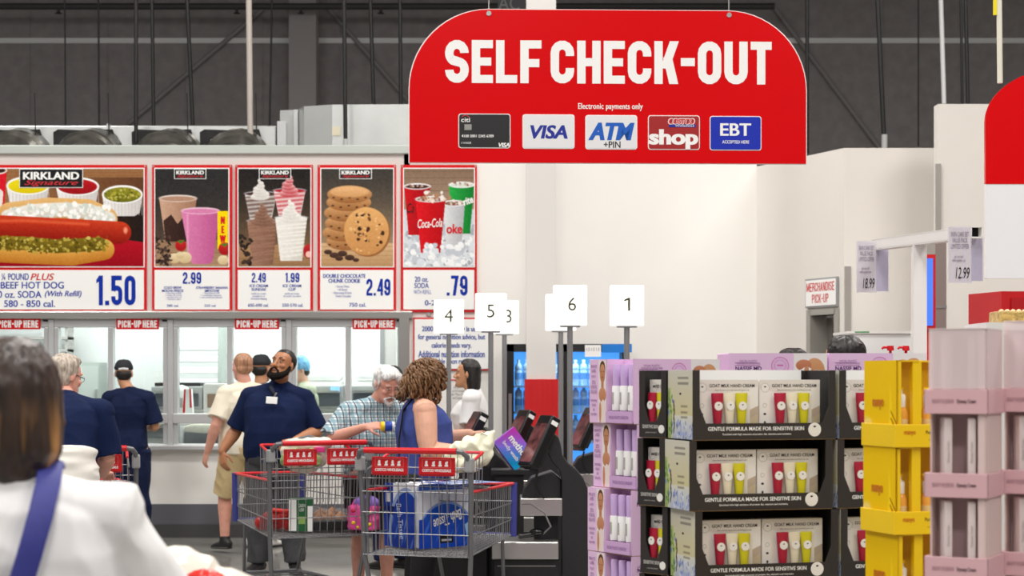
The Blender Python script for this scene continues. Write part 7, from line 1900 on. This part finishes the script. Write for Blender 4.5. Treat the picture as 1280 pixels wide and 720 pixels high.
MB().tube([V(q) * p['k'] for q in ((.12, -.165, 1.36), (.06, -.10, 1.475), (-.03, .04, 1.50), (-.10, .145, 1.40), (-.155, .185, 1.2), (-.20, .19, .98))], [(.006, .018)] * 6, 8, side=(0.3, 1, 0)).build('strap', m_black, cb_, smooth=True)
MB().box((-.235, .16, .84), (.07, .20, .16)).build('pouch', m_blackc, cb_, bevel=0.02)
# cream reusable bag in her hands
q = P(584, 557, 12.5)
rb = thing('cream_tote', 'cream cloth bag held open by the curly haired woman', 'bag', q, math.radians(-8))
mb = MB().tube([(-.14, 0, -.10), (-.06, 0, -.05), (.04, 0, .0), (.10, 0, .03)], [(.02, .04), (.05, .07), (.06, .07), (.05, .05)], 14, side=(0, 1, 0), dome=True)
mb.tube([(.08, 0, -.05), (.12, 0, .02), (.165, 0, .09)], [(.05, .05), (.05, .055), (.02, .015)], 12, side=(0, 1, 0), dome=True)
mb.tube([(-.10, .0, -.12), (.03, 0, -.12), (.12, 0, -.06)], [(.06, .05), (.07, .06), (.05, .05)], 12, side=(0, 1, 0), dome=True)
soft('bag', mb, 0.007, mat('tote_cream', (232, 232, 206), 0.7), rb, 0.022, (16, 16, 10), 5.0)
MB().tube([(.07, -.02, .03), (.10, -.03, .085), (.15, -.01, .06)], 0.006, 8).build('bag_handle', mat('tote_cream', (232, 232, 206)), rb, smooth=True)

# 4. grey haired man seen from behind
GM = loc(79, 11.15)
p = person('person with grey hair in a navy shirt, white jacket tied round the waist', GM, math.pi + math.radians(-6), 1.74, 'pink', 1.12, 1.1, 0.03, 1.15, 1.05, 0.0055,
    pose=dict(pelvis=(0, .1, .93), chest=(.01, -.02, 1.25), neck=(.03, -.13, 1.44), head=(.06, -.21, 1.565), sR=(-.20, -.08, 1.375), eR=(-.225, -.12, 1.09), wR=(-.12, -.36, .98), sL=(.2, -.08, 1.375), eL=(.25, -.16, 1.09), wL=(.22, -.42, 1.06), yaw=-30, pitch=12),
    hair=dict(brow=(170, 160, 150)), shirt=dict(m=m_navy, name='polo_shirt', hem=-0.1, sleeve=0.93, inf=0.02, collar=True), legs=dict(m=m_jean, inf=0.02), shoes=dict(m=m_shoeb), hands=(0.9, 0.9), hand_d=((0, -1, 0), (0, -1, 0)), hand_n=((0, 0, 1), (0, 0, 1)))
m_hg = hairmat('hair_grey', (176, 162, 148))
scalp(p, 0.011, m_hg, zcut=0.0, front=-0.055, amp=0.006, freq=(45, 45, 20), parts=[('e', (0, .045, -.01), (.083, .066, .085)), ('e', (0, .0, .10), (.072, .085, .034))])
gl = MB()
for s in (-1, 1):
    pts = [p['h3'](s * .031 + .021 * math.cos(a), -.104, .003 + .017 * math.sin(a)) for a in [i / 14 * 2 * math.pi for i in range(15)]]
    gl.tube(pts, 0.0015, 5); gl.tube([p['h3'](s * .052, -.103, .006), p['h3'](s * .079, -.02, .012), p['h3'](s * .082, .02, .006)], 0.0018, 5)
gl.build('glasses', m_black, p['root'])
mb = MB(); c0 = p['J']['pelvis'] + V((0, 0, .10))
mb.tube([c0 + V((0, .0, -.12)), c0 + V((0, -.0, -.04)), c0 + V((0, -.02, .06)), c0 + V((0, -.03, .11))], [(.235, .20), (.232, .195), (.225, .185), (.215, .175)], 26, side=(1, 0, 0))
soft('tied_jacket', mb, 0.009, mat('jacket_white', (228, 224, 216), 0.8), p['root'], 0.022, (3, 3, 17), 2.0)

# 5. man in the black cap by the counter
p = person('person in a black cap, navy T-shirt and dark jeans facing the counter', loc(161, 17.75), math.pi, 1.69, 'tan', 0.94, 1.05, 0.0, 1.0, 1.0, 0.006,
    pose=dict(head=(.05, -.01, 1.64), wR=(-.14, -.28, 1.12), eR=(-.25, -.02, 1.13), wL=(.14, -.28, 1.12), eL=(.25, -.02, 1.13), kL=(.10, -.02, .5), yaw=10, aR=(-.13, .0, .085), aL=(.10, .06, .085)),
    hair=dict(brow=(40, 30, 24)), shirt=dict(m=m_navy2, name='t_shirt', hem=-0.3, sleeve=0.85, inf=0.02, cuff=2.0, wr=0.014), legs=dict(m=m_jean, inf=0.024, wr=0.018), shoes=dict(m=m_shoeb))
scalp(p, 0.006, m_hb, zcut=None, parts=[('e', (0, .05, -.005), (.078, .055, .06))], amp=0.002)
m_cap = mat('cap_black', (22, 24, 32), 0.8)
def cap(p, brim=1, strap=None):
    mb = MB(); head_loft(mb, p['HT'] @ MX.Translation(V((0, .004, .008))), 0.012, 0.03, 9, k=p['hk'])
    c = link('cap', remesh_mesh(mb, 0.006, 2, 'cap'), m_cap, p['root'], smooth='all')
    MB().tube([p['h3'](0, -.075, .04), p['h3'](0, -.12, .042), p['h3'](0, -.16, .03)], [(.072, .006), (.07, .005), (.045, .004)], 14, side=p['HT'].to_3x3() @ V((1, 0, 0)), dome=True).build('brim', m_cap, c, smooth=True)
    MB().ell(p['h3'](0, .02, .137), (.008, .008, .006)).build('button', m_cap, c)
    if strap: MB().tube([p['h3'](-.045, .108, .045), p['h3'](0, .119, .05), p['h3'](.045, .108, .045)], [(.004, .010)] * 3, 8, side=p['HT'].to_3x3() @ V((0, 1, 0))).build('cap_strap', mat('strap_white', (210, 210, 210), 0.5), c)
    return c
cap(p, strap=True)

# 6. striding man in beige
p = person('person in a beige T-shirt and khaki shorts walking behind the man in navy polo', loc(306, 16.9), math.pi + math.radians(32), 1.75, 'pink', 1.15, 1.15, 0.03, 1.1, 1.05, 0.006,
    pose=dict(wL=(.31, -.1, .90), eL=(.285, .03, 1.14), wR=(-.3, .0, .9), kL=(.12, -.16, .52), aL=(.12, -.16, .12), kR=(-.08, .06, .50), aR=(-.09, .22, .11), tL=(.1, -1, -.05), tR=(.0, -1, -.2), head=(.02, -.01, 1.64)),
    hair=dict(brow=(150, 110, 80)), shirt=dict(m=mat('tee_beige', (232, 222, 202), 0.85), name='t_shirt', hem=-0.3, sleeve=0.8, inf=0.022, cuff=2.0, wr=0.014), legs=dict(m=m_khaki, name='shorts', len=0.5, inf=0.03), shoes=dict(m=m_shoeb, sole=mat('sole_grey', (70, 70, 66), 0.7)))
scalp(p, 0.004, hairmat('hair_sandy_short', (168, 122, 92)), zcut=0.0, front=-0.055, amp=0.0015, parts=[('e', (0, .05, -.01), (.077, .055, .055))])
# 7. black cap behind
p = person('person in a black cap standing hidden behind the man in navy polo', loc(327, 17.6), math.pi + math.radians(-20), 1.74, 'tan', 1.0, 1.0, 0.0, 1.0, 1.0, 0.007,
    hair=dict(brow=(40, 30, 24)), shirt=dict(m=mat('tee_grey', (90, 88, 92), 0.85), name='t_shirt', hem=-0.3, sleeve=0.85), legs=dict(m=m_gpant), shoes=dict(m=mat('shoe_white', (226, 224, 220), 0.6)))
cap(p); scalp(p, 0.006, m_hb, zcut=None, parts=[('e', (0, .05, -.005), (.078, .055, .06))], amp=0.002)
# 8. kitchen worker in a blue hair net
p = person('person in a blue hair net and sage shirt working behind the glass', loc(379, 20.27), math.radians(-65), 1.76, 'fair', 1.05, 1.1, 0.02, 1.0, 1.0, 0.007, pose=dict(head=(0, -.05, 1.625), neck=(0, 0, 1.48), pitch=14, eR=(-.24, -.05, 1.16), wR=(-.15, -.28, 1.15), eL=(.24, -.05, 1.16), wL=(.15, -.28, 1.15)),
    hair=dict(brow=(60, 44, 34)), shirt=dict(m=mat('shirt_sage', (176, 184, 160), 0.8), hem=-0.3, sleeve=0.9), legs=dict(m=m_blackc), shoes=dict(m=m_shoeb))
scalp(p, 0.022, mat('hair_net_blue', (110, 172, 214), 0.6, var=0.15, scale=30), name='hair_net', zcut=0.0, front=-0.06, amp=0.008, freq=(30, 30, 30), parts=[('e', (0, .06, .03), (.095, .07, .085))])
scalp(p, 0.005, m_hb, zcut=None, parts=[('e', (0, .06, -.04), (.07, .05, .05))], amp=0.003)
# 9. dark long hair behind the white haired man
p = person('person with long dark hair mostly hidden behind the white haired man', loc(489, 15.6), math.pi + math.radians(40), 1.63, 'tan', 0.95, 1.0, 0.0, 0.95, 1.0, 0.007, hair=dict(brow=(40, 30, 24)),
    shirt=dict(m=m_blackc, hem=-0.3, sleeve=0.9), legs=dict(m=m_jean), shoes=dict(m=m_shoeb))
scalp(p, 0.012, m_hb, zcut=-0.02, front=-0.05, amp=0.005, freq=(60, 60, 12), parts=[('t', [(0, .05, .03), (0, .085, -.08), (0, .095, -.24)], [(.085, .06), (.09, .05), (.075, .03)])])
# 10. woman in the white T-shirt
p = person('person with black shoulder-length hair in a white T-shirt, facing left', loc(591, 15.85), math.radians(-97), 1.69, 'tan', 0.95, 1.0, 0.0, 0.95, 1.0, 0.0055, bust=0.045, absolute=True,
    pose=dict(head=(.0, -.045, 1.578), neck=(0, .0, 1.44), chest=(0, .0, 1.24), pitch=-4, sR=(-.165, .01, 1.385), sL=(.165, .01, 1.385), eR=(-.2, .03, 1.10), wR=(-.17, -.2, 1.05), eL=(.2, .0, 1.10), wL=(.15, -.25, 1.08), pelvis=(0, 0, .93)), hair=dict(brow=(30, 24, 22)),
    shirt=dict(m=m_tee, name='t_shirt', hem=-0.3, sleeve=0.75, inf=0.02, cuff=2.2, wr=0.012), legs=dict(m=m_jean), shoes=dict(m=m_shoeb))
scalp(p, 0.011, m_hb, zcut=0.02, front=-0.055, amp=0.003, freq=(80, 80, 12), parts=[('e', (0, .03, .03), (.088, .09, .095)), ('t', [(0, .04, .04), (0, .055, -.05), (0, .065, -.14), (0, .072, -.175)], [(.090, .075), (.094, .066), (.090, .055), (.080, .042)])])
# 11, 12. two heads behind the lavender cartons
p = person('person whose short black hair shows above the lavender cartons by the yellow boxes', loc(1055, 9.0), math.pi + 0.5, 1.73, 'tan', 1.0, 1.0, 0.0, 1.0, 1.0, 0.007, hair=dict(brow=(30, 24, 22)), shirt=dict(m=m_navy2, hem=-0.3, sleeve=0.85), legs=dict(m=m_jean), shoes=dict(m=m_shoeb))
scalp(p, 0.010, m_hb, zcut=-0.0, front=-0.06, amp=0.006, freq=(40, 40, 40), parts=[('e', (0, .03, .06), (.085, .09, .07))])
p = person('person whose dark hair barely shows above the lavender carton in the middle', loc(993, 9.6), 0.6, 1.68, 'tan', 0.95, 1.0, 0.0, 1.0, 1.0, 0.007, hair=dict(brow=(30, 24, 22)), shirt=dict(m=m_blackc, hem=-0.3, sleeve=0.85), legs=dict(m=m_jean), shoes=dict(m=m_shoeb))
scalp(p, 0.010, m_hb, zcut=0.02, front=-0.06, amp=0.006, freq=(40, 40, 20), parts=[('e', (0, .06, -.02), (.085, .06, .1))])

# 13. woman in front, seen from behind
FW = loc(10, 3.5)
p = person('person with brown bobbed hair and white T-shirt, seen from behind at the left edge', FW, math.pi + math.radians(10), 1.60, 'tan', 1.12, 1.1, 0.02, 1.15, 1.05, 0.005,
    pose=dict(sR=(-.195, .0, 1.43), sL=(.195, 0, 1.43), eR=(-.28, -.10, 1.18), wR=(-.25, -.37, 1.25), eL=(.26, -.07, 1.13), wL=(.2, -.31, 1.06), head=(0, -.01, 1.635), neck=(0, .02, 1.51)), hair=dict(brow=(50, 34, 24)),
    shirt=dict(m=m_tee, name='t_shirt', hem=-0.3, sleeve=0.97, inf=0.022, cuff=2.2, wr=0.016, freq=(6, 6, 9)), legs=dict(m=m_jean), shoes=dict(m=m_shoeb), hands=(0.7, 0.7), hand_d=((.1, -1, 0), (-.1, -1, 0)), hand_n=((0, 0, 1), (0, 0, 1)))
scalp(p, 0.016, hairmat('hair_brown_bob', (52, 36, 28), (170, 120, 66), 1.43, 1.52, 0.4), zcut=0.03, front=-0.06, amp=0.004, freq=(70, 70, 10),
      parts=[('e', (0, .02, .03), (.100, .115, .105)), ('t', [(0, .03, .04), (0, .036, -.03), (0, .04, -.085), (0, .035, -.13), (0, .03, -.155)], [(.107, .105), (.112, .105), (.108, .095), (.09, .076), (.06, .05)])])
MB().ell(p['h3'](.035, .115, .085), (.014, .008, .012)).build('hair_clip', mat('clip_pink', (230, 190, 190), 0.4), p['root'], smooth=True)
sb2 = thing('shoulder_bag', 'dark blue bag strap crossing the back of the white T-shirt in front', 'bag', FW, math.pi + math.radians(10))
def onback(x, z): return (x, .155 + (.02 if z < 1.3 else 0) - 0.25 * max(0, z - 1.30) ** 1.2 - 0.6 * max(0, abs(x) - .08) ** 1.5, z)
MB().tube([(-.078, -.06, 1.385), (-.08, .03, 1.402), (-.078, .10, 1.365), (-.068, .152, 1.31), (-.050, .170, 1.24), (-.02, .178, 1.14), (.03, .182, 1.02), (.15, .17, .92)], [(.022, .003)] * 8, 10, side=(1, 0.2, 0.25)).build('strap', mat('strap_navy', (44, 48, 130), 0.6, var=0.08, scale=90), sb2, smooth=True)
MB().box((.26, .1, .82), (.10, .22, .2)).build('pouch', mat('pouch_navy', (40, 42, 100), 0.6), sb2, bevel=0.03)
# package in her hands
q = P(252, 716, 4.05)
fp_ = thing('wrapped_package', 'white and red plastic wrapped package held in front of the woman close by', 'package', q, 0.1)
mb = MB().ell((-.05, 0, -.02), (.10, .07, .075)).ell((.03, 0, -.05), (.10, .07, .06)).ell((-.02, 0, -.10), (.13, .08, .07))
soft('wrap', mb, 0.006, mat('package_film', (232, 228, 214), 0.18, spec=0.8), fp_, 0.009, (18, 18, 10), 1.0)
mb = MB().ell((.0, -.05, -.015), (.055, .025, .028)).ell((.03, -.055, -.03), (.04, .02, .02))
soft('red_item', mb, 0.005, mat('package_red', (214, 50, 44), 0.25), fp_, 0.006, (30, 30, 30), 2.0)
